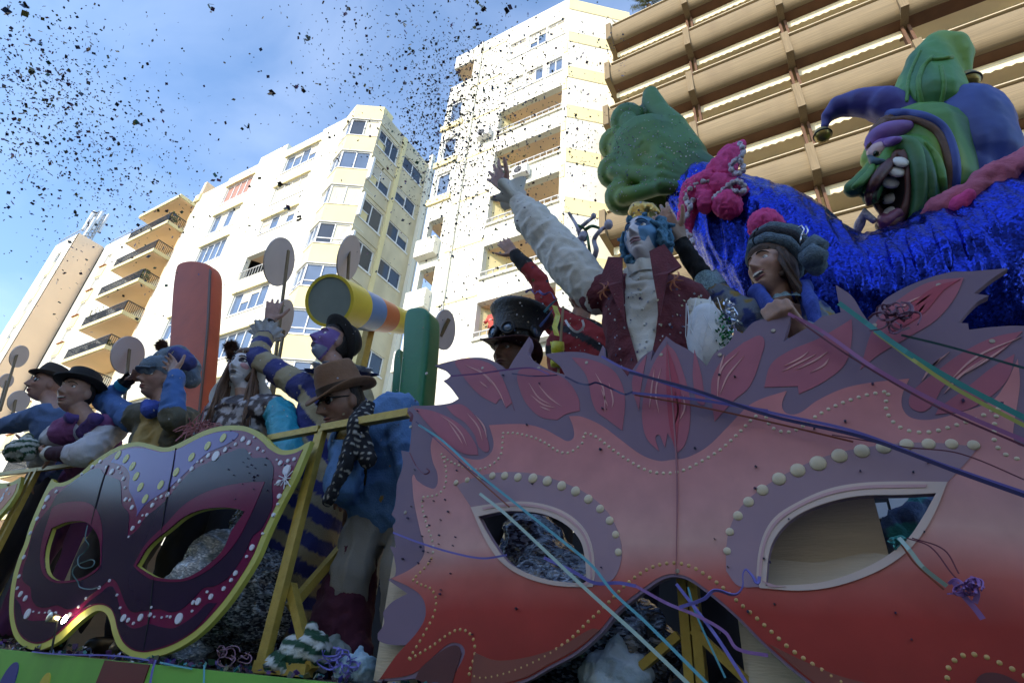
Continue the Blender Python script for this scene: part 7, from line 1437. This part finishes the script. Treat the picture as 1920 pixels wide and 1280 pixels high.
ribbon([(1185, 736, f1), (1300, 748, f1), (1440, 770, f1)], .008, V1, 'short violet streamer on the centre feather')
ribbon([(1190, 740, f1 + .01), (1300, 760, f1 + .01), (1440, 790, f1 + .01), (1600, 828, f1)], .005, RBn, 'rust brown streamer along the brow')
ribbon([(1560, 815, f1), (1700, 838, f1), (1800, 850, f1), (1935, 905, f1)], .003, WN, 'hair thin wine streamer at right')
ribbon([(845, 705, f1), (900, 700, f1), (950, 693, f1), (1000, 690, f1), (1030, 702, f1)], .006, PU, 'purple streamer at the upper left feathers')
ribbon([(960, 700, f1), (1000, 705, f2), (1045, 703, f1)], .004, V2, 'small navy streamer knotted at the upper left feathers')
ribbon([(1060, 706, f1), (1085, 718, f1), (1104, 721, f2), (1118, 717, f2), (1150, 730, f1), (1172, 739, f2), (1186, 734, f1)], .006, V2, 'wavy navy streamer between the feathers')
ribbon([(785, 796, f1), (830, 826, f1), (900, 890, f2), (960, 938, f2), (1050, 1010, f2), (1110, 1060, f2), (1150, 1110, f2), (1210, 1165, f2), (1345, 1300, f2)], .008, CY, 'sky blue streamer slanting over the left eye of the red mask')
ribbon([(780, 790, f1), (830, 835, f1), (880, 880, f1), (950, 930, f1)], .003, V2, 'thin navy streamer beside the sky blue one')
ribbon([(860, 865, f1), (910, 910, f1), (955, 950, f1)], .005, RBn, 'rust streamer end above the left eye')
ribbon([(900, 925, f2), (950, 965, f2 - .02), (1100, 1105, f2 - .03), (1200, 1195, f2 - .03), (1310, 1300, f2 - .03)], .0095, MT, 'straight pale mint streamer slanting over the left eye')
ribbon([(737, 998, f1), (790, 1018, f1), (850, 1036, f1), (905, 1046, f1), (950, 1040, f2)], .006, V1, 'violet streamer on the left cheek of the red mask')
ribbon([(1020, 1045, f2), (1070, 1068, f2), (1115, 1092, f1), (1160, 1092, f1), (1192, 1098, f1)], .009, V1, 'violet streamer leaving the left eye')
ribbon([(1192, 1098, f1), (1250, 1130, f1), (1310, 1155, f2), (1360, 1185, f2), (1382, 1215, f2), (1440, 1228, f1)], .008, PU, 'purple streamer across the nose arch')
ribbon([(1268, 1094, f1), (1300, 1135, f1), (1345, 1195, f2), (1412, 1300, f2)], .008, V1, 'violet streamer hanging below the nose arch')
ribbon([(1274, 1138, f2), (1320, 1122, f2), (1340, 1106, f2), (1378, 1114, f1), (1392, 1100, f1), (1396, 1068, f1), (1410, 1078, f1), (1420, 1092, f1), (1424, 1080, f1)], .008, V1, 'curly violet streamer at the lower corner of the right eye', tw_=.05)
ribbon([(1290, 1100, f1 + .02), (1305, 1150, f1 + .02), (1360, 1270, f1 + .02)], .005, CY, 'thin sky blue streamer under the nose arch')
ribbon([(1686, 1008, f1), (1705, 1030, f2), (1730, 1062, f2), (1775, 1098, f1)], .009, MT, 'mint streamer out of the right eye')
ribbon([(1690, 1020, f1), (1715, 1055, f1), (1770, 1105, f1)], .004, RBn, 'rust streamer beside the mint one')
for k, pts in enumerate(([(1700, 1008), (1745, 1025), (1785, 1075), (1800, 1090)], [(1710, 1008), (1770, 1030), (1798, 1075)])): ribbon([(x, y, f2) for x, y in pts], .003, WN, ('wine thread looping from the right eye', 'second wine thread looping higher from the right eye')[k])
def curls(label, px, py, Y, m, n, r, spread, w_=.006, seed=1):
    o = thing('ribbon_curls', label, 'streamer', P(px, py, Y), 'bunches of curled ribbon'); rs = np.random.RandomState(seed)
    for _ in range(n):
        cx, cy = px + rs.normal() * spread, py + rs.normal() * spread * .7; a0 = rs.rand() * 6.3; rr = r * rs.uniform(.5, 1.2); dr = rs.uniform(-1, 1) * r * .8
        ribbon([(cx + math.cos(a0 + t * 1.05) * rr + dr * t / 5, cy + math.sin(a0 + t * 1.05) * rr * .7 + t * rs.uniform(-1, 2), Y - .012 * (t % 3)) for t in range(6)], w_, m, None, 'curl', .08, 4, parent=o)
curls('bunch of curled plum ribbon on the right feathers', 1672, 588, f2, mat('plum_ribbon', (.15, .055, .10), .45), 11, 17, 16)
curls('bunch of curled purple ribbon hanging below the right eye', 1806, 1098, f2, PU, 7, 15, 10, .006, 3)
ribbon([(1788, 1090, f2), (1806, 1115, f2), (1828, 1140, f2), (1843, 1160, f2)], .011, PU, 'broad purple ribbon tail pointing down right'); ribbon([(1818, 1090, f2), (1832, 1110, f2), (1828, 1130, f2)], .010, PU, 'short broad purple ribbon beside the tail')
curls('loose coil of mauve string under the purple mask', 430, 1225, YF - .01, mat('mauve_string', (.22, .11, .16), .6), 8, 14, 12, .004, 5)
curls('pile of violet ribbon on the deck by the pale pouch', 632, 1246, YF + .03, V1, 12, 16, 18, .006, 7)
curls('teal and violet curl in the corner of the right eye', 1675, 1015, YF + .01, TL, 4, 10, 7, .007, 9)
ribbon([(766, 772, f1), (772, 778, f1), (770, 790, f1)], .012, WN, 'wine ribbon tied round the rail end'); ribbon([(768, 848, f1), (780, 872, f1), (795, 888, f2), (805, 884, f2), (800, 878, f2)], .005, WN, 'wine ribbon end curling below the rail end')
ribbon([(1060, 600, 1.9), (1068, 612, 1.88), (1082, 622, 1.9), (1094, 612, 1.9), (1092, 600, 1.92)], .012, mat('white_ribbon', (.6, .6, .64), .5), 'white curled streamer hanging beside the maroon waistcoat')
for pts, m, lb in (([(1010, 545), (1020, 552), (1032, 548), (1040, 560)], V1, 'violet streamer curl on the red coat shoulder'), ([(1020, 585), (1034, 570), (1046, 560)], CY, 'sky blue streamer on the red coat'), ([(1012, 612), (1024, 598), (1036, 580)], mat('blue_ribbon', (.08, .14, .45), .5), 'blue streamer on the red coat'), ([(985, 548), (995, 543), (1002, 550), (1008, 546)], V1, 'small violet curl above the tall hat')): ribbon([(x, y, 2.0) for x, y in pts], .014, m, lb, tw_=.1)
for x0_, x1_, Y0 in ((60, 290, 1), (300, 360, 2)): ribbon([(x, 1216 + (x - 60) * .11 + 5 * math.sin(x * .02), YF - .068) for x in range(x0_, x1_ + 1, 20)], .006, V1 if Y0 == 1 else CY, 'violet streamer along the top of the green skirt' if Y0 == 1 else 'sky blue streamer along the top of the green skirt')
ribbon([(292, 1236, YF - .068), (286, 1255, YF - .07), (280, 1290, YF - .068)], .008, V1, 'violet streamer hanging down the green skirt'); ribbon([(383, 1245, YF - .068), (382, 1290, YF - .068)], .006, CY, 'sky blue streamer hanging down the green skirt')
# ================================================================= confetti
M_cf = cm('confetti_foil', .35, 0)
CFC = [(.020, .014, .035), (.030, .018, .075), (.020, .030, .075), (.06, .02, .055), (.015, .04, .035), (.075, .070, .020), (.05, .012, .025), (.016, .018, .022), (.12, .04, .16), (.05, .09, .20), (.03, .12, .10), (.16, .15, .05)]
def flake(c, s, mb, rs=RS):
    a = Vector(rs.normal(size=3)).normalized(); b = a.orthogonal().normalized(); b = (Matrix.Rotation(rs.rand() * 6.3, 3, a) @ b); d = a.cross(b); k = rs.uniform(.45, 1.0); f = a * s * rs.uniform(-.5, .5)
    v = [c - b * s - d * s * k * .8, c + b * s * rs.uniform(.6, 1) - d * s * k, c + b * s + d * s * k * rs.uniform(.5, 1) + f, c - b * s * .7 + d * s * k + f]; t = a * .0006
    i = len(mb.v); mb.v += [tuple(q - t) for q in v] + [tuple(q + t) for q in v]; mb.f += [(i, i + 1, i + 2, i + 3), (i + 7, i + 6, i + 5, i + 4)] + [(i + j, i + 4 + j, i + 4 + (j + 1) % 4, i + (j + 1) % 4) for j in range(4)]
def paint_all(ob, cols, per=8):
    setcol(ob.data, np.repeat(np.array(cols), per, axis=0))
def airpoint():
    while True:
        u = RS.rand()
        if u < .12: x, y = RS.normal(70, 75), RS.normal(165, 80)
        elif u < .20: x, y = RS.normal(150, 95), RS.normal(280, 95)
        elif u < .26: x, y = RS.normal(250, 110), RS.normal(330, 95)
        elif u < .55: x, y = RS.normal(850, 58), RS.normal(255, 80)
        elif u < .70: x, y = RS.normal(900, 90), RS.normal(200, 115)
        elif u < .76: x, y = RS.normal(700, 100), RS.normal(120, 85)
        elif u < .97: x, y = RS.uniform(790, 1180), RS.uniform(60, 620)
        else: x, y = RS.uniform(0, 1200), RS.uniform(0, 600)
        if -5 < x < 1180 and -5 < y < 640 and not (x > 1120 and y > 330): return x, y
allp = []
for _ in range(8200):
    x, y = airpoint(); Dd = RS.uniform(2.4, 6.5); p = CAM + ray(x, y) * Dd; px_s = (.95 + 2.2 * RS.rand() ** 3); s = px_s * Dd / FPX * .95; allp.append((px_s, p, s))
for x, y, px_s in [(575, 75, 7), (512, 172, 9), (555, 162, 6), (570, 168, 6), (466, 240, 7), (406, 334, 6), (395, 15, 5), (950, 15, 8), (905, 12, 8), (770, 95, 6), (528, 342, 7), (540, 390, 7), (560, 408, 7), (256, 228, 6), (15, 22, 8), (48, 20, 7), (60, 135, 6), (655, 20, 6), (890, 50, 6), (755, 45, 6), (690, 170, 6)]:
    for k in range(3): q = CAM + ray(x + RS.normal() * 4, y + RS.normal() * 4) * 3.4; allp.append((px_s, q, px_s * 3.4 / FPX * .62))
allp.sort(key=lambda q: -q[0])
for i, (ps, p, s) in enumerate(allp[:290]):
    mb = MB(); flake(p, s, mb); 
    if ps > 4 and i % 3 == 0: flake(p + Vector(RS.normal(size=3)) * s * .8, s * .7, mb)
    mb2 = MB(); mb2.v = [tuple(Vector(v) - p) for v in mb.v]; mb2.f = mb.f; o = mb2.build('confetti_piece', M_cf); o.location = p; c = CFC[RS.randint(len(CFC))]; setcol(o.data, np.tile(np.array(c), (len(o.data.vertices), 1))); tag(o, 'dark scrap of paper confetti drifting in the air', 'confetti', 'confetti scraps in the air')
mb = MB(); cols = []
for ps, p, s in allp[290:]: flake(p, s, mb); cols.append(CFC[RS.randint(len(CFC))])
o = mb.build('air_confetti', M_cf); paint_all(o, cols); tag(o, kind='stuff')
# confetti lying about: on the deck edge, hats, hand and boards
mb = MB(); cols = []
LC = CFC + [(.08, .06, .35), (.05, .10, .30), (.12, .05, .25), (.03, .20, .22), (.4, .4, .45)]
for _ in range(1500):
    x = RS.uniform(-6.5, .4); y = YF + RS.rand() ** 1.5 * .45 - .02; flake(Vector((x, y, ZD + .006 + .03 * RS.rand() ** 2 * (1 if x < -2.4 else .6))), RS.uniform(.006, .013), mb); cols.append(LC[RS.randint(len(LC))])
o = mb.build('deck_confetti', M_cf); paint_all(o, cols); tag(o, kind='stuff')
mb = MB(); cols = []
for _ in range(90):
    x, y = (RS.normal(800, 25), RS.normal(1010, 50)) if RS.rand() < .3 else ((RS.normal(470, 30), RS.normal(885, 25)) if RS.rand() < .35 else (RS.uniform(760, 1880), RS.uniform(700, 1200)))
    p = P(x, y, YF - .010); s = RS.uniform(.002, .0045); k = len(mb.v); a = RS.rand() * 6; pts = [(p.x + s * math.cos(a + j * 1.571) * RS.uniform(.5, 1), p.z + s * math.sin(a + j * 1.571) * RS.uniform(.5, 1)) for j in range(4)]; mb.v += [(u, YF - .0095, v) for u, v in pts] + [(u, YF - .002, v) for u, v in pts]; mb.f += [(k, k + 1, k + 2, k + 3)] + [(k + j, k + 4 + j, k + 4 + (j + 1) % 4, k + (j + 1) % 4) for j in range(4)]; cols.append(CFC[RS.randint(3)])
o = mb.build('stuck_confetti', M_cf); paint_all(o, cols); tag(o, kind='stuff')
# scraps that landed on heads, hats and the big green hand: rays down from above onto the figures
dg = bpy.context.evaluated_depsgraph_get(); mb = MB(); cols = []; PC = [(.55, .55, .58), (.45, .47, .5), (.3, .32, .4), (.05, .04, .12), (.5, .45, .3)]; 
for _ in range(900):
    if RS.rand() < .45: x, y = RS.uniform(1130, 1310), RS.uniform(190, 400)
    elif RS.rand() < .5: x, y = RS.uniform(880, 1360), RS.uniform(540, 690)
    else: x, y = RS.uniform(200, 780), RS.uniform(500, 860)
    d = ray(x, y); hit, loc, nn, idx, ob, mt = scene.ray_cast(dg, CAM, d, distance=4.5)
    if not hit: continue
    rt = ob
    while rt.parent: rt = rt.parent
    if rt.get('category') not in ('person', 'carnival figure', 'scenery block'): continue
    if nn.z < -.55 and RS.rand() < .6: continue
    s = RS.uniform(.0035, .0075); u = nn.orthogonal().normalized(); u = Matrix.Rotation(RS.rand() * 6, 3, nn) @ u; v = nn.cross(u); k = len(mb.v); c = loc + nn * .002
    mb.v += [tuple(c + u * s), tuple(c + v * s * .8 + nn * s * .5), tuple(c - u * s * .9), tuple(c - v * s * .7)] + [tuple(c - nn * .003)] ; mb.f += [(k, k + 1, k + 2, k + 3), (k + 1, k, k + 4), (k + 2, k + 1, k + 4), (k + 3, k + 2, k + 4), (k, k + 3, k + 4)]; cols.append(PC[RS.randint(len(PC))])
o = mb.build('landed_confetti', M_cf); paint_all(o, cols, 5); tag(o, kind='stuff')
bpy.data.scenes.remove(TMP)
